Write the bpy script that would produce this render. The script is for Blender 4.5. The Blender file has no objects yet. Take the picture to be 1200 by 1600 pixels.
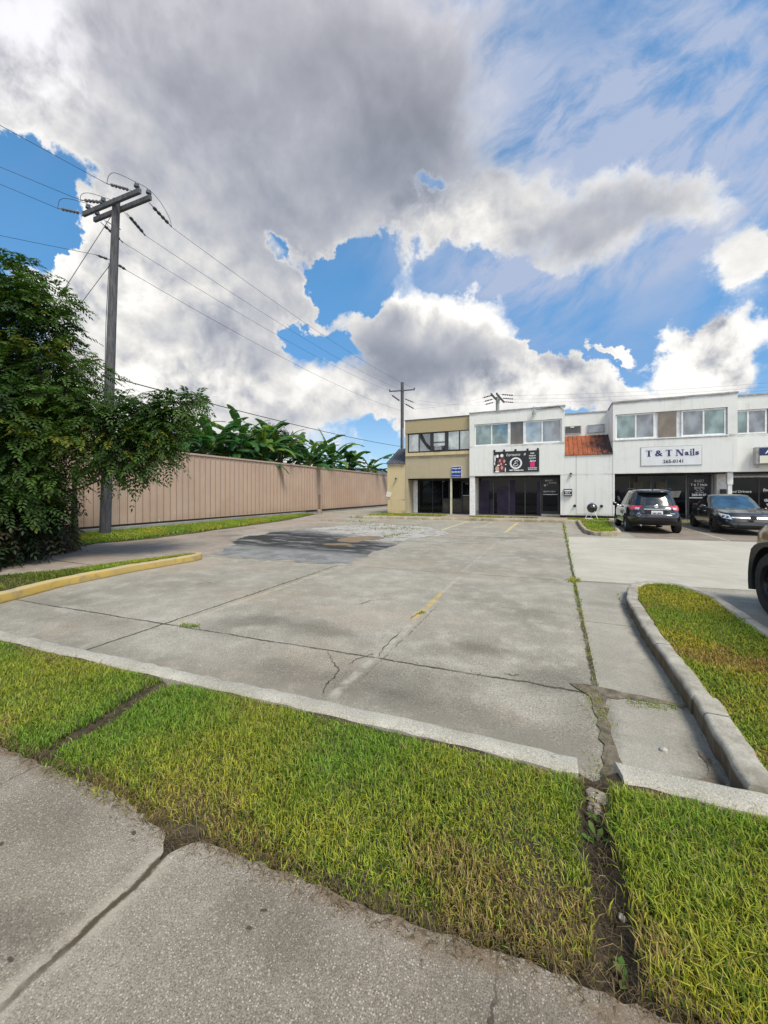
import bpy, bmesh, math, random
import numpy as np
from mathutils import Vector, Matrix

random.seed(7)
RNG = np.random.default_rng(11)
scene = bpy.context.scene
COL = scene.collection
R = math.radians
PI = math.pi

# ------------------------------------------------------------------ camera
YAW = R(24.2)
cam_data = bpy.data.cameras.new("camera")
cam = bpy.data.objects.new("camera", cam_data)
COL.objects.link(cam)
cam.location = (0, 0, 1.6)
cam.rotation_euler = (R(90), 0, YAW)
cam_data.sensor_fit = 'VERTICAL'
cam_data.sensor_height = 36
cam_data.lens = 13.5
cam_data.shift_y = -0.02
cam_data.clip_start = 0.05
cam_data.clip_end = 3000
scene.camera = cam
scene.render.resolution_x = 768
scene.render.resolution_y = 1024
scene.view_settings.view_transform = 'Standard'
scene.view_settings.look = 'None'
scene.view_settings.exposure = 0.07
scene.view_settings.gamma = 1.0
scene.render.engine = 'CYCLES'
scene.cycles.max_bounces = 6
scene.cycles.diffuse_bounces = 3
scene.cycles.glossy_bounces = 3
scene.cycles.transparent_max_bounces = 6

# ------------------------------------------------------------------ node helper
class G:
    def __init__(s, nt):
        s.nt = nt
    def node(s, typ, **k):
        n = s.nt.nodes.new(typ)
        for a, b in k.items():
            setattr(n, a, b)
        return n
    def put(s, inp, v):
        if v is None:
            return
        if hasattr(v, 'is_output'):
            s.nt.links.new(v, inp)
        else:
            if isinstance(v, (tuple, list)) and inp.type == 'RGBA' and len(v) == 3:
                v = (*v, 1)
            inp.default_value = v
    def m(s, op, a, b=None, c=None, clamp=False):
        n = s.node('ShaderNodeMath', operation=op, use_clamp=clamp)
        for i, v in enumerate((a, b, c)):
            s.put(n.inputs[i], v)
        return n.outputs[0]
    def v(s, op, a, b=None, c=None, scale=None):
        n = s.node('ShaderNodeVectorMath', operation=op)
        for i, v in enumerate((a, b, c)):
            if v is not None:
                s.put(n.inputs[i], v)
        if scale is not None:
            s.put(n.inputs['Scale'], scale)
        return n.outputs['Value'] if op in ('LENGTH', 'DOT_PRODUCT', 'DISTANCE') else n.outputs['Vector']
    def noise(s, vec, scale, detail=4, rough=0.5, dist=0.0, out=0):
        n = s.node('ShaderNodeTexNoise')
        s.put(n.inputs['Vector'], vec); s.put(n.inputs['Scale'], scale)
        n.inputs['Detail'].default_value = detail
        n.inputs['Roughness'].default_value = rough
        n.inputs['Distortion'].default_value = dist
        return n.outputs[out]
    def voro(s, vec, scale, feature='F1', out='Distance', rnd=1.0):
        n = s.node('ShaderNodeTexVoronoi', feature=feature)
        s.put(n.inputs['Vector'], vec); n.inputs['Scale'].default_value = scale
        n.inputs['Randomness'].default_value = rnd
        return n.outputs[out]
    def rng(s, f, lo, hi, a=0.0, b=1.0, smooth=True):
        n = s.node('ShaderNodeMapRange', interpolation_type='SMOOTHSTEP' if smooth else 'LINEAR')
        n.clamp = True
        for i, v in zip(('Value', 'From Min', 'From Max', 'To Min', 'To Max'), (f, lo, hi, a, b)):
            s.put(n.inputs[i], v)
        return n.outputs[0]
    def mix(s, f, a, b, blend='MIX'):
        n = s.node('ShaderNodeMix', data_type='RGBA', blend_type=blend)
        s.put(n.inputs[0], f); s.put(n.inputs[6], a); s.put(n.inputs[7], b)
        return n.outputs[2]
    def comb(s, x, y, z):
        n = s.node('ShaderNodeCombineXYZ')
        for i, v in enumerate((x, y, z)):
            s.put(n.inputs[i], v)
        return n.outputs[0]
    def sep(s, v):
        n = s.node('ShaderNodeSeparateXYZ'); s.put(n.inputs[0], v)
        return n.outputs
    def pos(s):
        return s.node('ShaderNodeNewGeometry').outputs['Position']
    def obj(s):
        return s.node('ShaderNodeTexCoord').outputs['Object']
    def bump(s, h, strength=0.3, dist=0.01):
        n = s.node('ShaderNodeBump')
        n.inputs['Strength'].default_value = strength; n.inputs['Distance'].default_value = dist
        s.put(n.inputs['Height'], h)
        return n.outputs[0]
    def mapping(s, vec, loc=(0, 0, 0), rot=(0, 0, 0), sc=(1, 1, 1), typ='TEXTURE'):
        n = s.node('ShaderNodeMapping', vector_type=typ)
        s.put(n.inputs['Vector'], vec)
        n.inputs['Location'].default_value = loc
        n.inputs['Rotation'].default_value = rot
        n.inputs['Scale'].default_value = sc
        return n.outputs[0]

def srgb(r, g, b):
    f = lambda c: (c / 255 / 12.92) if c / 255 <= .04045 else ((c / 255 + .055) / 1.055) ** 2.4
    return (f(r), f(g), f(b))

# ------------------------------------------------------------------ sky and sun
SUN_ELEV, SUN_AZ = 57.0, (0.86, -0.51)
world = bpy.data.worlds.new("World")
scene.world = world
world.use_nodes = True
wt = world.node_tree
for n in list(wt.nodes):
    wt.nodes.remove(n)
g = G(wt)
sky = g.node('ShaderNodeTexSky', sky_type='NISHITA')
sky.sun_disc = False
sky.sun_elevation = R(SUN_ELEV)
sky.sun_rotation = math.atan2(SUN_AZ[0], SUN_AZ[1])
sky.air_density = 1.0; sky.dust_density = 0.3; sky.ozone_density = 2.5
SKYK = 0.12
D_ = g.node('ShaderNodeTexCoord').outputs['Generated']
fx, fy = -math.sin(YAW), math.cos(YAW)
rx, ry = math.cos(YAW), math.sin(YAW)
# irregular cloud edges: warp the direction before reading the banks of cloud
wn1 = g.noise(D_, 4.0, 3, .5, 0, 1)
wn2 = g.noise(D_, 13.0, 6, .62, 0, 1)
W1 = g.v('SCALE', g.v('SUBTRACT', wn1, (.5, .5, .5)), scale=0.20)
W2 = g.v('SCALE', g.v('SUBTRACT', wn2, (.5, .5, .5)), scale=0.15)
DW = g.v('ADD', g.v('ADD', D_, W1), W2)
def gno(vec):                      # heading / height coordinates of a direction on the dome
    w = g.m('MAXIMUM', g.v('DOT_PRODUCT', vec, (fx, fy, 0)), 0.12)
    u = g.m('DIVIDE', g.v('DOT_PRODUCT', vec, (rx, ry, 0)), w)
    v = g.m('DIVIDE', g.v('DOT_PRODUCT', vec, (0, 0, 1)), w)
    return g.comb(u, v, 0)
Q = gno(DW)
QS = gno(g.v('ADD', D_, g.v('SCALE', W1, scale=.7)))
QP = gno(D_)
def bank(vec, lst, start):
    """sum of soft oval cloud banks: (u, v, ru, rv, tilt, weight)"""
    tot = start
    for (cx, cy, ax, ay, rot, wgt) in lst:
        q = g.mapping(vec, (cx, cy, 0), (0, 0, R(rot)), (ax, ay, 1))
        tot = g.m('MULTIPLY_ADD', g.rng(g.v('LENGTH', q), 1.3, 0.25), wgt, tot)
    return tot
def H_(px, py, a, b, rot, w):
    return ((px - 600) / 600, (768 - py) / 600, a / 600, b / 600, rot, w)
nb = g.v('ADD', D_, g.v('SCALE', W1, scale=.5))
fb = g.noise(nb, 6.0, 9, .56)
fbu = g.noise(g.v('ADD', nb, (.012, -.014, .030)), 6.0, 9, .56)
relief = g.m('SUBTRACT', fb, fbu)
soft = g.noise(D_, 2.6, 5, .55)
dens = bank(Q, [
    H_(420, 150, 560, 300, -6, 1.1), H_(260, 560, 270, 260, 0, 1.0), H_(40, 60, 190, 190, 0, .7), H_(170, 330, 110, 120, 0, .5),
    H_(330, 420, 230, 160, 0, .8), H_(715, 345, 130, 62, 8, 1.0), H_(690, 550, 165, 85, -8, 1.1), H_(600, 500, 70, 50, 0, .5),
    H_(540, 630, 170, 60, 0, .5), H_(830, 605, 190, 52, -4, 1.3), H_(700, 620, 160, 50, 0, .9), H_(1110, 560, 110, 75, -12, 1.1), H_(1200, 510, 80, 50, 0, .6),
    H_(1170, 390, 90, 60, 35, .8), H_(955, 335, 210, 75, 22, .85), H_(1120, 300, 130, 60, 10, .6), H_(955, 547, 42, 15, 0, .8),
    H_(45, 320, 120, 85, 25, -1.9), H_(60, 390, 80, 40, 40, -.8), H_(530, 425, 60, 60, -20, -1.5), H_(580, 395, 60, 30, 10, -.9), H_(447, 388, 34, 24, -30, -1.1), H_(480, 525, 75, 26, -25, -1.0),
    H_(612, 685, 50, 30, 0, -1.0), H_(780, 440, 120, 40, -8, -1.3), H_(930, 495, 100, 40, 0, -1.0),
    H_(690, 285, 50, 20, 0, -.9), H_(900, 150, 170, 170, 30, -.8), H_(1100, 180, 220, 180, 30, -.6),
], 0.0)
dens = g.m('ADD', dens, g.m('MULTIPLY', g.m('SUBTRACT', fb, .5), 1.05))
dens = g.m('ADD', dens, g.m('MULTIPLY', g.rng(g.sep(D_)[2], .34, .10), g.m('ADD', .30, g.m('MULTIPLY', g.m('SUBTRACT', fb, .5), 1.6))))
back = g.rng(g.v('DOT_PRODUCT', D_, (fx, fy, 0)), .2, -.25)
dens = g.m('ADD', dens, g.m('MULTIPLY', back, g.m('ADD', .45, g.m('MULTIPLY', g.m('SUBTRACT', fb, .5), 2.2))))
fuzz = g.m('ADD', g.rng(soft, .35, .65, .10, .32), bank(QP, [H_(780, 140, 280, 340, 0, .42), H_(1000, 330, 220, 110, 15, .22)], 0.0))
mask = g.rng(dens, g.m('SUBTRACT', .48, fuzz), g.m('ADD', .48, g.m('MULTIPLY', fuzz, .8)))
# brightness of the clouds: thick bases grey, sun-facing heads white
thick = bank(QS, [
    H_(570, 190, 300, 230, -8, .60), H_(420, 60, 380, 220, 0, .22), H_(800, 150, 160, 220, 0, .25), H_(640, 280, 110, 170, 20, .26), H_(400, 380, 150, 110, 20, .34), H_(300, 300, 150, 90, 0, .22),
    H_(655, 570, 170, 55, -6, 1.05), H_(590, 500, 55, 50, 0, .42), H_(940, 340, 180, 55, 20, .62), H_(370, 530, 140, 70, 0, .36), H_(450, 650, 260, 40, 0, .22), H_(230, 180, 200, 130, 0, .25),
], 0.0)
bright = bank(QS, [
    H_(40, 110, 130, 140, 0, .8), H_(140, 440, 120, 90, 0, .75), H_(250, 610, 200, 70, 0, .5), H_(330, 470, 60, 120, 20, .25), H_(500, 620, 160, 40, 0, .4), H_(715, 350, 130, 60, 0, .5), H_(690, 470, 120, 34, -12, 1.1), H_(800, 510, 60, 40, 0, .6), H_(1120, 545, 150, 90, 0, 1.1), H_(830, 605, 160, 42, 0, .75), H_(230, 600, 140, 80, 0, .25)], 0.0)
thick = g.m('MULTIPLY', thick, g.rng(fb, .30, .62, 1.08, .84, False))
edge = g.rng(dens, 1.0, .45)
lum = g.m('ADD', g.m('SUBTRACT', .72, g.m('MULTIPLY', thick, .38)), g.m('MULTIPLY', bright, .28))
lum = g.m('ADD', lum, g.m('MULTIPLY', edge, .14))
lum = g.m('ADD', lum, g.m('MULTIPLY', g.m('SUBTRACT', soft, .5), .35))
lum = g.m('ADD', lum, g.m('MULTIPLY', relief, g.m('MAXIMUM', .25, g.m('SUBTRACT', g.m('ADD', 1.15, g.m('MULTIPLY', bright, 2.6)), g.m('MULTIPLY', thick, 1.3)))))
lum = g.m('ADD', lum, g.m('MULTIPLY', back, .24))  # clouds behind the camera, out of view, brightened to light the shop fronts
lum = g.m('SMOOTH_MAX', lum, .30, .15)
lum = g.m('SMOOTH_MIN', lum, 1.0, .12)
tint = g.mix(g.rng(lum, .3, .85), srgb(224, 233, 255), (1, .985, .955))
high = g.rng(g.sep(QP)[1], .75, 1.3)
tint = g.mix(g.m('MULTIPLY', high, .7), tint, srgb(244, 243, 255))
cloud = g.v('SCALE', g.mix(back, tint, (1, .965, .91)), scale=g.m('MULTIPLY', lum, g.m('MULTIPLY_ADD', back, .32, 1.0)))  # unseen rear clouds get added brightness and warmth as fill for the facades
# thin streaky veil on the right
S_ = g.mapping(QS, (0, 0, 0), (0, 0, R(40)), (1.0, 0.42, 1))
streak = g.noise(S_, 3.2, 9, .62, .35)
veil = bank(QP, [H_(980, 270, 420, 290, 30, .95), H_(1150, 80, 300, 260, 30, .6), H_(1180, 330, 100, 120, 0, .3), H_(900, 420, 260, 60, 15, .55), H_(760, 190, 230, 280, 10, 1.0), H_(900, 80, 100, 80, 20, -.55)], 0.05)
veil = g.m('MULTIPLY', veil, g.rng(streak, .26, .70), clamp=True)
veil = g.m('MULTIPLY', veil, .90)
el_ = g.sep(D_)[2]
blue = g.mix(g.rng(el_, .10, .55), g.v('MULTIPLY', sky.outputs[0], (.60, .88, 1.10)), g.v('MULTIPLY', sky.outputs[0], (.85, 1.50, 1.66)))
hz = g.rng(el_, .28, .02)
blue = g.mix(g.m('MULTIPLY', hz, .55), blue, tuple(c / SKYK for c in srgb(190, 222, 248)))
blue = g.mix(veil, blue, tuple(c / SKYK for c in srgb(178, 190, 216)))
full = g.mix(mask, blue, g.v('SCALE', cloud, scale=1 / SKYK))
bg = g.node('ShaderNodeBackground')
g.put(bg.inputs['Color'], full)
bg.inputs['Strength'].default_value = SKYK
wo = g.node('ShaderNodeOutputWorld')
wt.links.new(bg.outputs[0], wo.inputs[0])
world.cycles.sampling_method = 'MANUAL'
world.cycles.sample_map_resolution = 512

sun_data = bpy.data.lights.new("sun", 'SUN')
sun_data.energy = 3.8
sun_data.angle = R(20)
sun_data.color = (1.0, .915, .77)
sun = bpy.data.objects.new("sun", sun_data)
COL.objects.link(sun)
_el = R(SUN_ELEV); _n = math.hypot(*SUN_AZ)
_to = Vector((SUN_AZ[0] / _n * math.cos(_el), SUN_AZ[1] / _n * math.cos(_el), math.sin(_el)))
sun.rotation_euler = (-_to).to_track_quat('-Z', 'Y').to_euler()
sun.location = (10, -10, 30)

# ------------------------------------------------------------------ materials
def newmat(name):
    m = bpy.data.materials.new(name); m.use_nodes = True
    nt = m.node_tree
    for n in list(nt.nodes):
        nt.nodes.remove(n)
    gg = G(nt)
    b = gg.node('ShaderNodeBsdfPrincipled'); o = gg.node('ShaderNodeOutputMaterial')
    nt.links.new(b.outputs[0], o.inputs[0])
    return m, gg, b
def simple(name, col, rough=.6, metal=0.0, var=.12, scale=6.0, bump=0.0, spec=.5, coat=0.0):
    m, q, b = newmat(name)
    p = q.obj()
    f = q.noise(p, scale, 5, .6)
    lo = tuple(c * (1 - var) for c in col); hi = tuple(min(1, c * (1 + var)) for c in col)
    q.put(b.inputs['Base Color'], q.mix(q.rng(f, .3, .7), lo, hi))
    b.inputs['Roughness'].default_value = rough
    b.inputs['Metallic'].default_value = metal
    b.inputs['Specular IOR Level'].default_value = spec
    b.inputs['Coat Weight'].default_value = coat
    b.inputs['Coat Roughness'].default_value = .04
    if bump:
        q.put(b.inputs['Normal'], q.bump(q.noise(p, scale * 6, 4, .6), bump, .01))
    return m
M = {}
M['white_trim'] = simple('white_trim', (.74, .75, .75), .5)
M['black_trim'] = simple('black_trim', (.022, .025, .03), .45)
M['black_plastic'] = simple('black_plastic', (.012, .013, .015), .55, var=.3, scale=20)
M['rubber'] = simple('rubber', (.017, .017, .018), .85, var=.3, scale=15, bump=.2)
M['chrome'] = simple('chrome', (.75, .76, .78), .18, 1.0, var=.04)
M['alloy'] = simple('alloy', (.30, .31, .33), .3, .9, var=.05)
M['dark_alloy'] = simple('dark_alloy', (.02, .02, .022), .35, .6, var=.1)
M['car_black'] = simple('car_black', (.008, .010, .016), .22, 0, var=.1, coat=1.0)
M['car_grey'] = simple('car_grey', (.035, .037, .043), .25, .5, var=.06, coat=1.0)
M['car_tan'] = simple('car_tan', (.30, .19, .075), .3, .3, var=.06, coat=.8)
M['car_glass'] = simple('car_glass', (.010, .014, .018), .13, 0, var=.1, spec=.9)
M['windshield_glass'] = simple('windshield_glass', (.05, .10, .15), .05, .35, var=.5, scale=1.5, spec=.9)
M['red_lens'] = simple('red_lens', (.55, .015, .03), .15, 0, var=.15, scale=9, coat=1.0)
M['clear_lens'] = simple('clear_lens', (.62, .64, .66), .12, .35, var=.35, scale=25, coat=1.0)
M['plate_white'] = simple('plate_white', (.75, .75, .74), .5)
M['text_white'] = simple('text_white', (.78, .79, .8), .6, var=.05)
M['text_navy'] = simple('text_navy', (.015, .03, .12), .6, var=.1)
M['text_dark'] = simple('text_dark', (.03, .03, .05), .6, var=.1)
M['sign_white'] = simple('sign_white', (.70, .72, .74), .5, var=.06, scale=2)
M['sign_blue'] = simple('sign_blue', (.012, .05, .26), .45, var=.08, scale=3)
M['sign_navy'] = simple('sign_navy', (.012, .03, .11), .4, var=.08, scale=3)
M['sign_cream'] = simple('sign_cream', (.70, .70, .58), .5, var=.06, scale=3)
M['banner_black'] = simple('banner_black', (.012, .016, .018), .5, var=.2, scale=3)
M['pink'] = simple('pink', (.62, .03, .16), .5, var=.1)
M['skin_light'] = simple('skin_light', (.55, .32, .26), .6)
M['skin_dark'] = simple('skin_dark', (.22, .10, .07), .6)
M['maroon_print'] = simple('maroon_print', (.16, .03, .05), .6, var=.4, scale=9)
M['galv'] = simple('galv', (.42, .43, .44), .45, .6, var=.15)
M['wire'] = simple('wire', (.02, .021, .024), .6)
M['insulator'] = simple('insulator', (.10, .11, .125), .35, var=.2)
M['insulator_dark'] = simple('insulator_dark', (.035, .037, .042), .4, var=.2)
M['paper'] = simple('paper', (.72, .68, .60), .8)
M['curtain_purple'] = simple('curtain_purple', (.028, .020, .045), .8, var=.35, scale=2)
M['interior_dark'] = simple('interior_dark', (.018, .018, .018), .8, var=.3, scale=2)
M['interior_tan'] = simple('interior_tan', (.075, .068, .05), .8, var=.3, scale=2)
M['stone'] = simple('stone', (.42, .40, .34), .9, var=.2, scale=20, bump=.4)

def glass_mat(name, tint_, rough=.06, metal=.55, lo=.55, stripes=False):
    m, q, b = newmat(name)
    p = q.pos()
    f = q.noise(q.v('MULTIPLY', p, (1.3, 1.3, .8)), 1.6, 4, .5)
    c = q.mix(q.rng(f, .36, .66), tuple(x * lo * .9 for x in tint_), tint_)
    if stripes:
        z = q.sep(p)[2]
        s = q.rng(q.m('SINE', q.m('MULTIPLY', z, 95)), -.2, .6)
        c = q.mix(q.m('MULTIPLY', s, .25), c, tuple(x * .7 for x in tint_))
    q.put(b.inputs['Base Color'], c)
    b.inputs['Roughness'].default_value = rough
    b.inputs['Metallic'].default_value = metal
    b.inputs['Coat Weight'].default_value = .6
    b.inputs['Coat Roughness'].default_value = .02
    q.put(b.inputs['Normal'], q.bump(q.noise(p, 1.1, 2, .5), .12, .05))
    return m
M['pane_pale'] = glass_mat('pane_pale', (.50, .56, .58), .07, .35, .7)
M['pane_teal'] = glass_mat('pane_teal', (.24, .34, .36), .06, .5, .6)
M['pane_grey'] = glass_mat('pane_grey', (.26, .30, .35), .06, .5, .6)
M['pane_brown'] = glass_mat('pane_brown', (.19, .165, .135), .12, .25, .7, True)
M['pane_dark'] = glass_mat('pane_dark', (.05, .06, .07), .06, .3, .5)
M['shop_glass'] = simple('shop_glass', (.005, .006, .008), .04, 0, var=.3, spec=.22)

def stucco(name, col, grime, streak_amt=.5, rough=.75, edges=()):
    """painted wall with rain streaks, blotches and grime"""
    m, q, b = newmat(name)
    p = q.pos()
    x, y, z = q.sep(p)
    st = q.noise(q.v('MULTIPLY', p, (5.0, 5.0, .28)), 1.5, 6, .65)
    bl = q.noise(p, .8, 6, .6)
    fine = q.noise(p, 40, 3, .6)
    a = q.m('MULTIPLY', q.rng(st, .52, .78), streak_amt)
    a = q.m('ADD', a, q.m('MULTIPLY', q.rng(bl, .5, .75), streak_amt * .7), clamp=True)
    c = q.mix(q.rng(fine, .3, .7), tuple(v * .94 for v in col), col)
    c = q.mix(a, c, grime)
    for (zz, h, amt) in edges:                      # damp and dirt lines along ledges
        e = q.rng(q.m('ABSOLUTE', q.m('SUBTRACT', q.m('ADD', z, q.m('MULTIPLY', st, .12)), zz)), h, h * .2)
        c = q.mix(q.m('MULTIPLY', q.m('MULTIPLY', e, q.rng(bl, .35, .65)), amt), c, tuple(v * .5 for v in grime))
    q.put(b.inputs['Base Color'], c)
    b.inputs['Roughness'].default_value = rough
    b.inputs['Specular IOR Level'].default_value = .25
    q.put(b.inputs['Normal'], q.bump(fine, .25, .004))
    return m
M['wall_white'] = stucco('wall_white', (.76, .77, .745), (.46, .45, .41), .5, edges=((4.4, .10, .6), (6.4, .12, .5), (.3, .2, .6), (2.6, .08, .35)))
M['wall_tan'] = stucco('wall_tan', (.40, .335, .20), (.25, .20, .12), .5, edges=((4.2, .12, .6), (2.5, .1, .4), (.2, .15, .5)))
M['wall_green_tan'] = stucco('wall_green_tan', (.44, .385, .265), (.30, .27, .19), .5, edges=((2.5, .1, .4), (3.9, .1, .5)))
M['wall_cream'] = stucco('wall_cream', (.60, .50, .30), (.38, .27, .13), .6, edges=((.2, .25, .7), (1.1, .06, .7), (3.4, .1, .4)))
M['coping_grey'] = simple('coping_grey', (.30, .30, .29), .6, var=.3, scale=3)
M['coping_dark'] = simple('coping_dark', (.075, .08, .085), .6, var=.3, scale=3)
M['post_cream'] = simple('post_cream', (.55, .53, .40), .6)

def metal_roof(name, col, rust, amt, lo, hi):
    m, q, b = newmat(name)
    p = q.pos()
    x = q.sep(p)[0]
    n = q.noise(q.v('MULTIPLY', p, (4, 1.2, 1.2)), 1.8, 6, .7)
    k = q.m('ADD', n, q.m('MULTIPLY', q.rng(x, lo, hi), .22))
    f = q.rng(k, .56, .68)
    c = q.mix(q.rng(q.noise(p, 3, 4), .3, .7), col, tuple(v * .7 for v in col))
    q.put(b.inputs['Base Color'], q.mix(q.m('MULTIPLY', f, amt), c, rust))
    b.inputs['Roughness'].default_value = .55
    b.inputs['Metallic'].default_value = .2
    return m
M['roof_rust'] = metal_roof('roof_rust', (.36, .10, .035), (.035, .022, .02), .95, 1.2, 2.8)
M['roof_slate'] = metal_roof('roof_slate', (.10, .11, .13), (.04, .04, .045), .6, -11, -9)

def bark_mat(name, c1, c2, sc=8):
    m, q, b = newmat(name)
    p = q.obj()
    n = q.noise(q.v('MULTIPLY', p, (sc, sc, sc * .12)), 1.5, 6, .65)
    q.put(b.inputs['Base Color'], q.mix(q.rng(n, .3, .7), c1, c2))
    b.inputs['Roughness'].default_value = .9
    q.put(b.inputs['Normal'], q.bump(n, .6, .02))
    return m
M['pole_wood'] = bark_mat('pole_wood', (.045, .046, .05), (.12, .12, .125), 14)
M['pole_pale'] = bark_mat('pole_pale', (.22, .23, .20), (.38, .39, .35), 10)
M['arm_wood'] = bark_mat('arm_wood', (.05, .052, .06), (.12, .12, .13), 9)
M['bark'] = bark_mat('bark', (.025, .02, .015), (.07, .055, .04), 12)
M['banana_stem'] = bark_mat('banana_stem', (.06, .06, .025), (.16, .15, .07), 6)

def leaf_mat(name, attr='tone', rough=.55, trans=.35, gain=1.0):
    m, q, b = newmat(name)
    a = q.node('ShaderNodeAttribute', attribute_name=attr).outputs['Color']
    q.put(b.inputs['Base Color'], a)
    b.inputs['Roughness'].default_value = rough
    b.inputs['Specular IOR Level'].default_value = .3
    tr = q.node('ShaderNodeBsdfTranslucent')
    q.put(tr.inputs['Color'], q.v('MULTIPLY', a, (1.25 * gain, 1.35 * gain, .6 * gain)))
    mx = q.node('ShaderNodeMixShader'); mx.inputs[0].default_value = trans
    out = [n for n in m.node_tree.nodes if n.type == 'OUTPUT_MATERIAL'][0]
    m.node_tree.links.new(b.outputs[0], mx.inputs[1]); m.node_tree.links.new(tr.outputs[0], mx.inputs[2])
    m.node_tree.links.new(mx.outputs[0], out.inputs[0])
    return m
M['leaf'] = leaf_mat('leaf')
M['grass'] = leaf_mat('grass', trans=.4, rough=.6)

# concrete -------------------------------------------------------------------
def concrete(name, base, dark, pale, agg=0.0, agg_scale=120, lines=(), stains=(), mott=.6, streak=0.0, pink=0.0, rough=.88, pits=0.0, grit=0.0, gs=100, soil=()):
    """lines: ('x'|'y', c, slope, lo, hi, halfwidth, colour, strength); stains: (x, y, rx, ry, rot, strength)"""
    m, q, b = newmat(name)
    p = q.pos()
    x, y, z = q.sep(p)
    big = q.noise(p, .55, 6, .6)
    med = q.noise(p, 3.2, 6, .65)
    fine = q.noise(p, 60, 4, .7)
    c = q.mix(q.rng(big, .32, .68), dark, base)
    c = q.mix(q.m('MULTIPLY', q.rng(med, .45, .75), mott), c, pale)
    c = q.mix(q.m('MULTIPLY', q.rng(med, .50, .28), mott * .6), c, dark)
    if pink:
        pk = q.noise(q.v('ADD', p, (31, 7, 0)), .5, 5, .6)
        c = q.mix(q.m('MULTIPLY', q.rng(pk, .46, .66), pink), c, (base[0] * .98, base[1] * .82, base[2] * .74))
    if streak:
        s = q.noise(q.v('MULTIPLY', p, (.25, 2.2, 1)), 1.6, 6, .62)
        c = q.mix(q.m('MULTIPLY', q.rng(s, .54, .72), streak), c, tuple(v * .55 for v in dark))
    c = q.mix(q.m('MULTIPLY', q.rng(fine, .35, .75), .28), c, tuple(v * .55 for v in dark))
    h = q.m('MULTIPLY', fine, .5)
    if grit:
        gr_ = q.noise(p, gs, 3, .75)
        c = q.mix(q.m('MULTIPLY', q.rng(gr_, .50, .36), grit), c, tuple(v * .45 for v in dark))
        c = q.mix(q.m('MULTIPLY', q.rng(gr_, .52, .66), grit * .7), c, tuple(min(.8, v * 1.35) for v in pale))
        h = q.m('ADD', h, gr_)
    if agg:
        vd = q.voro(p, agg_scale)
        vc = q.voro(p, agg_scale, out='Color')
        r_ = q.sep(vc)
        rad = q.m('MULTIPLY_ADD', r_[1], .34, .16)
        st = q.m('MULTIPLY', q.rng(vd, rad, q.m('MULTIPLY', rad, .7)), q.rng(r_[0], .50, .62))
        c = q.mix(q.m('MULTIPLY', st, agg), c, q.mix(r_[1], tuple(min(.75, v * 1.9) for v in pale), tuple(v * 1.5 for v in base)))
        dk = q.m('MULTIPLY', q.rng(vd, .5, .3), q.rng(r_[2], .80, .86))
        c = q.mix(q.m('MULTIPLY', dk, agg * .9), c, tuple(v * .35 for v in dark))
        h = q.m('ADD', h, q.m('MULTIPLY', st, .8))
    if pits:
        pv = q.voro(q.v('ADD', q.v('MULTIPLY', p, (1, 1.7, 1)), q.v('SCALE', q.noise(p, 20, 3, .6, 0, 1), scale=.05)), 11)
        pc = q.sep(q.voro(q.v('ADD', q.v('MULTIPLY', p, (1, 1.7, 1)), q.v('SCALE', q.noise(p, 20, 3, .6, 0, 1), scale=.05)), 11, out='Color'))[0]
        pm = q.m('MULTIPLY', q.rng(pv, .20, .14), q.rng(pc, .86, .90))
        c = q.mix(q.m('MULTIPLY', pm, pits), c, tuple(v * .3 for v in dark))
        h = q.m('SUBTRACT', h, q.m('MULTIPLY', pm, 1.5))
    wob = q.m('MULTIPLY', q.m('SUBTRACT', q.noise(p, 2.3, 5, .7), .5), .10)
    wob2 = q.m('MULTIPLY', q.m('SUBTRACT', q.noise(p, 22, 4, .7), .5), .03)
    wb = q.m('ADD', wob, wob2)
    for (sx, sy, ra, rb, rot, amt) in stains:
        qv = q.mapping(q.v('ADD', p, q.v('SCALE', q.v('SUBTRACT', q.noise(p, 2.2, 6, .7, 0, 1), (.5, .5, .5)), scale=.75 * max(ra, rb))), (sx, sy, 0), (0, 0, R(rot)), (ra, rb, 1))
        qv = q.v('MULTIPLY', qv, (1, 1, 0))
        e = q.rng(q.v('LENGTH', qv), 1.15, .25)
        e = q.m('MULTIPLY', e, q.rng(q.noise(p, 48, 4, .75), .30, .62, .30, 1.0))
        c = q.mix(q.m('MULTIPLY', e, amt * .72), c, tuple(v * .34 for v in dark))
    for (ax, cc, sl, lo, hi, hw, colr, amt) in lines:
        a_, o_ = (x, y) if ax == 'x' else (y, x)
        d = q.m('ABSOLUTE', q.m('SUBTRACT', q.m('ADD', a_, wb if amt < 2 else wob2), q.m('MULTIPLY_ADD', o_, sl, cc)))
        e = q.rng(d, hw, hw * .35)
        if amt == 1: e = q.m('MULTIPLY', e, q.rng(q.noise(p, 1.9, 5, .75), .34, .56, .35, 1.0))
        e = q.m('MULTIPLY', e, q.m('MULTIPLY', q.rng(o_, lo, lo + .05), q.rng(o_, hi, hi - .05)))
        if amt < 1:
            e = q.m('MULTIPLY', e, q.rng(q.noise(p, 6, 5, .75), .36, .60))
        c = q.mix(q.m('MULTIPLY', e, min(amt, 1) if amt >= 1 else amt), c, colr)
        if sum(colr) < .2:
            h = q.m('SUBTRACT', h, q.m('MULTIPLY', e, 1.2))
    q.put(b.inputs['Base Color'], c)
    b.inputs['Roughness'].default_value = rough
    b.inputs['Specular IOR Level'].default_value = .25
    q.put(b.inputs['Normal'], q.bump(h, .45, .008))
    return m
JD = (.06, .052, .038)
YEL = (.52, .36, .07)
PALE = (.40, .385, .34)
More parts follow.
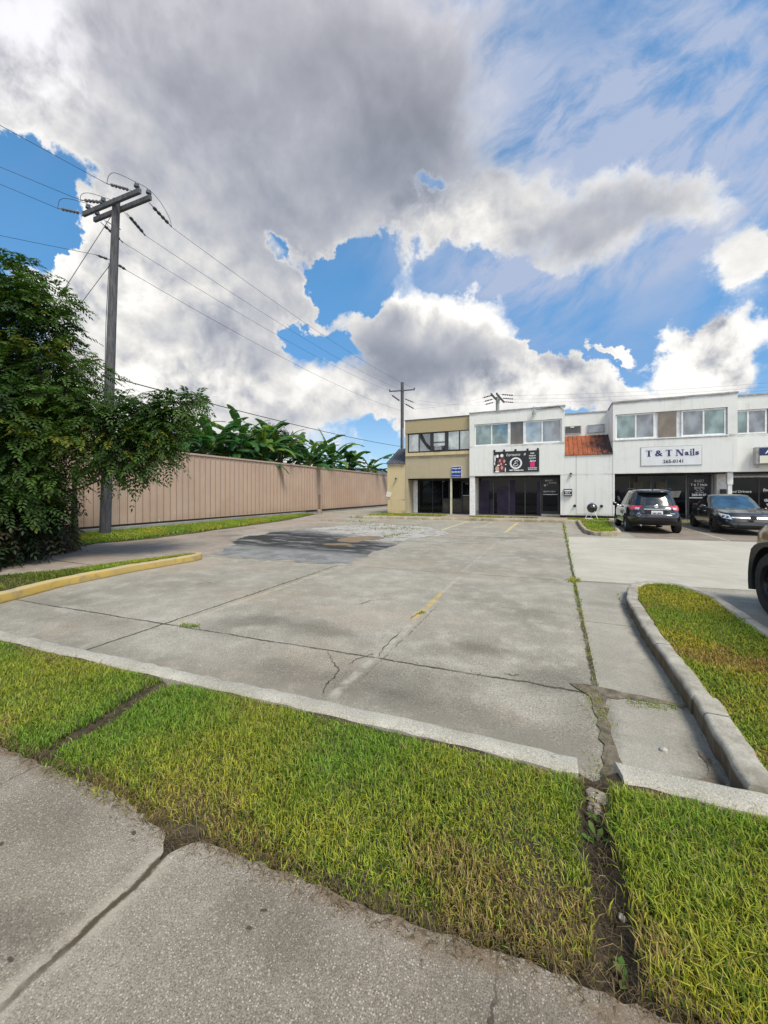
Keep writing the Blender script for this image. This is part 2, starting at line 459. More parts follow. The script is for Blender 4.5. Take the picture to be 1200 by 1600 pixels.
M['lot'] = concrete('lot_concrete', (.355, .332, .277), (.225, .208, .168), (.45, .425, .365), grit=.42, gs=85, agg=.6, agg_scale=70, pink=.45, mott=.8,
    lines=[('y', 2.50, .068, -9, .3, .42, (.205, .190, .155), .72), ('x', -4.33, 0, 2.2, 7.2, .022, JD, 1), ('x', .29, 0, 2.2, 22, .035, JD, 1),
           ('y', 3.44, .068, -12, 1.0, .020, JD, 1), ('y', 7.63, .095, -9, 1.2, .016, JD, 1),
           ('x', -4.18, 0, 3.2, 6.8, .05, (.44, .385, .25), .62), ('x', -1.64, 0, 4.5, 5.95, .055, YEL, .85), ('x', -1.60, 0, 2.5, 4.4, .055, (.40, .38, .32), .7),
           ('x', -1.66, 0, 5.9, 7.3, .05, PALE, .6), ('x', -1.52, .0, 2.9, 5.2, .012, JD, .6), ('x', -1.72, 0, 7.6, 13, .04, PALE, .45),
           ('x', -4.35, 0, 13, 20.8, .09, (.60, .52, .27), .85), ('x', -1.83, 0, 15.6, 20.9, .09, (.62, .50, .2), .9), ('x', -3.1, 0, 17.6, 20.8, .07, (.5, .46, .33), .6),
           ('y', 5.55, .05, -1.2, 1.0, .010, JD, .7), ('y', 12.2, .1, -4, .3, .012, JD, .55), ('y', 16.6, .1, -9, .3, .014, JD, .6), ('y', 5.3, .06, .3, .9, .012, JD, .8),
           ('x', 5.1, .0, 16.8, 22.5, .05, (.62, .6, .56), .8), ('x', 8.1, .0, 16.8, 22.5, .05, (.62, .6, .56), .8)],
    stains=[(-5.5, 2.75, 1.6, .35, 8, .5), (-.2, 2.65, .7, .3, 0, .6), (-1.3, 3.0, .9, .35, 0, .55), (-3.5, 3.6, .55, .30, 30, .85), (-2.55, 3.75, .8, .28, 0, .85), (-.7, 3.95, .34, .2, 0, .8), (-2.0, 2.75, .9, .25, 0, .7), (.0, 3.55, .5, .3, 20, .9), (-.9, 2.75, .6, .22, 0, .65),
            (-3.6, 3.2, .3, .2, 0, .6), (-1.2, 2.7, .4, .2, 0, .6), (.15, 3.0, .2, .5, 0, .6), (-.3, 5.4, .5, .3, 20, .35), (-5.8, 4.6, .9, .4, 20, .35), (-6.6, 3.2, .9, .3, 0, .4), (-1.9, 13.8, 1.6, .22, 5, .8), (-3.8, 11.8, 1.8, .2, 5, .45), (-6.5, 15.2, 2.2, .8, 0, .8),
            (-9.6, 9.4, 1.6, .8, 20, .5), (.75, 3.2, .25, .6, 0, .5), (.8, 4.9, .10, .9, 0, .8), (.7, 2.8, .3, .3, 0, .6), (3.4, 19.2, 1.0, 1.6, 0, .7), (6.6, 20, 1.0, 1.6, 0, .7)])  # the last two are dark ovals on the ground beneath the parked cars
M['lane'] = concrete('lane_concrete', (.48, .45, .38), (.39, .365, .305), (.54, .51, .44), grit=.2, gs=60, agg=.15, agg_scale=70, streak=.45, mott=.5)
M['gutter'] = concrete('gutter_concrete', (.36, .338, .285), (.26, .242, .20), (.43, .405, .35), grit=.3, gs=110, agg=.2, agg_scale=80, mott=.6,
    lines=[('y', 3.52, .0, .2, 1.1, .035, (.08, .065, .04), 1), ('y', 5.3, .06, .3, .95, .010, JD, 1)],
    stains=[(.80, 2.8, .14, .5, 0, .85), (.82, 4.9, .09, .7, 0, .9), (.8, 3.7, .12, .4, 0, .8), (.6, 6.2, .3, .2, 0, .5), (.72, 2.6, .15, .12, 0, .7), (.32, 3.0, .1, .5, 0, .7), (.86, 6.2, .06, .6, 0, .8)])
M['brown_lot'] = concrete('brown_lot', (.25, .215, .175), (.175, .145, .115), (.33, .30, .26), agg=.4, agg_scale=60, streak=.35, pink=.3, mott=.7,
    lines=[('x', 5.1, .0, 15, 22.5, .05, (.55, .53, .48), .8), ('x', 8.1, .0, 15, 22.5, .05, (.55, .53, .48), .8)])
M['walk_pink'] = concrete('walk_pink', (.34, .29, .245), (.25, .21, .17), (.42, .37, .32), agg=.3, agg_scale=50, mott=.7, pink=.3,
    lines=[('y', 7.2, .4, -14, -9, .05, JD, .7), ('x', -11.2, .1, 5.5, 12, .03, JD, .8), ('x', -10.0, -.15, 5, 13, .03, JD, .7), ('y', 9.3, -.3, -14, -8, .04, JD, .8), ('y', 5.0, .0, -14, -8, .03, JD, 1)],
    stains=[(-11.6, 8, .8, 1.2, 30, .9), (-10.6, 10.4, 1.0, .6, 30, .8), (-12.2, 12, .5, 2, 0, .6)])
M['sidewalk'] = concrete('sidewalk_concrete', (.255, .222, .176), (.18, .153, .118), (.335, .30, .247), grit=.75, gs=210, agg=.9, agg_scale=118, mott=.75, pits=.9, pink=.12,
    lines=[('x', -1.44, 0, -2, 1.3, .085, (.40, .36, .29), .6), ('x', -1.44, 0, -2, 1.3, .021, (.075, .058, .035), 1), ('x', -.165, -.008, .9, 1.5, .006, JD, 1), ('x', -2.55, 0, -2, 1.5, .008, (.09, .08, .06), 1), ('y', 1.285, .05, -6, 3, .11, (.15, .105, .065), .8)],
    stains=[(-1.75, .62, .3, .12, 20, .7), (-.1, 1.05, .3, .2, 0, .45), (-.9, 1.05, .35, .12, 0, .4), (-2.0, .95, .3, .15, 0, .4), (.1, .5, .5, .3, 0, .3)])
M['curb'] = concrete('curb_concrete', (.47, .445, .38), (.32, .30, .245), (.56, .535, .47), grit=.5, gs=150, agg=.5, agg_scale=90, mott=.8, pits=.4)
M['curb_dirty'] = concrete('curb_dirty', (.40, .355, .25), (.20, .165, .10), (.52, .48, .36), agg=.3, agg_scale=50, mott=1.0, pits=.8)
def yellow_curb():
    m, q, b = newmat('curb_yellow')
    p = q.pos(); z = q.sep(p)[2]
    n = q.noise(p, 6, 6, .7); n2 = q.noise(p, 1.5, 5, .6)
    c = q.mix(q.rng(n2, .35, .65), (.47, .31, .06), (.38, .275, .09))
    c = q.mix(q.m('MULTIPLY', q.rng(n, .48, .66), .8), c, (.25, .19, .10))
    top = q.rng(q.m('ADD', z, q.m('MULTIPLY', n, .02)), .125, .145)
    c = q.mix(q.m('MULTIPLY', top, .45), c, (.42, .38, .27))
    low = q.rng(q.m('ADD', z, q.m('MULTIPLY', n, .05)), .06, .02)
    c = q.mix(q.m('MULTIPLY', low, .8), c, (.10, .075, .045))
    q.put(b.inputs['Base Color'], c); b.inputs['Roughness'].default_value = .75
    q.put(b.inputs['Normal'], q.bump(n, .4, .01))
    return m
M['curb_yellow'] = yellow_curb()
def island_curb():
    m, q, b = newmat('curb_island')
    p = q.pos(); nrm = q.node('ShaderNodeNewGeometry').outputs['Normal']
    n = q.noise(p, 5, 6, .7); f = q.noise(p, 70, 4, .7)
    c = q.mix(q.rng(n, .3, .7), (.26, .238, .19), (.47, .44, .375))
    c = q.mix(q.m('MULTIPLY', q.rng(f, .4, .7), .35), c, (.13, .12, .09))
    st = q.noise(q.v('MULTIPLY', p, (1, 3, 1)), 2.5, 5, .7)
    jy = q.m('ABSOLUTE', q.m('SUBTRACT', q.m('FRACT', q.m('DIVIDE', q.m('ADD', q.sep(p)[1], q.m('MULTIPLY', n, .03)), 1.27)), .5))
    c = q.mix(q.m('MULTIPLY', q.rng(jy, .009, .003), .85), c, (.06, .05, .035))
    blot = q.rng(q.noise(p, 2.2, 6, .75), .50, .68)
    c = q.mix(q.m('MULTIPLY', blot, .5), c, (.15, .13, .095))
    side = q.rng(q.sep(p)[2], .135, .10)          # soil and algae line on the face splashed from the gutter
    c = q.mix(q.m('MULTIPLY', side, q.rng(st, .25, .6, .75, 1.0)), c, (.085, .058, .028))
    q.put(b.inputs['Base Color'], c); b.inputs['Roughness'].default_value = .9
    q.put(b.inputs['Normal'], q.bump(f, .5, .008))
    return m
M['curb_island'] = island_curb()
def soil_mat(name, a, c_, sc=14):
    m, q, b = newmat(name)
    p = q.pos(); n = q.noise(p, sc, 7, .75); n2 = q.noise(p, 2.5, 5, .6)
    c = q.mix(q.rng(n, .32, .68), a, c_)
    c = q.mix(q.m('MULTIPLY', q.rng(n2, .5, .7), .5), c, tuple(v * 1.5 for v in c_))
    q.put(b.inputs['Base Color'], c); b.inputs['Roughness'].default_value = .95
    q.put(b.inputs['Normal'], q.bump(n, .9, .03))
    return m
M['soil'] = soil_mat('soil', (.025, .018, .011), (.085, .062, .038))
M['dirt'] = soil_mat('dirt', (.075, .058, .038), (.20, .17, .125), 10)
M['thatch'] = soil_mat('thatch', (.03, .028, .010), (.11, .095, .035), 30)
M['ground'] = soil_mat('ground', (.16, .15, .13), (.24, .23, .20), 2)
def asphalt_mat():
    m, q, b = newmat('asphalt_patch')
    p = q.pos(); x, y, z = q.sep(p)
    n = q.noise(p, 1.6, 8, .72); f = q.noise(p, 32, 5, .78)
    c = q.mix(q.rng(n, .35, .65), (.12, .118, .114), (.25, .248, .24))
    c = q.mix(q.m('MULTIPLY', q.rng(f, .45, .75), .5), c, (.36, .36, .35))
    far = q.rng(q.m('ADD', y, q.m('MULTIPLY', n, 1.5)), 9.0, 9.9)
    s = q.noise(q.v('MULTIPLY', p, (.5, 1.6, 1)), 1.6, 7, .7)
    tar = q.m('MULTIPLY', far, q.rng(q.m('ADD', y, q.m('MULTIPLY', n, 2)), 14.6, 12.6))
    c = q.mix(q.m('MULTIPLY', tar, q.rng(s, .36, .52)), c, (.020, .019, .017))
    grav = q.rng(q.m('ADD', q.m('ADD', y, q.m('MULTIPLY', x, .55)), q.m('MULTIPLY', s, 3)), 9.2, 10.4)
    vo = q.sep(q.voro(p, 9, out='Color'))[0]
    c = q.mix(q.m('MULTIPLY', grav, .9), c, q.mix(q.rng(q.m('MULTIPLY_ADD', vo, .35, s), .45, .75), (.17, .155, .13), (.42, .40, .36)))
    q.put(b.inputs['Base Color'], c); b.inputs['Roughness'].default_value = .85
    q.put(b.inputs['Normal'], q.bump(q.m('ADD', f, q.m('MULTIPLY', s, .8)), .7, .02))
    return m
M['asphalt'] = asphalt_mat()
M['puddle'] = simple('puddle_mud', (.20, .145, .085), .12, var=.2, scale=3)

def fence_mat():
    m, q, b = newmat('fence_metal')
    p = q.pos(); x, y, z = q.sep(p)
    n = q.noise(p, .7, 5, .6)
    st = q.noise(q.v('MULTIPLY', p, (1, 3.2, .12)), 1.5, 6, .7)
    c = q.mix(q.rng(n, .3, .7), (.42, .30, .225), (.475, .35, .27))
    c = q.mix(q.m('MULTIPLY', q.rng(st, .55, .8), .25), c, (.47, .38, .31))
    k = q.m('MULTIPLY', q.rng(q.m('SUBTRACT', z, q.m('MULTIPLY', st, 1.6)), 1.55, 2.6), q.rng(q.noise(q.v('ADD', p, (3, 0, 0)), .22, 2, .5), .5, .62))
    c = q.mix(q.m('MULTIPLY', k, q.rng(st, .46, .62, 0, .65)), c, (.14, .10, .08))
    low = q.m('MULTIPLY', q.rng(q.m('ADD', z, q.m('MULTIPLY', n, .5)), .9, .5), .35)
    c = q.mix(low, c, (.28, .20, .15))
    sc = q.noise(q.v('MULTIPLY', p, (1, 1, .6)), 5, 5, .7)
    dm = q.m('MULTIPLY', q.m('MULTIPLY', q.rng(z, .75, .5), q.rng(sc, .60, .66)), q.rng(q.m('ABSOLUTE', q.m('SUBTRACT', y, 12.2)), 1.6, .8))
    c = q.mix(dm, c, (.62, .58, .55))
    q.put(b.inputs['Base Color'], c); b.inputs['Roughness'].default_value = .5
    b.inputs['Metallic'].default_value = .05
    return m
M['fence'] = fence_mat()
M['fence_seam'] = simple('fence_seam', (.20, .14, .105), .6)
M['footing'] = concrete('footing_concrete', (.30, .30, .28), (.2, .2, .185), (.38, .38, .36), agg=.2)
M['shingle'] = simple('shingle', (.075, .078, .082), .9, var=.25, scale=3, bump=.5)
# ------------------------------------------------------------------ object helpers
def tag(o, label=None, cat=None, group=None, kind=None):
    if label: o["label"] = label
    if cat: o["category"] = cat
    if group: o["group"] = group
    if kind: o["kind"] = kind
    return o
def thing(name, label, cat, loc=(0, 0, 0), rotz=0.0, group=None):
    o = bpy.data.objects.new(name, None)
    COL.objects.link(o)
    o.location = loc; o.rotation_euler = (0, 0, rotz)
    o.empty_display_size = .2
    return tag(o, label, cat, group)
def link_mesh(name, me, mat, parent=None, world_coords=True):
    if mat is not None:
        me.materials.append(mat)
    o = bpy.data.objects.new(name, me)
    COL.objects.link(o)
    if parent is not None:
        o.parent = parent
        if world_coords:
            p, L = parent, Vector((0, 0, 0))
            while p is not None:
                L += Vector(p.location) if p.type == 'EMPTY' else Vector((0, 0, 0)); p = p.parent
            o.matrix_parent_inverse = Matrix.Translation(-L) if parent.type == 'EMPTY' else Matrix.Identity(4)
    return o
class MB:
    def __init__(s):
        s.v = []; s.f = []; s.marks = []
    def add(s, vs, fs):
        b = len(s.v)
        s.v += [tuple(p) for p in vs]
        s.f += [tuple(i + b for i in f) for f in fs]
        return s
    def box(s, x0, x1, y0, y1, z0, z1):
        vs = [(x, y, z) for z in (z0, z1) for y in (y0, y1) for x in (x0, x1)]
        return s.add(vs, [(0, 2, 3, 1), (4, 5, 7, 6), (0, 1, 5, 4), (2, 6, 7, 3), (0, 4, 6, 2), (1, 3, 7, 5)])
    def obox(s, c, size, mtx):
        hx, hy, hz = (v / 2 for v in size)
        vs = [Vector(c) + mtx @ Vector((x, y, z)) for z in (-hz, hz) for y in (-hy, hy) for x in (-hx, hx)]
        return s.add(vs, [(0, 2, 3, 1), (4, 5, 7, 6), (0, 1, 5, 4), (2, 6, 7, 3), (0, 4, 6, 2), (1, 3, 7, 5)])
    def prism(s, poly, z0, z1):
        n = len(poly)
        vs = [(x, y, z0) for x, y in poly] + [(x, y, z1) for x, y in poly]
        return s.add(vs, [tuple(range(n - 1, -1, -1)), tuple(range(n, 2 * n))] + [(i, (i + 1) % n, n + (i + 1) % n, n + i) for i in range(n)])
    def sheet(s, poly, z):
        return s.add([(x, y, z) for x, y in poly], [tuple(range(len(poly)))])
    def tube(s, pts, rad, n=8, caps=True):
        pts = [Vector(p) for p in pts]
        if not hasattr(rad, '__len__'): rad = [rad] * len(pts)
        rings = []
        up = None
        for i, p in enumerate(pts):
            t = (pts[min(i + 1, len(pts) - 1)] - pts[max(i - 1, 0)]).normalized()
            if up is None:
                up = Vector((0, 0, 1)) if abs(t.z) < .9 else Vector((1, 0, 0))
            a = t.cross(up)
            if a.length < 1e-4: a = t.cross(Vector((0, 1, 0)))
            a.normalize(); b_ = t.cross(a).normalized(); up = a.cross(t)
            rings.append([p + (a * math.cos(2 * PI * k / n) + b_ * math.sin(2 * PI * k / n)) * rad[i] for k in range(n)])
        vs = [q for r in rings for q in r]; fs = []
        for i in range(len(pts) - 1):
            for k in range(n):
                fs.append((i * n + k, i * n + (k + 1) % n, (i + 1) * n + (k + 1) % n, (i + 1) * n + k))
        if caps:
            fs.append(tuple(range(n))); fs.append(tuple(range((len(pts) - 1) * n + n - 1, (len(pts) - 1) * n - 1, -1)))
        return s.add(vs, fs)
    def lathe(s, prof, origin=(0, 0, 0), axis=(0, 0, 1), n=16):
        """prof: list of (radius, along)"""
        ax = Vector(axis).normalized()
        a = ax.orthogonal().normalized(); b_ = ax.cross(a)
        O = Vector(origin); vs = []
        for r, h in prof:
            for k in range(n):
                vs.append(O + ax * h + (a * math.cos(2 * PI * k / n) + b_ * math.sin(2 * PI * k / n)) * r)
        fs = [(i * n + k, i * n + (k + 1) % n, (i + 1) * n + (k + 1) % n, (i + 1) * n + k) for i in range(len(prof) - 1) for k in range(n)]
        return s.add(vs, fs)
    def grid(s, rows):
        nr, nc = len(rows), len(rows[0])
        return s.add([p for r in rows for p in r], [(i * nc + j, i * nc + j + 1, (i + 1) * nc + j + 1, (i + 1) * nc + j) for i in range(nr - 1) for j in range(nc - 1)])
    def build(s, name, mat, parent=None, smooth=False, bevel=0.0, world_coords=True, fix=True):
        me = bpy.data.meshes.new(name)
        me.from_pydata(s.v, [], s.f)
        if fix:
            bm = bmesh.new(); bm.from_mesh(me)
            if bevel:
                es = [e for e in bm.edges if len(e.link_faces) == 2 and e.calc_face_angle(0) > .5]
                bmesh.ops.bevel(bm, geom=es, offset=bevel, segments=2, affect='EDGES', profile=.6)
            bmesh.ops.recalc_face_normals(bm, faces=bm.faces)
            bm.to_mesh(me); bm.free()
        me.validate()
        if smooth:
            me.polygons.foreach_set('use_smooth', [True] * len(me.polygons))
            if smooth == 2:
                me.set_sharp_from_angle(angle=R(40))
        return link_mesh(name, me, mat, parent, world_coords)
def structure(o):
    o["kind"] = "structure"; return o
def fast_mesh(name, verts, loops, sizes, mat, tone=None, parent=None, smooth=False):
    me = bpy.data.meshes.new(name)
    nv, nl, nf = len(verts), len(loops), len(sizes)
    me.vertices.add(nv); me.vertices.foreach_set('co', np.asarray(verts, np.float32).ravel())
    me.loops.add(nl); me.loops.foreach_set('vertex_index', np.asarray(loops, np.int32))
    me.polygons.add(nf)
    st = np.concatenate([[0], np.cumsum(sizes)[:-1]]).astype(np.int32)
    me.polygons.foreach_set('loop_start', st)
    if smooth:
        me.polygons.foreach_set('use_smooth', np.ones(nf, bool))
    me.update(calc_edges=True)
    if tone is not None:
        at = me.color_attributes.new('tone', 'FLOAT_COLOR', 'POINT')
        c4 = np.ones((nv, 4), np.float32); c4[:, :3] = tone
        at.data.foreach_set('color', c4.ravel())
    return link_mesh(name, me, mat, parent)
def vnoise(x, y, seed=0):
    """cheap smooth 2-D value field in 0..1"""
    r = np.random.default_rng(seed); t = np.zeros_like(x); wsum = 0
    for k in range(7):
        f = .7 * 1.55 ** k; w = 1.5 ** -k
        a, b = r.uniform(0, 2 * PI, 2); th = r.uniform(0, PI)
        t += w * np.sin(f * 3 * (x * np.cos(th) + y * np.sin(th)) + a + 1.3 * np.sin(f * 1.7 * (y * np.cos(th) - x * np.sin(th)) + b)); wsum += w
    return .5 + .5 * t / wsum * 1.4
def in_poly(x, y, poly):
    c = np.zeros(x.shape, bool); n = len(poly); j = n - 1
    for i in range(n):
        xi, yi = poly[i]; xj, yj = poly[j]
        k = ((yi > y) != (yj > y)) & (x < (xj - xi) * (y - yi) / (yj - yi + 1e-12) + xi)
        c ^= k; j = i
    return c
def scatter(poly, density):
    P_ = np.array(poly); x0, y0 = P_.min(0); x1, y1 = P_.max(0)
    n = int((x1 - x0) * (y1 - y0) * density)
    x = RNG.uniform(x0, x1, n); y = RNG.uniform(y0, y1, n)
    k = in_poly(x, y, poly)
    return x[k], y[k]
def blades(name, x, y, z, h, w, tone, lean=(.2, 1.0), mat=None):
    n = len(x)
    az = RNG.uniform(0, 2 * PI, n); ln = RNG.uniform(lean[0], lean[1], n)
    dx, dy = np.cos(az), np.sin(az)
    fa = az + PI / 2 + RNG.uniform(-.5, .5, n)
    wx, wy = np.cos(fa) * w * .5, np.sin(fa) * w * .5
    V = np.zeros((n, 5, 3), np.float32)
    V[:, 0] = np.stack([x - wx, y - wy, z], 1); V[:, 1] = np.stack([x + wx, y + wy, z], 1)
    mx_, my_ = x + dx * ln * h * .35, y + dy * ln * h * .35
    mz = z + h * .62
    V[:, 2] = np.stack([mx_ + wx * .8, my_ + wy * .8, mz], 1); V[:, 3] = np.stack([mx_ - wx * .8, my_ - wy * .8, mz], 1)
    tz = z + h * (1.0 - .32 * ln)
    V[:, 4] = np.stack([x + dx * ln * h, y + dy * ln * h, tz], 1)
    b = (np.arange(n) * 5)[:, None]
    loops = (b + np.array([[0, 1, 2, 3, 3, 2, 4]])).ravel()
    sizes = np.tile([4, 3], n)
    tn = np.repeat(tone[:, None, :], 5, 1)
    tn = tn * np.array([.35, .35, 1, 1, 1.15])[None, :, None]  # shade between the blades put into the colour: dark roots, paler tips
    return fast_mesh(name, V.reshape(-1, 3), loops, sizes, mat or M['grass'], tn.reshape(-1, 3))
def grass_tone(x, y, seed, dry=.25, extra=None):
    n = len(x)
    a = vnoise(x * 1.1, y * 1.1, seed)[:, None]; r = RNG.random((n, 1)); s = RNG.random((n, 1))
    yel = np.array([[.41, .395, .05]]); grn = np.array([[.205, .335, .04]]); brn = np.array([[.36, .27, .10]]); dk = np.array([[.07, .14, .016]])
    t = np.clip(a * 1.5 - .30 + (r - .5) * .7, 0, 1)
    c = grn * (1 - t) + yel * t
    c = np.where(s < .24, dk, c)
    d = vnoise(x * 1.7 + 9, y * 1.7 - 4, seed + 5)[:, None]
    if extra is not None: d = d + extra[:, None]
    pb = np.clip((d - .78) * 2.0, 0, .7) + .015 + dry * .12
    c = np.where(RNG.random((n, 1)) < pb, brn * RNG.uniform(.6, 1.15, (n, 1)), c)
    return (c * RNG.uniform(.82, 1.35, (n, 1))).astype(np.float32)
def blob_field(x, y, lst):
    t = np.zeros_like(x)
    for cx, cy, rx_, ry_, w in lst:
        t += w * np.exp(-(((x - cx) / rx_) ** 2 + ((y - cy) / ry_) ** 2))
    return t

# ------------------------------------------------------------------ ground, lot, roads
def dense_sheet(name, poly, z, mat, amp=0.0):
    o = MB().sheet(poly, z).build(name, mat)
    return structure(o)
dense_sheet('ground', [(-900, -900), (900, -900), (900, 900), (-900, 900)], -.05, M['ground'])
dense_sheet('parking_lot', [(-16.2, 1.2), (-14, 1.45), (-5.4, 1.96), (-1.5, 2.2), (.3, 2.30), (.9, 2.4), (3, 2.56), (8, 2.95), (60, 7), (60, 34), (.4, 24), (-10.5, 24), (-10.5, 60), (-16.2, 60)], 0.0, M['lot'])
dense_sheet('drive_lane', [(.31, 7.70), (2.6, 8.05), (8, 8.9), (60, 17), (60, 26.5), (6.3, 15.95), (.33, 15.05)], .004, M['lane'])
dense_sheet('gutter_pavement', [(.31, 2.42), (.95, 2.45), (.97, 6.5), (1.2, 7.3), (1.25, 7.72), (.31, 7.62)], .004, M['gutter'])
dense_sheet('rear_parking', [(2.5, 15.6), (6.3, 16.0), (60, 26.6), (60, 33), (2.7, 23.0)], .005, M['brown_lot'])
# broken asphalt repair: irregular outline, with mud puddles and debris
_r = random.Random(5)
def rough_poly(pts, amp, step=.25, seed=1):
    r = random.Random(seed); out = []
    for i in range(len(pts)):
        a, b = Vector(pts[i]), Vector(pts[(i + 1) % len(pts)])
        k = max(1, int((b - a).length / step))
        for j in range(k):
            q = a.lerp(b, j / k)
            out.append((q.x + r.uniform(-amp, amp), q.y + r.uniform(-amp, amp)))
    return out
dense_sheet('asphalt_patch', rough_poly([(-7.7, 7.05), (-4.25, 7.32), (-4.45, 9.6), (-4.5, 12.4), (-3.6, 14.2), (-5.2, 16.6), (-8.2, 17.6), (-9.2, 15.2), (-10.2, 12.2), (-9.9, 9.9)], .16, .22, 3), .005, M['asphalt'])
def round_poly(cx, cy, rx_, ry_, rot, n=22, amp=.18, seed=0):
    r = random.Random(seed); c, s = math.cos(rot), math.sin(rot); out = []
    ph = [r.uniform(0, 6.28) for _ in range(4)]
    for i in range(n):
        t = 2 * PI * i / n; k = 1 + amp * sum(math.sin((j + 2) * t + ph[j]) / (j + 1) for j in range(4))
        px, py = math.cos(t) * rx_ * k, math.sin(t) * ry_ * k
        out.append((cx + c * px - s * py, cy + s * px + c * py))
    return out
dense_sheet('puddle', round_poly(-6.05, 11.45, .62, .85, .1, 34, .22, 2), .010, M['puddle'])
dense_sheet('puddle', round_poly(-6.0, 10.0, .34, .30, .25, 26, .25, 3), .010, M['puddle'])
dense_sheet('broken_pavement', rough_poly([(-8.4, 2.6), (-8.7, 3.4), (-8.2, 4.2), (-8.15, 5.2), (-7.9, 6.7), (-8.6, 8.4), (-10.4, 9.9), (-10.6, 12.2), (-9.6, 15.4), (-12.2, 21.6), (-15.2, 23.6), (-15.9, 16.4), (-15.6, 8), (-15, 3), (-12, 2.2)], .07, .3, 8), .004, M['walk_pink'])
# the pavement the photographer stands on
def rough_line(pts, amp, step, seed):
    r = random.Random(seed); out = []
    for p_, q_ in zip(pts[:-1], pts[1:]):
        k = max(1, int(math.dist(p_, q_) / step))
        for j in range(k):
            t = j / k
            out.append((p_[0] + (q_[0] - p_[0]) * t + r.uniform(-amp, amp), p_[1] + (q_[1] - p_[1]) * t + r.uniform(-amp, amp)))
    return out + [pts[-1]]
dense_sheet('sidewalk', [(-30, -3), (30, -3), (30, 2.75)] + rough_line([(.6, 1.31), (.06, 1.29), (-.17, 1.27), (-.6, 1.215), (-1.1, 1.185), (-1.36, 1.17), (-1.45, 1.03), (-1.52, 1.12), (-1.9, 1.165), (-2.5, 1.14), (-3.1, 1.10)], .010, .035, 4) + [(-9, .80), (-30, -.2)], .13, M['sidewalk'])

# ------------------------------------------------------------------ curbs
def sweep(name, path, width, z0, z1, mat, closed=False, bev=.02, step=.09, amp=.007, seed=1, taper=None):
    """kerb along path; the width goes to the left of the walking direction"""
    r = random.Random(seed)
    pts = []
    n = len(path)
    for i in range(n if closed else n - 1):
        a, b = Vector(path[i]), Vector(path[(i + 1) % n])
        k = max(1, int((b - a).length / step))
        for j in range(k):
            pts.append(a.lerp(b, j / k))
    if not closed: pts.append(Vector(path[-1]))
    m = len(pts); rows = []
    for i, p in enumerate(pts):
        if closed: t = pts[(i + 1) % m] - pts[i - 1]
        else: t = pts[min(i + 1, m - 1)] - pts[max(i - 1, 0)]
        t.normalize(); nl = Vector((-t.y, t.x))
        e = lambda: r.uniform(-amp, amp)
        zt = z1 + e() * .7
        b_ = bev
        o = p + nl * e()
        q = p + nl * (width + e())
        rows.append([(o.x, o.y, z0), (o.x, o.y, zt - b_), (o.x + nl.x * b_ * .4, o.y + nl.y * b_ * .4, zt - b_ * .3), (o.x + nl.x * b_ * 1.2, o.y + nl.y * b_ * 1.2, zt),
                     (q.x - nl.x * b_, q.y - nl.y * b_, zt), (q.x, q.y, zt - b_), (q.x, q.y, z0)])
    if closed: rows.append(rows[0])
    mb = MB().grid(rows)
    if not closed:
        k = len(rows[0]); last = (len(rows) - 1) * k
        mb.f.append(tuple(range(k))); mb.f.append(tuple(range(last + k - 1, last - 1, -1)))
    return structure(mb.build(name, mat, smooth=2))
# street-side kerb of the lot, in two cast lengths (width runs to the street side)
def ycurb(x): return np.interp(x, [-14, -5.41, -4.33, -3.05, -1.54, -.62, .12, .3, .9, 3, 8], [1.55, 2.05, 2.11, 2.19, 2.30, 2.35, 2.385, 2.43, 2.50, 2.66, 3.05])
sweep('curb', [(.10, 2.385), (-.62, 2.355), (-1.54, 2.30), (-3.05, 2.19), (-3.62, 2.158)], .13, -.02, .135, M['curb'], seed=2, bev=.022)
sweep('curb', [(-3.635, 2.157), (-4.33, 2.11), (-5.41, 2.05), (-9, 1.85), (-14, 1.55)], .13, -.02, .133, M['curb'], seed=3, bev=.022)
sweep('curb', [(3.0, 2.66), (.9, 2.475), (.6, 2.455), (.40, 2.45), (.285, 2.425)], .15, -.02, .135, M['curb'], seed=4, bev=.025)
# grass island beside the driveway
ISL = [(.86, 2.47), (.885, 3.4)]
ISL2 = [(.885, 3.415), (.85, 5.0), (.875, 6.2), (1.0, 6.95), (1.16, 7.32), (1.42, 7.52), (1.72, 7.46), (1.95, 7.2), (2.06, 6.8), (2.07, 5.7), (2.06, 5.0), (2.06, 2.5)]
sweep('curb', ISL[::-1], .15, -.02, .155, M['curb_island'], seed=5, bev=.02)
sweep('curb', ISL2[::-1], .14, -.02, .15, M['curb_island'], seed=6, bev=.025, step=.08)
structure(MB().sheet([(.95, 2.5), (.96, 5.0), (.98, 6.2), (1.1, 6.9), (1.25, 7.2), (1.45, 7.4), (1.7, 7.35), (1.85, 7.1), (1.96, 6.7), (1.96, 2.5)], .125).build('island_soil', M['thatch']))
# yellow painted kerb on the left
YC = [(-6.7, 1.4), (-6.95, 2.1), (-7.22, 2.74), (-7.56, 3.7), (-7.66, 4.86), (-7.58, 5.9), (-7.55, 6.25), (-7.62, 6.5), (-7.78, 6.62), (-7.95, 6.6)]
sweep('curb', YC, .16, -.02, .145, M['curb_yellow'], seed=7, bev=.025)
structure(MB().sheet([(-7.0, 1.4), (-7.3, 2.75), (-7.64, 3.7), (-7.75, 4.86), (-7.66, 5.9), (-7.66, 6.45), (-7.9, 6.56), (-8.25, 5.1), (-8.45, 4.0), (-9.05, 3.3), (-9.5, 1.5)], .125).build('strip_soil', M['thatch']))
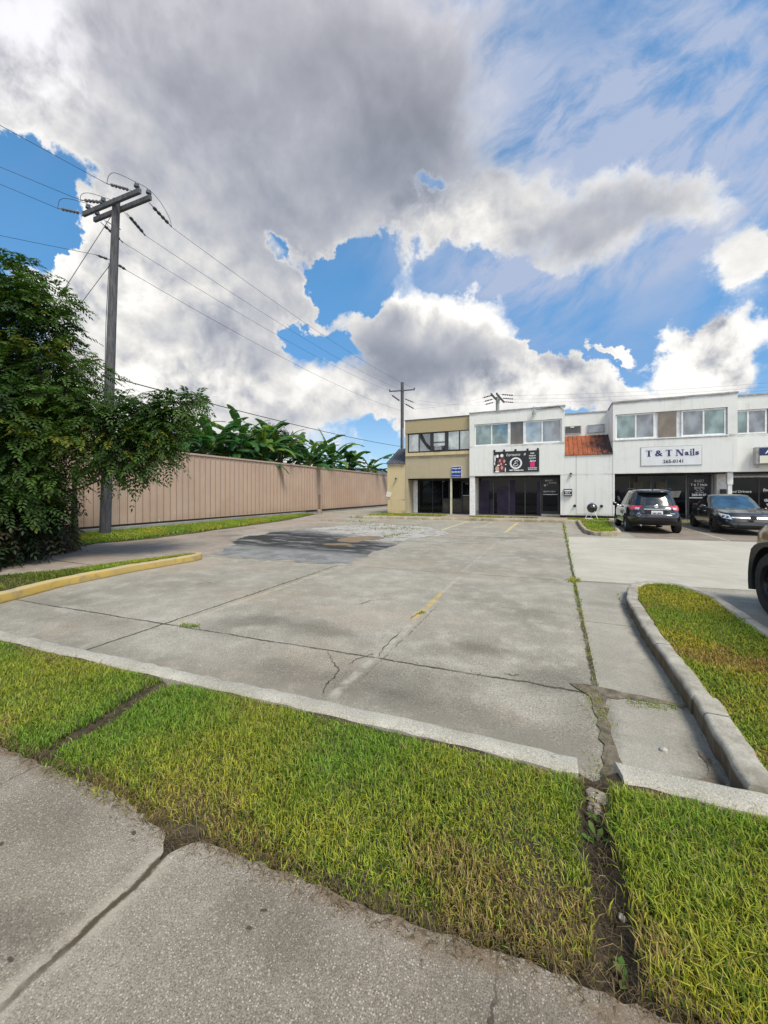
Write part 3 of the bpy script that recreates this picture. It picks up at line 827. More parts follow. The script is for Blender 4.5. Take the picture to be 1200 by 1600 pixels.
# kerb in front of the shops, the shop-front walk and its small planted island
SK = .11
sweep('curb', [(-11.4, 20.35), (-6.2, 20.92), (.95, 21.72)], .16, -.02, .14, M['curb_dirty'], seed=8, bev=.03, step=.2, amp=.015)
sweep('curb', [(2.55, 21.95), (9, 22.7), (40, 26)], .16, -.02, .14, M['curb_dirty'], seed=9, bev=.03, step=.3, amp=.012)
structure(MB().prism([(-11.4, 20.4), (-6.2, 20.97), (.95, 21.77), (2.6, 22.0), (9, 22.75), (40, 26.05), (40, 26.4), (-11.4, 26.4)], -.02, .118).build('shop_walk', M['walk_pink']))
SI = [(.95, 21.95), (.93, 18.6), (.98, 16.6), (1.12, 15.95), (1.45, 15.72), (1.9, 15.95), (2.18, 16.7), (2.3, 18.6), (2.5, 21.95)]
sweep('curb', SI, .15, -.02, .15, M['curb_dirty'], seed=10, bev=.03, step=.15, amp=.018)
structure(MB().sheet([(1.05, 22.2), (1.03, 18.6), (1.1, 16.6), (1.25, 16.1), (1.5, 15.85), (1.85, 16.1), (2.08, 16.8), (2.2, 18.6), (2.4, 22.2)], .124).build('planter_soil', M['thatch']))
# verge between the pavement and the kerb, with two worn channels
def yfront(x): return np.interp(x, [-30, -9, -3.05, -2.47, -1.96, -1.54, -1.06, -.57, -.17, .06, .42, 3, 8], [-.15, .83, 1.13, 1.17, 1.19, 1.13, 1.21, 1.24, 1.29, 1.32, 1.34, 1.48, 1.75])
def channel(x, y):
    t = np.clip((y - 1.2) / .9, 0, 1)
    c1 = np.exp(-((x - (-2.63 - .17 * t + .02 * np.sin(y * 13))) / .072) ** 2) * np.clip(.8 + t * .4, 0, 1)
    c2 = np.exp(-((x - (.17 + .015 * np.sin(y * 9))) / .072) ** 2)
    c3 = np.exp(-(((x + 1.45) / .07) ** 2 + ((y - 1.14) / .10) ** 2))
    return c1, c2, c3
xs = np.arange(-9, 5.0, .045); rows = []
for x_ in xs:
    ya, yb = float(yfront(x_)) - .06, float(ycurb(x_)) - .06
    row = []
    for k in range(22):
        y_ = ya + (yb - ya) * k / 21
        c1, c2, c3 = channel(np.array([x_]), np.array([y_]))
        zz = .105 - .065 * float(c1[0]) - .065 * float(c2[0]) - .02 * float(c3[0]) + .008 * math.sin(x_ * 7 + y_ * 5)
        row.append((float(x_), y_, min(zz, .119) if k not in (0,) else min(zz, .112)))
    rows.append(row)
structure(MB().grid(rows).build('verge_soil', M['soil'], smooth=True))
dense_sheet('far_verge_soil', rough_poly([(-16.3, 2.0), (-10.2, 2.6), (-10.6, 4.0), (-11.8, 5.2), (-12.85, 7.1), (-12.4, 8.7), (-12.75, 11.3), (-13.4, 16.4), (-15.3, 22.6), (-16.3, 23)], .08, .4, 9), .010, M['thatch'])

# ------------------------------------------------------------------ grass (nobody could count it)
def grass(name, label, x, y, z, h, w, tone, lean=(.2, 1.0)):
    o = blades(name, x, y, z, h, w, tone, lean)
    return tag(o, label, 'grass', kind='stuff')
poly = [(-7.2, .85), (-3.05, 1.12), (-1.5, 1.12), (.06, 1.31), (.42, 1.33), (3.4, 1.5), (3.4, 2.44), (.9, 2.30), (.3, 2.25), (.12, 2.222), (-1.54, 2.137), (-3.05, 2.03), (-5.41, 1.90), (-7.2, 1.79)]
x, y = scatter(poly, 25000)
c1, c2, c3 = channel(x, y)
edge_d = y - yfront(x)
keep = (RNG.random(len(x)) > np.clip(1.7 * c1, 0, .97)) & (RNG.random(len(x)) > np.clip(1.5 * c2, 0, .985)) & (RNG.random(len(x)) > np.clip(1.4 * c3, 0, .97))
keep &= ~((edge_d < .05) & (RNG.random(len(x)) < .35))
keep &= (x > -5.9)
keep &= RNG.random(len(x)) < np.clip(1.25 - np.hypot(x, y) * .10, .5, 1)
x, y, edge_d = x[keep], y[keep], edge_d[keep]
dryb = blob_field(x, y, [(-.35, 1.66, .38, .2, .58), (-.15, 1.42, .35, .14, .48), (-2.2, 1.35, .5, .12, .3), (.42, 2.25, .14, .06, .8), (-4.4, 1.9, .35, .1, .5), (-1.2, 1.28, .4, .07, .35), (-.9, 1.75, .3, .2, .12)])
dryb += .4 * np.exp(-(edge_d / .045) ** 2)
h = RNG.uniform(.018, .056, len(x)) * (.8 + .5 * vnoise(x * 2.3, y * 2.3, 3)) * (1 + .35 * np.exp(-((x - .42) / .25) ** 2))
h *= np.clip(1.05 - dryb * .5, .5, 1.1)
h *= np.clip(.62 + (ycurb(x) - .13 - y) * 3.0, .62, 1.0)
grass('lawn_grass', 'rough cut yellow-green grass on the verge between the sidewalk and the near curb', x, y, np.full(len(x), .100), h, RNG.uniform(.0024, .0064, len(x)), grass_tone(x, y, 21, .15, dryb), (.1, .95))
# long blades and dry clippings along the edges
ex = RNG.uniform(-3.6, 1.2, 2600); ey = yfront(ex) + RNG.normal(-.012, .03, 2600)
et = np.array([[.21, .15, .075]]) * RNG.uniform(.5, 1.2, (2600, 1))
grass('dry_clippings', 'dry brown grass clippings along the sidewalk edge', ex, ey, np.full(2600, .122), RNG.uniform(.015, .04, 2600), RNG.uniform(.002, .004, 2600), et, (.9, 2.2))
sx_ = RNG.uniform(-5.5, 1.6, 1500); sy_ = yfront(sx_) + RNG.random(1500) * (ycurb(sx_) - .16 - yfront(sx_)); sz_ = RNG.uniform(.115, .145, 1500)
grass('straw_clippings', 'loose pale straw clippings lying on the near grass verge', sx_, sy_, sz_, RNG.uniform(.02, .05, 1500), RNG.uniform(.0015, .003, 1500), np.array([[.42, .34, .17]]) * RNG.uniform(.5, 1.1, (1500, 1)), (1.4, 2.8))
cx_ = np.concatenate([RNG.normal(.18, .05, 900), RNG.normal(-1.45, .05, 200), -2.68 + RNG.normal(0, .05, 500)])
cy_ = np.concatenate([RNG.uniform(1.36, 2.3, 900), RNG.uniform(1.05, 1.25, 200), RNG.uniform(1.25, 2.05, 500)])
ct = np.array([[.10, .075, .045]]) * RNG.uniform(.4, 1.6, (1600, 1))
grass('channel_thatch', 'matted dead grass lying in the worn soil channels', cx_, cy_, np.full(1600, .055), RNG.uniform(.02, .05, 1600), RNG.uniform(.002, .004, 1600), ct, (.8, 2.4))
# the island by the driveway
poly = [(1.0, 2.5), (.99, 5.0), (1.02, 6.2), (1.13, 6.9), (1.27, 7.2), (1.45, 7.38), (1.7, 7.33), (1.82, 7.1), (1.93, 6.7), (1.93, 2.5)]
x, y = scatter(poly, 9500)
d = blob_field(x, y, [(1.5, 4.25, .5, .35, .5), (1.25, 5.6, .3, .5, .25), (1.7, 6.0, .2, .4, .2), (1.05, 3.0, .1, .5, .3)])
k = RNG.random(len(x)) < np.clip(1.2 - y * .08, .5, 1); x, y, d = x[k], y[k], d[k]
grass('island_grass', 'short yellowing grass filling the curbed island by the driveway', x, y, np.full(len(x), .12), RNG.uniform(.025, .05, len(x)), RNG.uniform(.005, .009, len(x)), grass_tone(x, y, 5, .35, d) * np.array([[1.12, 1.0, .9]], np.float32), (.2, 1.0))
# strip behind the yellow curb
poly = [(-7.3, 2.0), (-7.43, 2.75), (-7.73, 3.7), (-7.82, 4.86), (-7.74, 5.9), (-7.72, 6.42), (-7.85, 6.5), (-8.24, 5.1), (-8.42, 4.0), (-9.0, 3.3), (-9.0, 2)]
x, y = scatter(poly, 6000)
bare = np.clip((4.1 - y) * 1.1, 0, .82)
k = RNG.random(len(x)) > bare; x, y = x[k], y[k]
grass('strip_grass', 'mown grass strip behind the yellow painted curb', x, y, np.full(len(x), .12), RNG.uniform(.03, .065, len(x)), RNG.uniform(.007, .013, len(x)), grass_tone(x, y, 31, .15) * np.where(y < 4.2, .6, 1.0)[:, None].astype(np.float32), (.2, 1.0))  # near end coloured darker to stand for the shade there
# verge along the metal fence
poly = [(-16.25, 3.0), (-10.5, 3.3), (-10.7, 4.0), (-11.8, 5.3), (-12.8, 7.1), (-12.5, 8.7), (-12.85, 11.3), (-13.5, 16.4), (-15.4, 22.4), (-16.25, 23)]
x, y = scatter(poly, 1500)
thin = vnoise(x * .8, y * .8, 8); edge = np.interp(y, [3, 5.2, 7.1, 8.7, 11.3, 16.4, 22.5], [-10.6, -11.8, -12.8, -12.4, -12.75, -13.4, -15.3]) - x
k = RNG.random(len(x)) < np.clip(edge * .9 + thin * .6 - .25, 0, 1); x, y = x[k], y[k]
grass('fence_grass', 'patchy grass verge growing along the foot of the tan metal fence', x, y, np.full(len(x), .008), RNG.uniform(.04, .10, len(x)), RNG.uniform(.015, .035, len(x)), grass_tone(x, y, 41, .2), (.2, 1.0))
# shop-front strips and the small island
xs_, ys_ = [], []
for pl, dn in (([(-10.9, 21.6), (-6.35, 22.1), (-6.25, 23.7), (-10.9, 23.9)], 500), ([(-4.75, 22.35), (-1.0, 22.75), (-.95, 23.3), (-4.75, 23.1)], 420), ([(.55, 22.6), (2.7, 22.75), (2.7, 23.7), (.55, 23.7)], 420), ([(2.9, 22.9), (7, 23.3), (7, 23.8), (2.9, 23.8)], 300)):
    a_, b_ = scatter(pl, dn * 2); xs_.append(a_); ys_.append(b_)
x, y = np.concatenate(xs_), np.concatenate(ys_)
k = RNG.random(len(x)) < vnoise(x, y * 2, 4) * 1.3; x, y = x[k], y[k]
grass('frontage_grass', 'thin grass strips along the shop fronts behind the far curb', x, y, np.full(len(x), .115), RNG.uniform(.04, .09, len(x)), RNG.uniform(.02, .04, len(x)), grass_tone(x, y, 51, .3), (.2, 1.0))
poly = [(1.12, 22.0), (1.1, 18.6), (1.18, 16.6), (1.3, 16.1), (1.5, 15.95), (1.82, 16.15), (2.02, 16.8), (2.15, 18.6), (2.33, 22)]
x, y = scatter(poly, 1500)
grass('planter_grass', 'bright green grass in the small curbed island by the black car', x, y, np.full(len(x), .12), RNG.uniform(.03, .07, len(x)), RNG.uniform(.015, .03, len(x)), grass_tone(x, y, 61, .05), (.2, 1.0))
# weeds in the pavement joints
wx, wy = [], []
for (x0, y0, x1, y1, n, s) in [(.29, 2.7, .29, 8.0, 520, .02), (.29, 8, .32, 21.5, 260, .03), (-4.1, 3.19, -3.85, 3.22, 160, .03), (-4.33, 3.1, -4.33, 7.2, 40, .015), (-3, 3.26, .2, 3.48, 40, .012), (.25, 3.45, .3, 3.0, 260, .05), (.50, 3.40, .80, 3.46, 200, .03), (-1.64, 4.75, -1.60, 4.85, 40, .02), (.27, 7.55, .30, 7.75, 200, .05), (.88, 2.55, .84, 6.9, 60, .015),
                               (-7.0, 14.9, -5.6, 15.4, 110, .35), (-5.5, 12.2, -5.3, 13.6, 90, .12), (-8.5, 16.2, -6, 17, 60, .3), (-11.5, 17.6, -8.6, 18.2, 120, .2), (.25, 2.35, .2, 2.6, 140, .05)]:
    t = RNG.random(n); wx.append(x0 + (x1 - x0) * t + RNG.normal(0, s, n)); wy.append(y0 + (y1 - y0) * t + RNG.normal(0, s, n))
x, y = np.concatenate(wx), np.concatenate(wy)
near = np.clip(np.hypot(x, y) / 4, .7, 4)
grass('joint_weeds', 'sparse weeds and grass tufts sprouting from the pavement joints', x, y, np.full(len(x), .003), RNG.uniform(.012, .035, len(x)) * near, RNG.uniform(.003, .006, len(x)) * near, grass_tone(x, y, 71, .6), (.4, 1.5))

# hairline cracks in the slabs
_rc = random.Random(4)
CRACKS = [[(-2.537, 4.806), (-2.489, 5.036), (-2.363, 5.166), (-2.238, 5.259)], [(-2.079, 3.259), (-1.953, 3.139), (-1.865, 3.031), (-1.771, 2.976), (-1.756, 2.917)], [(-1.753, 2.945), (-1.746, 2.795), (-1.736, 2.682), (-1.683, 2.554)], [(-1.676, 4.509), (-1.654, 4.738), (-1.636, 4.893)], [(-1.755, 3.109), (-1.725, 3.242), (-1.635, 3.409)], [(-5.962, 5.003), (-5.469, 4.851), (-5.392, 4.989)], [(-1.57, 3.343), (-1.613, 3.589), (-1.625, 4.12)], [(-0.435, 3.51), (-0.353, 3.496), (-0.293, 3.535)]]
for c_ in CRACKS:
    pts = []
    for (a, b_) in zip(c_[:-1], c_[1:]):
        for j in range(6):
            t = j / 6; pts.append((a[0] + (b_[0] - a[0]) * t + _rc.uniform(-.012, .012), a[1] + (b_[1] - a[1]) * t + _rc.uniform(-.012, .012)))
    pts.append(c_[-1]); L_, R_ = [], []
    for i, p_ in enumerate(pts):
        q_ = pts[min(i + 1, len(pts) - 1)]; o_ = pts[max(i - 1, 0)]
        t = Vector((q_[0] - o_[0], q_[1] - o_[1])); t.normalize() if t.length else None
        wd = _rc.uniform(.001, .004) * (1 if 0 < i < len(pts) - 1 else .2) * (1 + .12 * p_[1])
        L_.append((p_[0] - t.y * wd, p_[1] + t.x * wd, .0085)); R_.append((p_[0] + t.y * wd, p_[1] - t.x * wd, .0085))
    k = len(pts)
    structure(MB().add(L_ + R_, [(k + i, k + i + 1, i + 1, i) for i in range(k - 1)]).build('crack', M['soil'], fix=False))

# soil washed into the joint behind the kerb gap
dense_sheet('dirt', rough_poly([(.22, 2.36), (.36, 2.40), (.35, 2.75), (.325, 3.1), (.36, 3.42), (.62, 3.475), (.86, 3.48), (.86, 3.545), (.55, 3.55), (.34, 3.57), (.24, 3.58), (.10, 3.55), (.16, 3.48), (.24, 3.4), (.265, 3.0), (.26, 2.7)], .016, .06, 12), .0095, M['dirt'])
dense_sheet('dirt', rough_poly([(.68, 2.51), (.83, 2.515), (.83, 2.8), (.81, 2.95), (.78, 2.75), (.70, 2.58)], .02, .06, 13), .0095, M['dirt'])
CH = 'broken lumps in the worn channel through the verge'
for i, (sx, sy, sz, a, b_, lb, ct) in enumerate(((.185, 2.20, .065, .05, .022, 'grey broken concrete lump at the kerb gap end of the worn channel', 'concrete lump'), (.17, 2.12, .06, .04, .018, 'smaller concrete lump in the channel, next nearest the kerb gap', 'concrete lump'), (.215, 1.62, .06, .014, .008, 'tiny pale pebble halfway along the right hand worn channel', 'pebble'), (.60, 2.86, .012, .022, .014, 'pale pebble lying on the gutter slab near the corner of the kerb', 'pebble'), (-1.415, 1.06, .125, .012, .010, 'white pebble at the notch where the sidewalk joint meets the grass', 'pebble'))):
    rr = random.Random(20 + i); mb = MB().lathe([(0, b_), (a * .55, b_ * .9), (a * .9, b_ * .4), (a, 0), (a * .9, -b_ * .5)], (sx, sy, sz), n=9)
    mb.v = [(p[0] + rr.uniform(-.2, .2) * a, p[1] + rr.uniform(-.2, .2) * a, p[2] + rr.uniform(-.25, .15) * b_) for p in mb.v]
    tag(mb.build('concrete_lump' if i < 2 else 'pebble', M['lot'] if i < 2 else M['stone'], smooth=2), lb, ct)

dense_sheet('dirt', rough_poly([(-1.56, .99), (-1.34, .98), (-1.32, 1.2), (-1.58, 1.2)], .01, .05, 15), .1135, M['soil'])
# ------------------------------------------------------------------ lettering
_fontcurve = bpy.data.curves.new('tmp_text', 'FONT')
_fontobj = bpy.data.objects.new('tmp_text', _fontcurve)
COL.objects.link(_fontobj)
def text_mesh(body, size, w=None, bold=0.0, shear=0.0, depth=.004, spacing=1.0, align='CENTER'):
    """returns verts, faces in the x (right) / z (up) plane facing -Y, centred on 0"""
    c = _fontcurve
    c.body = body; c.size = size; c.offset = bold; c.shear = shear; c.extrude = depth; c.space_character = spacing
    c.align_x = 'LEFT'; c.resolution_u = 3
    bpy.context.view_layer.update()
    me = _fontobj.evaluated_get(bpy.context.evaluated_depsgraph_get()).to_mesh()
    vs = [Vector(v.co) for v in me.vertices]; fs = [tuple(p.vertices) for p in me.polygons]
    _fontobj.evaluated_get(bpy.context.evaluated_depsgraph_get()).to_mesh_clear()
    if not vs: return [], []
    x0 = min(v.x for v in vs); x1 = max(v.x for v in vs); y0 = min(v.y for v in vs); y1 = max(v.y for v in vs)
    k = 1.0 if w is None else w / (x1 - x0)
    return [((v.x - (x0 + x1) / 2) * k, -v.z, v.y - (y0 + y1) / 2) for v in vs], fs
def put_text(mb, body, size, cx, cy, cz, w=None, **kw):
    vs, fs = text_mesh(body, size, w, **kw)
    mb.marks.append((len(mb.v), len(mb.f)))
    mb.add([(x + cx, y + cy, z + cz) for x, y, z in vs], fs)
    return mb
def build_lines(mb, name, mat, parent, fix=True):
    """every line of writing becomes a part of its own"""
    cuts = [m_ for m_ in mb.marks]
    if not cuts or cuts[0] != (0, 0): cuts = [(0, 0)] + cuts
    cuts.append((len(mb.v), len(mb.f)))
    for (v0, f0), (v1, f1) in zip(cuts[:-1], cuts[1:]):
        if f1 > f0:
            q = MB(); q.v = mb.v[v0:v1]; q.f = [tuple(i - v0 for i in f_) for f_ in mb.f[f0:f1]]
            q.build(name, mat, parent, fix=fix)

# ------------------------------------------------------------------ shop buildings
def window_unit(bld, x0, x1, z0, z1, y, splits, frame_mat, panes, fw=.05, name='window', outer=True):
    """frame with one child pane for each light; y is the outer plane of the frame"""
    fr = MB()
    xs_ = [x0] + splits + [x1]
    fr.box(x0, x1, y, y + .06, z0, z0 + fw); fr.box(x0, x1, y, y + .06, z1 - fw, z1)
    for i, xx in enumerate(xs_):
        a = xx if i == 0 else (xx - fw if i == len(xs_) - 1 else xx - fw / 2)
        fr.box(a, a + fw, y + .002, y + .058, z0 + fw, z1 - fw)
    f = fr.build(name, M[frame_mat], bld)
    for i in range(len(xs_) - 1):
        MB().box(xs_[i] + fw * .4, xs_[i + 1] - fw * .4, y + .03, y + .04, z0 + fw * .5, z1 - fw * .5).build('pane', M[panes[i]], f)
    return f

# tan two-storey unit on the left
T = thing('shop_building', 'tan two storey shop unit with black framed upper windows, leftmost of the shop row', 'building', (-7.1, 24.2, .12))
w = MB()
w.box(-9.30, -4.955, 24.2, 24.5, 5.50, 6.33)                      # parapet over the windows
w.box(-9.30, -4.955, 24.2, 24.5, 2.46, 4.10)                      # panel under the windows
w.box(-9.30, -9.14, 24.2, 24.5, 4.10, 5.50)
w.box(-9.30, -4.955, 24.5, 33, 2.46, 6.30)                        # upper storey
w.box(-9.30, -9.12, 24.2, 25.6, .118, 2.46)
w.box(-9.30, -4.955, 25.6, 33, .118, 2.46)
w.build('wall', M['wall_green_tan'], T)
MB().box(-9.30, -4.955, 24.17, 24.198, 5.49, 6.335).build('parapet_panel', M['wall_tan'], T)
MB().box(-9.34, -4.956, 24.14, 24.55, 6.335, 6.40).build('coping', M['coping_dark'], T)
sl = MB().box(-9.25, -4.957, 24.12, 24.26, 3.96, 4.17).build('sill_band', M['wall_cream'], T)
window_unit(T, -9.13, -7.50, 4.20, 5.48, 24.24, [-8.34], 'black_trim', ['pane_pale', 'pane_grey'], .07)
# middle bay holds a window air conditioner
mf = MB().box(-7.50, -6.42, 24.235, 24.30, 4.20, 4.27).box(-7.50, -6.42, 24.235, 24.30, 5.41, 5.48).box(-7.50, -7.34, 24.237, 24.298, 4.27, 5.41).box(-6.58, -6.42, 24.237, 24.298, 4.27, 5.41).box(-7.34, -6.58, 24.237, 24.298, 4.78, 4.84).build('window', M['black_trim'], T)
MB().box(-7.35, -6.57, 24.27, 24.28, 4.82, 5.42).build('pane', M['pane_pale'], mf)
MB().box(-7.35, -6.57, 24.27, 24.28, 4.58, 4.80).build('pane', M['pane_pale'], mf)
MB().box(-7.35, -6.57, 24.275, 24.285, 4.26, 4.58).build('pane', M['pane_dark'], mf)
window_unit(T, -6.42, -4.957, 4.22, 5.52, 24.24, [-5.63], 'black_trim', ['pane_pale', 'pane_pale'], .07)
ac = thing('air_conditioner', 'small grey window air conditioner sitting in the black framed window', 'air conditioner', (-7.05, 24.2, 4.3))
MB().box(-7.22, -6.80, 24.06, 24.26, 4.28, 4.53).build('housing', M['galv'], ac, bevel=.01)
gr = MB()
for k in range(6): gr.box(-7.19, -6.83, 24.045, 24.058, 4.305 + k * .035, 4.32 + k * .035)
gr.build('grille', M['coping_grey'], ac)
# falling curtain seen behind the second pane
MB().add([(-8.28, 24.268, 5.42), (-8.12, 24.268, 5.42), (-7.85, 24.268, 4.85), (-7.56, 24.268, 4.55), (-7.56, 24.268, 4.30), (-7.75, 24.268, 4.42), (-8.05, 24.268, 4.80), (-8.28, 24.268, 5.15)], [(0, 1, 2, 3, 4, 5, 6, 7)]).build('curtain', M['interior_dark'], T, fix=False)
# recessed shopfront of the tan unit
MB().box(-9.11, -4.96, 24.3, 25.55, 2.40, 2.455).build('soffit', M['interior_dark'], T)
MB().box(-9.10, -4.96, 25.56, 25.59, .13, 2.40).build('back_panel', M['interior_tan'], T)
f = MB()
for xx in (-8.72, -7.75, -7.05, -6.62, -5.75, -5.08): f.box(xx - .025, xx + .025, 25.40, 25.46, .13, 2.40)
f.box(-8.72, -5.06, 25.402, 25.458, .13, .19); f.box(-8.72, -5.06, 25.402, 25.458, 2.34, 2.398)
f.box(-7.05, -5.78, 25.403, 25.457, 1.10, 1.14)
sf = f.build('shopfront_frame', M['black_trim'], T)
for a, b_ in ((-8.72, -7.75), (-7.75, -7.05), (-7.05, -6.62), (-6.62, -5.75)):
    MB().box(a + .02, b_ - .02, 25.425, 25.435, .18, 2.36).build('pane', M['shop_glass'], sf)
for a, b_, zz in ((-7.03, -6.64, .2), (-6.60, -5.78, .2)):
    MB().box(a, b_, 25.415, 25.422, zz, 1.08).build('lower_panel', M['interior_tan'], sf)
dr = MB().box(-5.74, -5.68, 25.38, 25.44, .13, 2.30).box(-5.15, -5.09, 25.38, 25.44, .13, 2.30).box(-5.68, -5.15, 25.382, 25.438, 2.2, 2.3).box(-5.68, -5.15, 25.382, 25.438, .13, .3).build('door', M['black_trim'], T)
MB().box(-5.68, -5.15, 25.40, 25.41, .3, 2.2).build('pane', M['shop_glass'], dr)
MB().box(-5.66, -5.17, 25.34, 25.37, 1.32, 1.36).build('handle', M['galv'], dr)
MB().box(-5.66, -5.17, 25.392, 25.398, .32, 1.28).build('lower_panel', M['interior_tan'], dr)
MB().box(-9.09, -8.78, 25.2, 25.24, .13, 2.38).build('side_door', M['white_trim'], T, bevel=.01)
MB().box(-6.235, -6.125, 24.24, 24.35, .13, 2.46).build('post', M['post_cream'], T)
MB().add([(x_ - 7.0, y_ + 25.36, z_ + 2.28) for x_, y_, z_ in text_mesh('4607', .10)[0]], text_mesh('4607', .10)[1]).build('lettering', M['galv'], T)
MB().add([(x_ - 5.42, y_ + 25.36, z_ + 2.12) for x_, y_, z_ in text_mesh('4605', .10)[0]], text_mesh('4605', .10)[1]).build('lettering', M['galv'], T)
# lean-to wing with the slate coloured metal roof
wing = MB()
wing.box(-10.62, -9.305, 24.22, 26.6, .118, 3.46)
wing.box(-10.62, -9.305, 26.6, 33, .118, 4.72)
wing.build('wing_wall', M['wall_cream'], T)
MB().box(-10.60, -9.31, 24.19, 24.218, .13, 1.08).box(-10.62, -10.52, 24.19, 24.218, 1.1, 3.46).build('wing_trim', M['wall_cream'], T)
def seam_roof(name, x0, x1, ya, za, yb, zb, mat, parent, pitch=.2, th=.05):
    mb = MB(); n = int(round((x1 - x0) / pitch)); sl_ = (zb - za) / (yb - ya)
    def q(x_, y_, o): return (x_, y_, za + (y_ - ya) * sl_ + o)
    vs = [q(x0, ya, 0), q(x1, ya, 0), q(x1, yb, 0), q(x0, yb, 0), q(x0, ya, th), q(x1, ya, th), q(x1, yb, th), q(x0, yb, th)]
    mb.add(vs, [(3, 2, 1, 0), (4, 5, 6, 7), (0, 1, 5, 4), (1, 2, 6, 5), (2, 3, 7, 6), (3, 0, 4, 7)])
    for i in range(n + 1):
        xx = x0 + (x1 - x0) * i / n; a, b_ = xx - .018, xx + .018
        a = max(a, x0 + .001); b_ = min(b_, x1 - .001)
        vs = [q(a, ya + .004, th + .001), q(b_, ya + .004, th + .001), q(b_, yb - .004, th + .001), q(a, yb - .004, th + .001), q(a + .006, ya + .004, th + .045), q(b_ - .006, ya + .004, th + .045), q(b_ - .006, yb - .004, th + .045), q(a + .006, yb - .004, th + .045)]
        mb.add(vs, [(4, 5, 6, 7), (0, 1, 5, 4), (1, 2, 6, 5), (2, 3, 7, 6), (3, 0, 4, 7)])
    return mb.build(name, mat, parent)
seam_roof('wing_roof', -10.68, -9.31, 24.12, 3.46, 26.55, 4.72, M['roof_slate'], T, .23)
sc_ = thing('wall_lamp', 'small dark wall lamp on the cream wing of the tan building', 'wall lamp', (-9.95, 24.2, 2.4))
MB().lathe([(0, .10), (.05, .08), (.09, 0), (.085, -.01), (0, -.01)], (-9.95, 24.10, 2.45), n=10).box(-9.97, -9.93, 24.1, 24.22, 2.46, 2.50).build('hood', M['black_trim'], sc_)
MB().lathe([(.05, 0), (.055, -.06), (.03, -.10), (0, -.10)], (-9.95, 24.10, 2.44), n=10).build('lamp_glass', M['galv'], sc_)
nt_ = tag(MB().obox((-10.50, 24.17, 1.40), (.36, .012, .34), Matrix.Rotation(R(14), 3, 'Y')).build('paper_notice', M['paper']), 'tilted cream paper notice stuck on the corner of the cream wing', 'notice')
# blue notice board
bs = thing('sign', 'small square blue sign with white writing on the tan building', 'sign', (-5.81, 24.2, 2.5))
MB().box(-6.13, -5.49, 24.14, 24.19, 2.52, 3.18).build('panel', M['sign_blue'], bs)
MB().box(-6.15, -5.47, 24.15, 24.196, 2.50, 2.522).box(-6.15, -5.47, 24.15, 24.196, 3.178, 3.20).box(-6.15, -6.128, 24.15, 24.196, 2.522, 3.178).box(-5.492, -5.47, 24.15, 24.196, 2.522, 3.178).build('frame', M['white_trim'], bs)
tx = MB(); put_text(tx, 'Manage with', .13, -5.81, 24.135, 3.06, .56, bold=.003); put_text(tx, '504-393-4017', .13, -5.81, 24.135, 2.84, .58, bold=.004); put_text(tx, 'www.leasing.com', .07, -5.81, 24.135, 2.61, .56, bold=.001)
build_lines(tx, 'lettering', M['text_white'], bs)

# white salon unit --------------------------------------------------------------
S = thing('shop_building', 'white two storey salon unit with a black banner and dark recessed shopfront', 'building', (-2.3, 24, .12))
w = MB()
w.box(-4.95, .42, 24.0, 24.3, 5.745, 6.44)
w.box(-4.95, .42, 24.0, 24.3, 2.555, 4.41)
w.box(-4.95, -4.65, 24.0, 24.3, 4.41, 5.745); w.box(.27, .42, 24.0, 24.3, 4.41, 5.745)
w.box(-4.95, .42, 24.3, 33, 2.555, 6.42)
w.box(-4.95, .20, 25.35, 33, .118, 2.555)
w.box(.20, .42, 24.0, 33.0, .26, 2.555)
w.build('wall', M['wall_white'], S)
MB().box(-4.98, .455, 23.96, 24.34, 6.44, 6.50).build('coping', M['coping_grey'], S)
MB().box(-2.58, -1.76, 24.09, 24.12, 4.41, 5.745).build('blind_panel', M['pane_brown'], S)
MB().box(-4.64, .265, 24.05, 24.10, 4.36, 4.42).box(-2.60, -2.52, 24.06, 24.13, 4.42, 5.74).box(-1.80, -1.72, 24.06, 24.13, 4.42, 5.74).build('window_trim', M['white_trim'], S)
window_unit(S, -4.64, -2.60, 4.42, 5.735, 24.07, [-3.62], 'white_trim', ['pane_teal', 'pane_teal'], .07)
window_unit(S, -1.72, .265, 4.42, 5.735, 24.07, [-.76], 'white_trim', ['pane_pale', 'pane_grey'], .07)
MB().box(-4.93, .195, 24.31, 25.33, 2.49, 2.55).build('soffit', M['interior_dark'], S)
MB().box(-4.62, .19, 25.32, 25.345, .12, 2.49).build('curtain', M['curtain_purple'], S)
MB().box(-4.95, -4.63, 24.05, 24.25, .118, 2.553).build('column', M['white_trim'], S, bevel=.012)
f = MB()
for xx in (-4.58, -3.67, -2.71, -1.77, -.88): f.box(xx - .024, xx + .024, 25.17, 25.22, .13, 2.49)
f.box(-4.60, -.86, 25.172, 25.218, .13, .18); f.box(-4.60, -.86, 25.172, 25.218, 2.43, 2.488)
sf = f.build('shopfront_frame', M['coping_dark'], S)
for a, b_ in ((-4.58, -3.67), (-3.67, -2.71), (-2.71, -1.77), (-1.77, -.88)):
    MB().box(a + .02, b_ - .02, 25.19, 25.198, .17, 2.45).build('pane', M['shop_glass'], sf)
for i_, (a, b_, zt) in enumerate(((-4.56, -3.95, 2.3), (-3.45, -2.73, 1.9), (-2.69, -2.35, 2.3), (-1.1, -.9, 2.2), (-3.90, -3.70, 1.1))):
    MB().box(a, b_, 25.172, 25.176, .2, zt).build('film_panel', M['curtain_purple'], sf)
dr = MB().box(-.84, -.76, 25.12, 25.18, .25, 2.47).box(.06, .14, 25.12, 25.18, .25, 2.47).box(-.76, .06, 25.122, 25.178, 2.39, 2.468).box(-.76, .06, 25.122, 25.178, .25, .42).build('door', M['black_trim'], S)
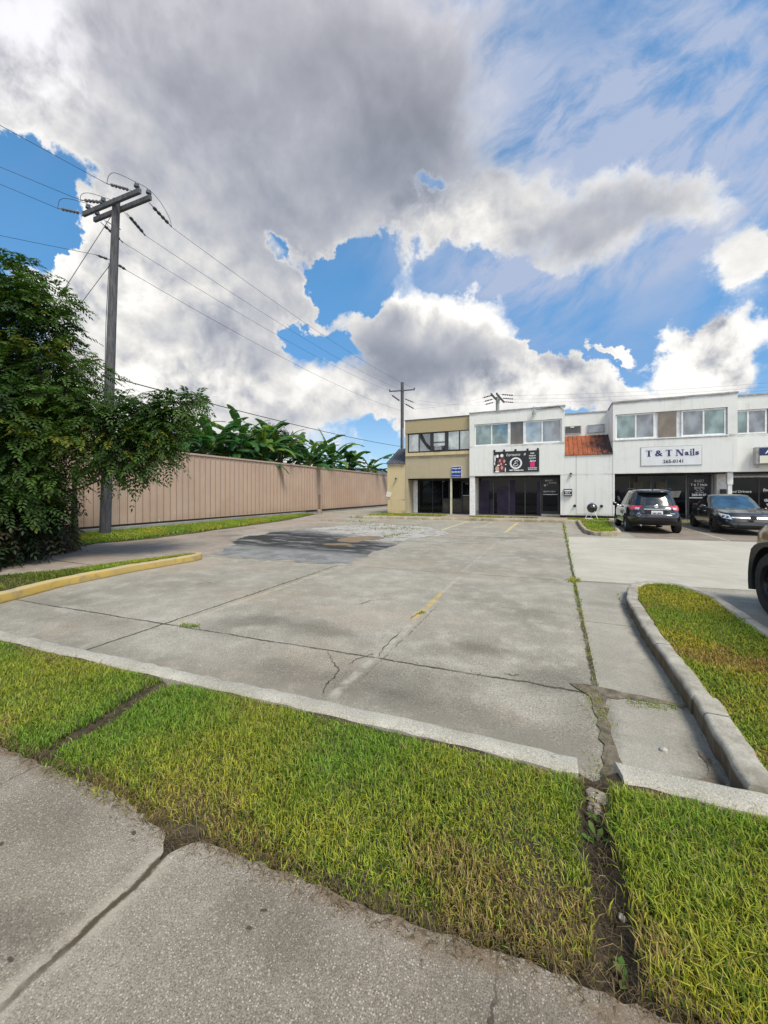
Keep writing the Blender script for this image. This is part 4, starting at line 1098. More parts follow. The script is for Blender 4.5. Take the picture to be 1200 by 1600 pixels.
MB().box(-.76, .06, 25.145, 25.152, .42, 2.39).build('pane', M['shop_glass'], dr)
MB().box(-.74, .05, 25.09, 25.12, 1.40, 1.45).build('handle', M['galv'], dr)
tx = MB(); put_text(tx, 'BEAUTY', .13, -.42, 25.138, 2.26, .42, bold=.003); put_text(tx, '& MAKE', .11, -.22, 25.138, 2.12, .40, bold=.002); put_text(tx, 'S', .15, -.50, 25.138, 2.03); put_text(tx, '504-914-7814', .13, -.40, 25.138, 1.60, .66, bold=.003)
tx.box(-.69, -.58, 25.135, 25.139, 1.92, 2.02)
build_lines(tx, 'lettering', M['galv'], dr)
MB().box(-.84, .19, 24.95, 25.3, .119, .25).build('door_step', M['post_cream'], S)
# salon banner
B = thing('banner', 'black salon banner with a white ring emblem, portraits and a pink square', 'banner', (-2.2, 24, 2.75))
pn = MB().box(-3.48, -.92, 23.965, 23.995, 2.76, 4.0)
for xx in (-3.44, -2.87, -2.22, -1.55, -.99): pn.box(xx - .055, xx + .055, 23.963, 23.993, 4.0, 4.12)
pn.build('panel', M['banner_black'], B)
wt_ = MB()
n_ = 40; cxr, czr = -2.20, 3.28
def zz_(dx): return 0
ring_o = [(cxr + .345 * math.cos(2 * PI * k / n_), 23.96, czr + .345 * math.sin(2 * PI * k / n_)) for k in range(n_)]
ring_i = [(cxr + .255 * math.cos(2 * PI * k / n_), 23.96, czr + .255 * math.sin(2 * PI * k / n_)) for k in range(n_)]
MB().add(ring_o + ring_i, [(k, (k + 1) % n_, n_ + (k + 1) % n_, n_ + k) for k in range(n_)]).build('emblem_ring', M['text_white'], B, fix=False)
def stroke(mb, pts, wd, y):
    """flat ribbon in the x/z plane through smooth points"""
    P_ = [Vector((a, 0, b)) for a, b in pts]; Q_ = []
    for i in range(len(P_) - 1):
        p0, p1, p2, p3 = P_[max(i - 1, 0)], P_[i], P_[i + 1], P_[min(i + 2, len(P_) - 1)]
        for t in (0, .25, .5, .75):
            Q_.append(.5 * ((2 * p1) + (p2 - p0) * t + (2 * p0 - 5 * p1 + 4 * p2 - p3) * t * t + (3 * p1 - p0 - 3 * p2 + p3) * t ** 3))
    Q_.append(P_[-1]); L_, R_ = [], []
    for i, q in enumerate(Q_):
        t = (Q_[min(i + 1, len(Q_) - 1)] - Q_[max(i - 1, 0)]).normalized(); nl = Vector((-t.z, 0, t.x)) * wd / 2
        L_.append((q.x + nl.x, y, q.z + nl.z)); R_.append((q.x - nl.x, y, q.z - nl.z))
    k = len(Q_)
    mb.add(L_ + R_, [(i, i + 1, k + i + 1, k + i) for i in range(k - 1)])
sw_ = MB(); stroke(sw_, [(cxr + .13, czr + .10), (cxr + .06, czr + .15), (cxr - .04, czr + .10), (cxr - .03, czr + .02), (cxr + .10, czr + .01), (cxr - .06, czr - .02), (cxr - .14, czr - .10), (cxr - .06, czr - .17), (cxr + .08, czr - .13), (cxr + .12, czr - .07)], .035, 23.958)
sw_.build('emblem_swirl', M['text_white'], B, fix=False)
put_text(wt_, 'Expressions', .24, -2.35, 23.96, 3.77, .80, shear=.35, bold=-.001, depth=.001); put_text(wt_, '&', .20, -1.70, 23.96, 3.80, shear=.3, depth=.001)
put_text(wt_, '4607 Wabash Ave', .12, -2.18, 23.96, 2.87, .80, bold=.005, depth=.001)
for t_, z_, w_ in (('HAIR', 3.84, .22), ('MAKE-UP', 3.69, .36), ('BLOWOUTS', 3.55, .36)): put_text(wt_, t_, .10, -1.29, 23.96, z_, w_, bold=.003, depth=.001)
put_text(wt_, 'Salon', .17, -1.27, 23.96, 3.40, .34, shear=.4, bold=.003, depth=.001)
put_text(wt_, 'BY APPOINTMENT', .075, -1.28, 23.96, 2.98, .50, bold=.003, depth=.001); put_text(wt_, '504-914-7814', .075, -1.28, 23.96, 2.89, .48, bold=.003, depth=.001)
build_lines(wt_, 'lettering', M['text_white'], B, False)
MB().box(-1.41, -1.16, 23.957, 23.962, 3.04, 3.32).build('pink_square', M['pink'], B)
def disc(mb, cx, cz, rx_, rz_, y, n=14): mb.add([(cx + rx_ * math.cos(2 * PI * k / n), y, cz + rz_ * math.sin(2 * PI * k / n)) for k in range(n)], [tuple(range(n))])
for i_, a in enumerate(((-2.98, 3.45, .13, .30), (-2.95, 3.15, .10, .2), (-3.02, 2.88, .16, .10), (-3.15, 3.35, .12, .16))):
    q_ = MB(); disc(q_, *a, 23.960 - .0004 * i_); q_.build('portrait_print', M['maroon_print'], B, fix=False)
for i_, a in enumerate(((-3.27, 2.98, .12, .16), (-3.0, 3.03, .07, .11), (-2.86, 3.42, .06, .10), (-3.12, 3.46, .05, .09), (-3.05, 3.25, .05, .08))):
    q_ = MB(); disc(q_, *a, 23.958 - .0004 * i_); q_.build('portrait_face', M['skin_light'], B, fix=False)
for i_, a in enumerate(((-3.26, 3.73, .08, .10), (-3.40, 3.60, .04, .20), (-3.0, 3.76, .09, .10), (-3.20, 3.18, .08, .04), (-3.27, 2.81, .13, .05), (-2.80, 2.90, .03, .14), (-2.78, 3.22, .05, .03), (-3.42, 3.3, .03, .12))):
    q_ = MB(); disc(q_, *a, 23.956 - .0004 * i_); q_.build('portrait_highlight', M['text_white'], B, fix=False)
# roof flood light and conduit
fl = thing('floodlight', 'grey floodlight hanging from the parapet of the salon unit', 'floodlight', (-1.2, 24, 6.3))
MB().lathe([(0, .22), (.05, .20), (.07, .08), (.11, -.06), (.115, -.14), (0, -.15)], (-1.2, 23.84, 6.18), (0, -.25, 1), 12).build('lamp_head', M['galv'], fl, smooth=2)
MB().tube([(-1.2, 23.99, 6.5), (-1.2, 23.84, 6.52), (-1.2, 23.82, 6.38)], .02, 6).build('bracket', M['galv'], fl)
cw = tag(MB().tube([(-1.1, 23.95, 6.33), (-.5, 23.975, 6.40), (-.1, 23.975, 6.425), (.15, 23.97, 6.40), (.33, 23.97, 6.22), (.41, 23.97, 6.14)], .014, 5).build('electric_cable', M['wire']), 'black cable running along the salon parapet from the floodlight', 'cable')

# nail shop ------------------------------------------------------------------------
N = thing('shop_building', 'white two storey nail shop with a rusty orange metal roof bay', 'building', (4.4, 24, .12))
w = MB()
w.box(.425, 2.78, 24.02, 26.2, .27, 3.62)                        # ground floor bay under the rusty roof
w.box(.425, 2.78, 26.2, 33, .27, 6.34)
w.box(2.78, 8.0, 24.0, 24.3, 5.735, 6.38); w.box(2.78, 8.0, 24.0, 24.3, 2.56, 4.38)
w.box(2.78, 2.90, 24.0, 24.3, 4.38, 5.735); w.box(7.63, 8.0, 24.0, 24.3, 4.38, 5.735)
w.box(2.78, 8.0, 24.3, 33, 2.56, 6.36); w.box(2.78, 2.86, 24.0, 33.0, .27, 2.56); w.box(2.86, 8.0, 25.5, 33, .118, 2.56)
w.build('wall', M['wall_white'], N)
MB().box(.43, 2.775, 24.05, 26.1, .119, .27).build('gap_shade', M['interior_dark'], N)  # dark block in place of the shaded gap under the wall panel
MB().box(.43, 2.74, 26.16, 26.24, 6.34, 6.40).box(2.74, 8.03, 23.96, 24.34, 6.38, 6.45).box(2.742, 2.80, 24.34, 26.16, 6.375, 6.445).build('coping', M['coping_grey'], N)
MB().box(.99, 1.01, 24.012, 24.019, .28, 3.6).build('panel_joint', M['coping_grey'], N)
seam_roof('metal_roof', .43, 2.78, 23.97, 3.62, 26.19, 4.93, M['roof_rust'], N, .235)
for a, b_, pn_ in ((.46, 1.36, ['pane_dark']), (1.69, 2.59, ['pane_grey'])):
    fr = MB().box(a, b_, 26.14, 26.19, 5.12, 5.16).box(a, b_, 26.14, 26.19, 5.57, 5.61).box(a, a + .04, 26.142, 26.188, 5.16, 5.57).box(b_ - .04, b_, 26.142, 26.188, 5.16, 5.57).build('clerestory_window', M['coping_grey'], N)
    MB().box(a + .03, b_ - .03, 26.16, 26.17, 5.14, 5.59).build('pane', M[pn_[0]], fr)
MB().box(.78, .98, 26.1, 26.13, 5.50, 5.56).build('vent_slot', M['white_trim'], N)
MB().box(2.9, 7.63, 24.13, 24.16, 4.38, 5.735).build('window_backing', M['white_trim'], N)
window_unit(N, 2.905, 4.68, 4.40, 5.72, 24.06, [3.83], 'white_trim', ['pane_teal', 'pane_grey'], .07)
MB().box(4.83, 5.60, 24.08, 24.11, 4.39, 5.73).build('blind_panel', M['pane_brown'], N)
window_unit(N, 5.80, 7.58, 4.40, 5.72, 24.06, [6.70], 'white_trim', ['pane_grey', 'pane_teal'], .07)
MB().box(2.88, 7.66, 23.97, 24.12, 4.34, 4.39).build('sill', M['white_trim'], N)
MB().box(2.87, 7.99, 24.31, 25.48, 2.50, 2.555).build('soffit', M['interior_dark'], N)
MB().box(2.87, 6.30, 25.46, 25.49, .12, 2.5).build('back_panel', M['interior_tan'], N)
f = MB()
for xx in (2.9, 3.75, 4.15, 4.75, 5.45): f.box(xx - .03, xx + .03, 25.36, 25.42, .13, 2.5)
f.box(2.9, 6.3, 25.362, 25.418, .13, .2)
sf = f.build('shopfront_frame', M['coping_dark'], N)
for a, b_ in ((2.9, 3.75), (4.15, 4.75), (4.75, 5.45)):
    MB().box(a, b_, 25.385, 25.395, .2, 2.46).build('pane', M['shop_glass'], sf)
for a in (3.90, 4.95):
    MB().box(a, a + .46, 25.30, 25.315, 1.70, 2.12).build('window_picture', M['interior_tan'], sf)
fanp = MB(); fanp.add([(5.60, 25.37, 1.62), (6.12, 25.37, 1.64), (6.0, 25.37, 1.28), (5.74, 25.37, 1.28)], [(0, 1, 2, 3)]).build('fan_decal', M['coping_grey'], sf, fix=False)
MB().box(5.48, 6.3, 25.40, 25.44, .13, 2.46).build('dark_panel', M['shop_glass'], sf)
dr = MB().box(6.35, 6.43, 25.25, 25.31, .13, 2.47).box(7.28, 7.36, 25.25, 25.31, .13, 2.47).box(6.43, 7.28, 25.252, 25.308, 2.38, 2.468).box(6.43, 7.28, 25.252, 25.308, .13, .35).build('door', M['black_trim'], N)
MB().box(6.43, 7.28, 25.275, 25.285, .35, 2.38).build('pane', M['shop_glass'], dr)
MB().box(6.42, 7.2, 25.21, 25.24, 1.24, 1.30).build('handle', M['white_trim'], dr)
tx = MB(); put_text(tx, '4603', .22, 6.84, 25.268, 2.16, .42, bold=-.004); put_text(tx, 'T & T Nails', .15, 6.84, 25.268, 1.96, .70, bold=.004)
for t_, z_, w_ in (('Manicure Pedicure', 1.83, .42), ('Open Mon - Sat', 1.74, .44), ('9am - 6pm', 1.65, .26), ('Sun Closed', 1.56, .34)): put_text(tx, t_, .07, 6.86, 25.268, z_, w_, bold=.001)
put_text(tx, '265-0141', .16, 6.84, 25.268, 1.43, .60, bold=.008)
build_lines(tx, 'lettering', M['text_white'], dr)
MB().box(7.50, 7.98, 25.0, 25.49, .118, 2.5).build('pilaster', M['white_trim'], N)
mt = thing('meter_box', 'black meter box fixed to the white pilaster by the nail shop door', 'meter box', (7.75, 24.95, 1.4))
MB().box(7.62, 7.88, 24.88, 24.99, 1.22, 1.72).build('case', M['black_trim'], mt, bevel=.01)
MB().box(7.66, 7.84, 24.86, 24.878, 1.30, 1.42).build('cover', M['black_plastic'], mt)
# nail shop sign
SN = thing('sign', 'flat white sign with large navy serif letters on the nail shop front', 'sign', (5.33, 24, 2.9))
MB().box(4.06, 6.60, 23.965, 23.998, 2.95, 3.91).build('panel', M['sign_white'], SN)
MB().box(4.04, 6.62, 23.975, 23.997, 2.93, 2.948).box(4.04, 6.62, 23.975, 23.997, 3.912, 3.93).box(4.04, 4.058, 23.975, 23.997, 2.948, 3.912).box(6.602, 6.62, 23.975, 23.997, 2.948, 3.912).build('frame', M['coping_grey'], SN)
def serif_T(mb, cx, z0, h, wd, y):
    mb.box(cx - .045 * h / .32 * .9, cx + .045 * h / .32 * .9, y, y + .006, z0, z0 + h)
    mb.box(cx - wd / 2, cx + wd / 2, y + .0005, y + .0065, z0 + h * .93, z0 + h)
    for s in (-1, 1): mb.add([(cx + s * wd / 2, y, z0 + h), (cx + s * wd / 2, y, z0 + h * .70), (cx + s * wd * .42, y, z0 + h * .93)], [(0, 1, 2)])
    mb.box(cx - wd * .3, cx + wd * .3, y + .0005, y + .0065, z0, z0 + h * .06)
tx = MB(); Y_ = 23.955; zb = 3.42; hh = .32
serif_T(tx, 4.40, zb, hh, .27, Y_); serif_T(tx, 5.26, zb, hh, .27, Y_)
put_text(tx, '&', .42, 4.83, Y_ + .004, zb + hh / 2, .33, bold=.008)
x0 = 5.55                                                              # serif N
tx.box(x0 + .03, x0 + .06, Y_, Y_ + .006, zb, zb + hh); tx.box(x0 + .27, x0 + .30, Y_, Y_ + .006, zb, zb + hh)
tx.add([(x0 + .02, Y_ - .001, zb + hh), (x0 + .105, Y_ - .001, zb + hh), (x0 + .31, Y_ - .001, zb), (x0 + .225, Y_ - .001, zb)], [(0, 1, 2, 3)])
for a, b_, zz in ((-.015, .09, 0), (.225, .345, hh - .022), (-.015, .05, hh - .022)): tx.box(x0 + a, x0 + b_, Y_ - .0005, Y_ + .0055, zb + zz, zb + zz + .022)
put_text(tx, 'a', .34, 6.0, Y_ + .004, zb + .105, .17, bold=.010)
for cx in (6.17, 6.275):
    tl = .22 if cx < 6.2 else .34
    tx.box(cx - .027, cx + .027, Y_, Y_ + .006, zb, zb + tl); tx.box(cx - .05, cx + .05, Y_ - .0005, Y_ + .0055, zb, zb + .02); tx.box(cx - .05, cx, Y_ - .0005, Y_ + .0055, zb + tl - .022, zb + tl)
disc(tx, 6.17, zb + .29, .033, .033, Y_)
put_text(tx, 's', .34, 6.42, Y_ + .004, zb + .105, .15, bold=.010)
tx.build('lettering', M['text_navy'], SN, fix=False)
tx = MB(); put_text(tx, '265-0141', .235, 5.43, Y_ + .004, 3.15, .84, bold=.004)
tx.build('phone_number', M['text_dark'], SN)
# mailbox, wall lamps, hose taps on the bay
mb_ = thing('mailbox', 'black and white wall mailbox on the white bay beside the salon door', 'mailbox', (.58, 24, 1.3))
body_ = MB(); pr = [(0, 0), (-.10, 0), (-.15, .05), (-.15, .30), (-.13, .38), (0, .40)]
vs = [(xx, 24.018 + a, 1.35 + b_) for xx in (.37, .79) for a, b_ in pr]
body_.add(vs, [tuple(range(6)), tuple(range(11, 5, -1))] + [(i, (i + 1) % 6, 6 + (i + 1) % 6, 6 + i) for i in range(6)])
body_.build('box', M['black_trim'], mb_)
MB().box(.40, .76, 23.86, 23.866, 1.61, 1.68).box(.40, .76, 23.86, 23.866, 1.405, 1.435).build('label_strip', M['text_white'], mb_)
tx = MB(); put_text(tx, '4605 A', .085, .56, 23.862, 1.53, .26, bold=.003); build_lines(tx, 'lettering', M['text_white'], mb_)
wl = thing('wall_lamp', 'small lantern wall lamp on the white bay above the mailbox', 'wall lamp', (.73, 24, 2.5))
MB().lathe([(0, .13), (.05, .11), (.075, .03), (.07, .02), (0, .02)], (.73, 23.93, 2.53), n=10).box(.715, .745, 23.93, 24.02, 2.57, 2.60).build('hood', M['black_trim'], wl)
MB().lathe([(.055, .02), (.06, -.06), (.04, -.11), (0, -.12)], (.73, 23.93, 2.53), n=10).build('lamp_glass', M['galv'], wl)
for xx, lb in ((.93, 'dark pipe stub on the white bay to the left of the kettle grill'), (2.24, 'dark pipe stub on the white bay to the right of the kettle grill')):
    tag(MB().lathe([(0, -.10), (.045, -.10), (.05, 0), (.08, .0), (.08, .02)], (xx, 24.0, .80), (0, 1, 0), 10).build('pipe_stub', M['black_trim']), lb, 'pipe')
# insurance unit on the right
I = thing('shop_building', 'white insurance office unit at the right end of the shop row', 'building', (11, 24.4, .12))
w = MB()
w.box(8.005, 16, 24.4, 24.65, 5.60, 6.28); w.box(8.005, 16, 24.4, 24.65, 2.57, 4.40); w.box(10.6, 16, 24.4, 24.65, 4.40, 5.60)
w.box(8.005, 16, 24.65, 33, 2.57, 6.27); w.box(8.005, 16, 25.9, 33, .118, 2.57)
w.build('wall', M['wall_white'], I)
MB().box(8.035, 16.05, 24.36, 24.7, 6.28, 6.34).build('coping', M['coping_grey'], I)
window_unit(I, 8.01, 9.25, 4.42, 5.59, 24.46, [8.55], 'white_trim', ['pane_teal', 'pane_grey'], .07)
window_unit(I, 9.30, 10.59, 4.42, 5.59, 24.46, [9.95], 'white_trim', ['pane_grey', 'pane_grey'], .07)
MB().box(8.01, 15.98, 24.66, 25.88, 2.52, 2.566).build('soffit', M['interior_dark'], I)
MB().box(8.01, 15.98, 25.45, 25.50, 2.32, 2.40).build('lintel', M['galv'], I)
f = MB()
for xx in (8.05, 9.35, 10.9, 12.5): f.box(xx - .03, xx + .03, 25.52, 25.58, .13, 2.30)
f.box(8.05, 15.9, 25.522, 25.578, .13, .2)
sf = f.build('shopfront_frame', M['black_trim'], I)
for a, b_ in ((8.05, 9.35), (9.35, 10.9), (10.9, 12.5)):
    MB().box(a, b_, 25.54, 25.55, .18, 2.28).build('pane', M['shop_glass'], sf)
tx = MB(); put_text(tx, 'Good Drivers', .17, 8.56, 25.53, 1.60, 1.0, bold=.004)
for t_, z_, w_ in (('Free Quotes', 1.66, .92), ('with', 1.40, .34), ('Great Co\'s.', 1.16, .86), ('265-7100', .92, .70)): put_text(tx, t_, .18, 9.98, 25.53, z_, w_, bold=.010)
build_lines(tx, 'lettering', M['text_white'], sf)
MB().box(7.70, 7.86, 24.2, 24.36, .13, 1.95).build('post', M['white_trim'], I)
MB().box(7.67, 7.89, 24.17, 24.39, 1.95, 2.55).build('post_sleeve', M['white_trim'], I)
SI_ = thing('sign', 'boxed sign cut off by the right edge, navy over cream, on the insurance unit', 'sign', (9.6, 24.2, 2.9))
MB().box(8.68, 11.2, 24.02, 24.30, 2.90, 3.72).build('cabinet', M['coping_grey'], SI_, bevel=.012)
MB().box(8.82, 11.1, 23.99, 24.015, 3.31, 3.67).build('navy_face', M['sign_navy'], SI_)
MB().box(8.82, 11.1, 23.99, 24.015, 2.95, 3.305).build('cream_face', M['sign_cream'], SI_)
tx = MB(); put_text(tx, 'AUTO INSURANCE', .26, 9.98, 23.985, 3.49, 1.95, bold=.01, shear=.25)
build_lines(tx, 'lettering', M['text_white'], SI_)
MB().tube([(8.85, 24.2, 2.90), (8.85, 24.2, 2.78), (8.85, 24.38, 2.78)], .025, 6).build('bracket', M['galv'], SI_)
# kettle grill
K = thing('kettle_grill', 'black kettle grill on pale legs standing against the white bay', 'grill', (1.73, 23.3, .12))
MB().lathe([(0, .30), (.06, .295), (.15, .26), (.225, .18), (.26, .075), (.268, .06), (.268, .045)], (1.73, 23.3, .68), n=24).build('lid', M['car_black'], K, smooth=2)
MB().lathe([(.262, .045), (.255, 0), (.20, -.13), (.10, -.20), (0, -.215)], (1.73, 23.3, .68), n=24).build('bowl', M['car_black'], K, smooth=2)
MB().tube([(1.66, 23.3, .975), (1.68, 23.3, 1.02), (1.78, 23.3, 1.02), (1.80, 23.3, .965)], .016, 6).build('handle', M['galv'], K)
for a, b_ in ((-.30, -.12), (.22, -.22), (-.03, .22)):
    MB().tube([(1.73 + a * .45, 23.3 + b_ * .6, .58), (1.73 + a * 1.15, 23.3 + b_ * 1.1, .125)], .017, 6).build('leg', M['white_trim'], K)
MB().tube([(1.98, 23.3, .80), (2.08, 23.3, .80), (2.08, 23.3, .77), (1.98, 23.3, .77)], .012, 6).build('side_handle', M['galv'], K)
for i, (sx, sy, a, b_, lb) in enumerate(((1.55, 23.0, .26, .07, 'flat pale stone lying under the kettle grill'), (2.62, 23.1, .17, .08, 'pale stone lying right of the kettle grill near the bay corner'))):
    rr = random.Random(i); mb = MB()
    mb.lathe([(0, b_), (a * .5, b_ * .95), (a * .85, b_ * .55), (a, 0), (a * .95, -.03)], (sx, sy, .12), n=11)
    mb.v = [(p[0] + rr.uniform(-.02, .02), p[1] + rr.uniform(-.02, .02), p[2] + rr.uniform(-.008, .008)) for p in mb.v]
    tag(mb.build('stone', M['stone'], smooth=True), lb, 'stone')
# ------------------------------------------------------------------ fence
F = thing('metal_fence', 'tall tan corrugated metal fence on a low concrete footing left of the lot', 'fence', (-16.4, 20, 0))
mb = MB(); prof = []
yy = 1.5
while yy < 43:
    prof += [(-16.40, yy), (-16.40, yy + .235), (-16.368, yy + .25), (-16.368, yy + .285), (-16.40, yy + .32)]
    yy += .325
dz = lambda y_: 3.50 - .004 * max(0, y_ - 12)
mb.grid([[(a, b_, .25) for a, b_ in prof], [(a, b_, dz(b_)) for a, b_ in prof]])
mb.build('panel', M['fence'], F, fix=False)
MB().add([(-16.42, 1.5, 3.52), (-16.33, 1.5, 3.52), (-16.33, 43, dz(43) + .02), (-16.42, 43, dz(43) + .02), (-16.42, 1.5, 3.44), (-16.33, 1.5, 3.44), (-16.33, 43, dz(43) - .06), (-16.42, 43, dz(43) - .06)], [(0, 1, 2, 3), (1, 5, 6, 2), (4, 0, 3, 7), (4, 7, 6, 5)]).build('cap_rail', M['fence'], F)
sm = MB(); yy = 1.5
while yy < 43:
    sm.box(-16.371, -16.3665, yy + .2865, yy + .316, .255, 3.44); yy += .325
sm.build('seam', M['fence_seam'], F)
MB().box(-16.47, -16.415, 1.5, 43, .10, 3.40).build('shade_backing', M['interior_dark'], F)  # dark sheet that draws the black shade line between panels and footing
MB().box(-16.55, -16.26, 1.5, 22.6, -.02, .16).build('footing', M['footing'], F, bevel=.015)
MB().box(-16.55, -16.30, 22.62, 43, -.02, .09).build('footing', M['footing'], F, bevel=.015)
bo = thing('bollard', 'slim rusty steel post with a yellowed base standing by the far end of the fence', 'post', (-15.5, 23.2, 0))
MB().box(-15.56, -15.44, 23.14, 23.26, .28, 1.40).build('post', M['fence_seam'], bo, bevel=.008)
MB().lathe([(.20, 0), (.19, .26), (.15, .31), (0, .32)], (-15.5, 23.2, 0), n=12).build('base', M['curb_dirty'], bo)

# ------------------------------------------------------------------ utility poles and lines
def insulator_string(mb, p0, p1, n=5, r=.075):
    p0, p1 = Vector(p0), Vector(p1); d = p1 - p0; L = d.length; d.normalize()
    pr = [(0.012, 0)]
    s = L * .16; seg = (L - 2 * s) / n
    pr += [(.014, s)]
    for i in range(n):
        a = s + seg * i
        pr += [(.03, a + seg * .08), (r, a + seg * .25), (r, a + seg * .7), (.035, a + seg * .92)]
    pr += [(.014, L - s), (.02, L - .03), (.012, L)]
    mb.lathe(pr, p0, d, 8)
def sagline(a, b_, sag, n=24):
    a, b_ = Vector(a), Vector(b_)
    return [a.lerp(b_, i / n) - Vector((0, 0, sag * 4 * (i / n) * (1 - i / n))) for i in range(n + 1)]
WG = 'power lines between the utility poles'
def wire(name, label, a, b_, sag, r=.008, cat='power line', group=WG, n=24):
    return tag(MB().tube(sagline(a, b_, sag, n), r, 5).build(name, M['wire'], smooth=True), label, cat, group)
UP = thing('utility_pole', 'tall weathered wooden utility pole rising from the verge near the fence', 'utility pole', (-15.33, 8.78, 0))
MB().tube([(-15.33, 8.78, -.1), (-15.26, 8.84, 3.5), (-15.17, 8.93, 8), (-15.09, 9.04, 12.55)], [.185, .165, .145, .125], 14).build('pole', M['pole_wood'], UP, smooth=2)
MB().obox((-15.15, 8.87, 12.34), (3.18, .10, .17), Matrix.Rotation(R(2.5), 3, 'Z')).build('crossarm', M['arm_wood'], UP, bevel=.008)
MB().obox((-15.10, 9.23, 12.34), (3.16, .10, .17), Matrix.Rotation(R(2.5), 3, 'Z')).build('crossarm', M['arm_wood'], UP, bevel=.008)
ends_r = [((-13.70, 9.36, 12.25), (-14.05, 10.55, 12.18)), ((-15.0, 9.36, 12.25), (-15.50, 10.45, 12.18)), ((-16.45, 9.26, 12.25), (-16.80, 10.35, 12.18))]
ends_l = [((-13.75, 8.80, 12.30), (-14.27, 8.20, 12.30)), ((-15.25, 8.78, 12.32), (-15.98, 8.30, 12.32)), ((-16.55, 8.70, 12.25), (-17.12, 8.12, 12.25))]
for a, b_ in ends_r:
    q = MB(); insulator_string(q, a, b_, 4, .06); q.build('insulator_string', M['insulator_dark'], UP)
for a, b_ in ends_l:
    q = MB(); insulator_string(q, a, b_, 5, .06); q.build('insulator_string', M['insulator'], UP)
def pin_ins(p): return MB().lathe([(.02, 0), (.02, .05), (.09, .06), (.095, .11), (.06, .12), (.075, .15), (.07, .19), (.03, .22), (0, .22)], p, n=10).build('insulator', M['insulator'], UP, smooth=2)
for p in ((-13.72, 8.92, 12.44), (-16.45, 8.82, 12.44), (-15.55, 8.85, 12.44), (-13.62, 9.29, 12.44), (-16.5, 9.17, 12.44), (-15.42, 9.2, 12.44)): pin_ins(p)
def jumper(pts): MB().tube(pts, .009, 5).build('jumper_wire', M['wire'], UP, smooth=True)
def smooth_pts(pts, k=5):
    P_ = [Vector(p) for p in pts]; out = []
    for i in range(len(P_) - 1):
        p0, p1, p2, p3 = P_[max(i - 1, 0)], P_[i], P_[i + 1], P_[min(i + 2, len(P_) - 1)]
        for j in range(k):
            t = j / k
            out.append(.5 * ((2 * p1) + (p2 - p0) * t + (2 * p0 - 5 * p1 + 4 * p2 - p3) * t * t + (3 * p1 - p0 - 3 * p2 + p3) * t ** 3))
    return out + [P_[-1]]
jumper(smooth_pts([(-14.25, 8.22, 12.3), (-14.22, 8.28, 12.62), (-14.10, 8.45, 12.78), (-13.72, 8.92, 12.67), (-13.62, 9.29, 12.66), (-13.72, 9.8, 12.6), (-13.95, 10.35, 12.42), (-14.04, 10.52, 12.18)]))
jumper(smooth_pts([(-15.98, 8.3, 12.3), (-15.97, 8.34, 12.55), (-15.8, 8.5, 12.66), (-15.55, 8.85, 12.67), (-15.42, 9.2, 12.66), (-15.35, 9.8, 12.3), (-15.5, 10.42, 12.15)]))
jumper(smooth_pts([(-17.1, 8.14, 12.25), (-17.08, 8.2, 12.6), (-16.9, 8.4, 12.72), (-16.45, 8.82, 12.67), (-16.5, 9.17, 12.66), (-16.65, 9.7, 12.4), (-16.8, 10.32, 12.15)]))
MB().tube([(-15.12, 8.9, 11.55), (-15.12, 8.70, 11.55), (-15.10, 9.2, 11.55)], .02, 6).build('bolt', M['galv'], UP)
q = MB(); insulator_string(q, (-15.12, 8.83, 10.2), (-15.30, 8.45, 10.22), 2, .05); q.build('insulator_string', M['insulator_dark'], UP)
q = MB(); insulator_string(q, (-15.07, 9.05, 10.15), (-15.10, 9.42, 10.12), 2, .05); q.build('insulator_string', M['insulator_dark'], UP)
MB().tube([(-15.36, 8.72, .05), (-15.33, 8.72, 3.5), (-15.27, 8.78, 7.9), (-15.19, 8.84, 10.1)], .012, 5).build('ground_wire', M['wire'], UP)
UB = thing('utility_pole', 'distant grey utility pole with a thin crossarm beside the tan building', 'utility pole', (-15.75, 40, 0))
MB().tube([(-15.75, 40, -.1), (-15.74, 40, 13.8)], [.21, .17], 10).build('pole', M['pole_wood'], UB, smooth=2)
MB().obox((-15.72, 39.85, 12.85), (2.9, .10, .12), Matrix.Rotation(R(8), 3, 'Z')).build('crossarm', M['arm_wood'], UB)
for a in (-1.4, 1.4): MB().lathe([(.03, 0), (.09, .04), (.09, .12), (.05, .2), (0, .2)], (-15.72 + a, 39.85 + a * .14, 12.9), n=8).build('insulator', M['insulator'], UB)
q = MB(); insulator_string(q, (-15.8, 39.8, 11.6), (-16.5, 38.4, 12.2), 5, .09); q.build('insulator_string', M['insulator_dark'], UB)
q = MB(); insulator_string(q, (-15.6, 40.1, 11.5), (-14.6, 41.2, 10.9), 5, .08); q.build('insulator_string', M['insulator_dark'], UB)
q = MB(); insulator_string(q, (-15.6, 39.9, 12.0), (-14.4, 40.6, 11.5), 4, .07); q.build('insulator_string', M['insulator_dark'], UB)
MB().box(-15.62, -15.50, 39.8, 39.95, 4.2, 8.6).build('riser_conduit', M['galv'], UB)
UC = thing('utility_pole', 'pale utility pole with a double crossarm showing above the salon roof', 'utility pole', (-7.0, 51.6, 0))
MB().tube([(-7.0, 51.6, -.1), (-7.0, 51.6, 13.9)], [.24, .22], 10).build('pole', M['pole_pale'], UC, smooth=2)
for dx in (-.32, .32):
    MB().add([], []).obox((-6.95 + dx, 51.5, 13.7), (.15, 5.2, .22), Matrix.Rotation(R(-3), 3, 'Z')).build('crossarm', M['arm_wood'], UC)
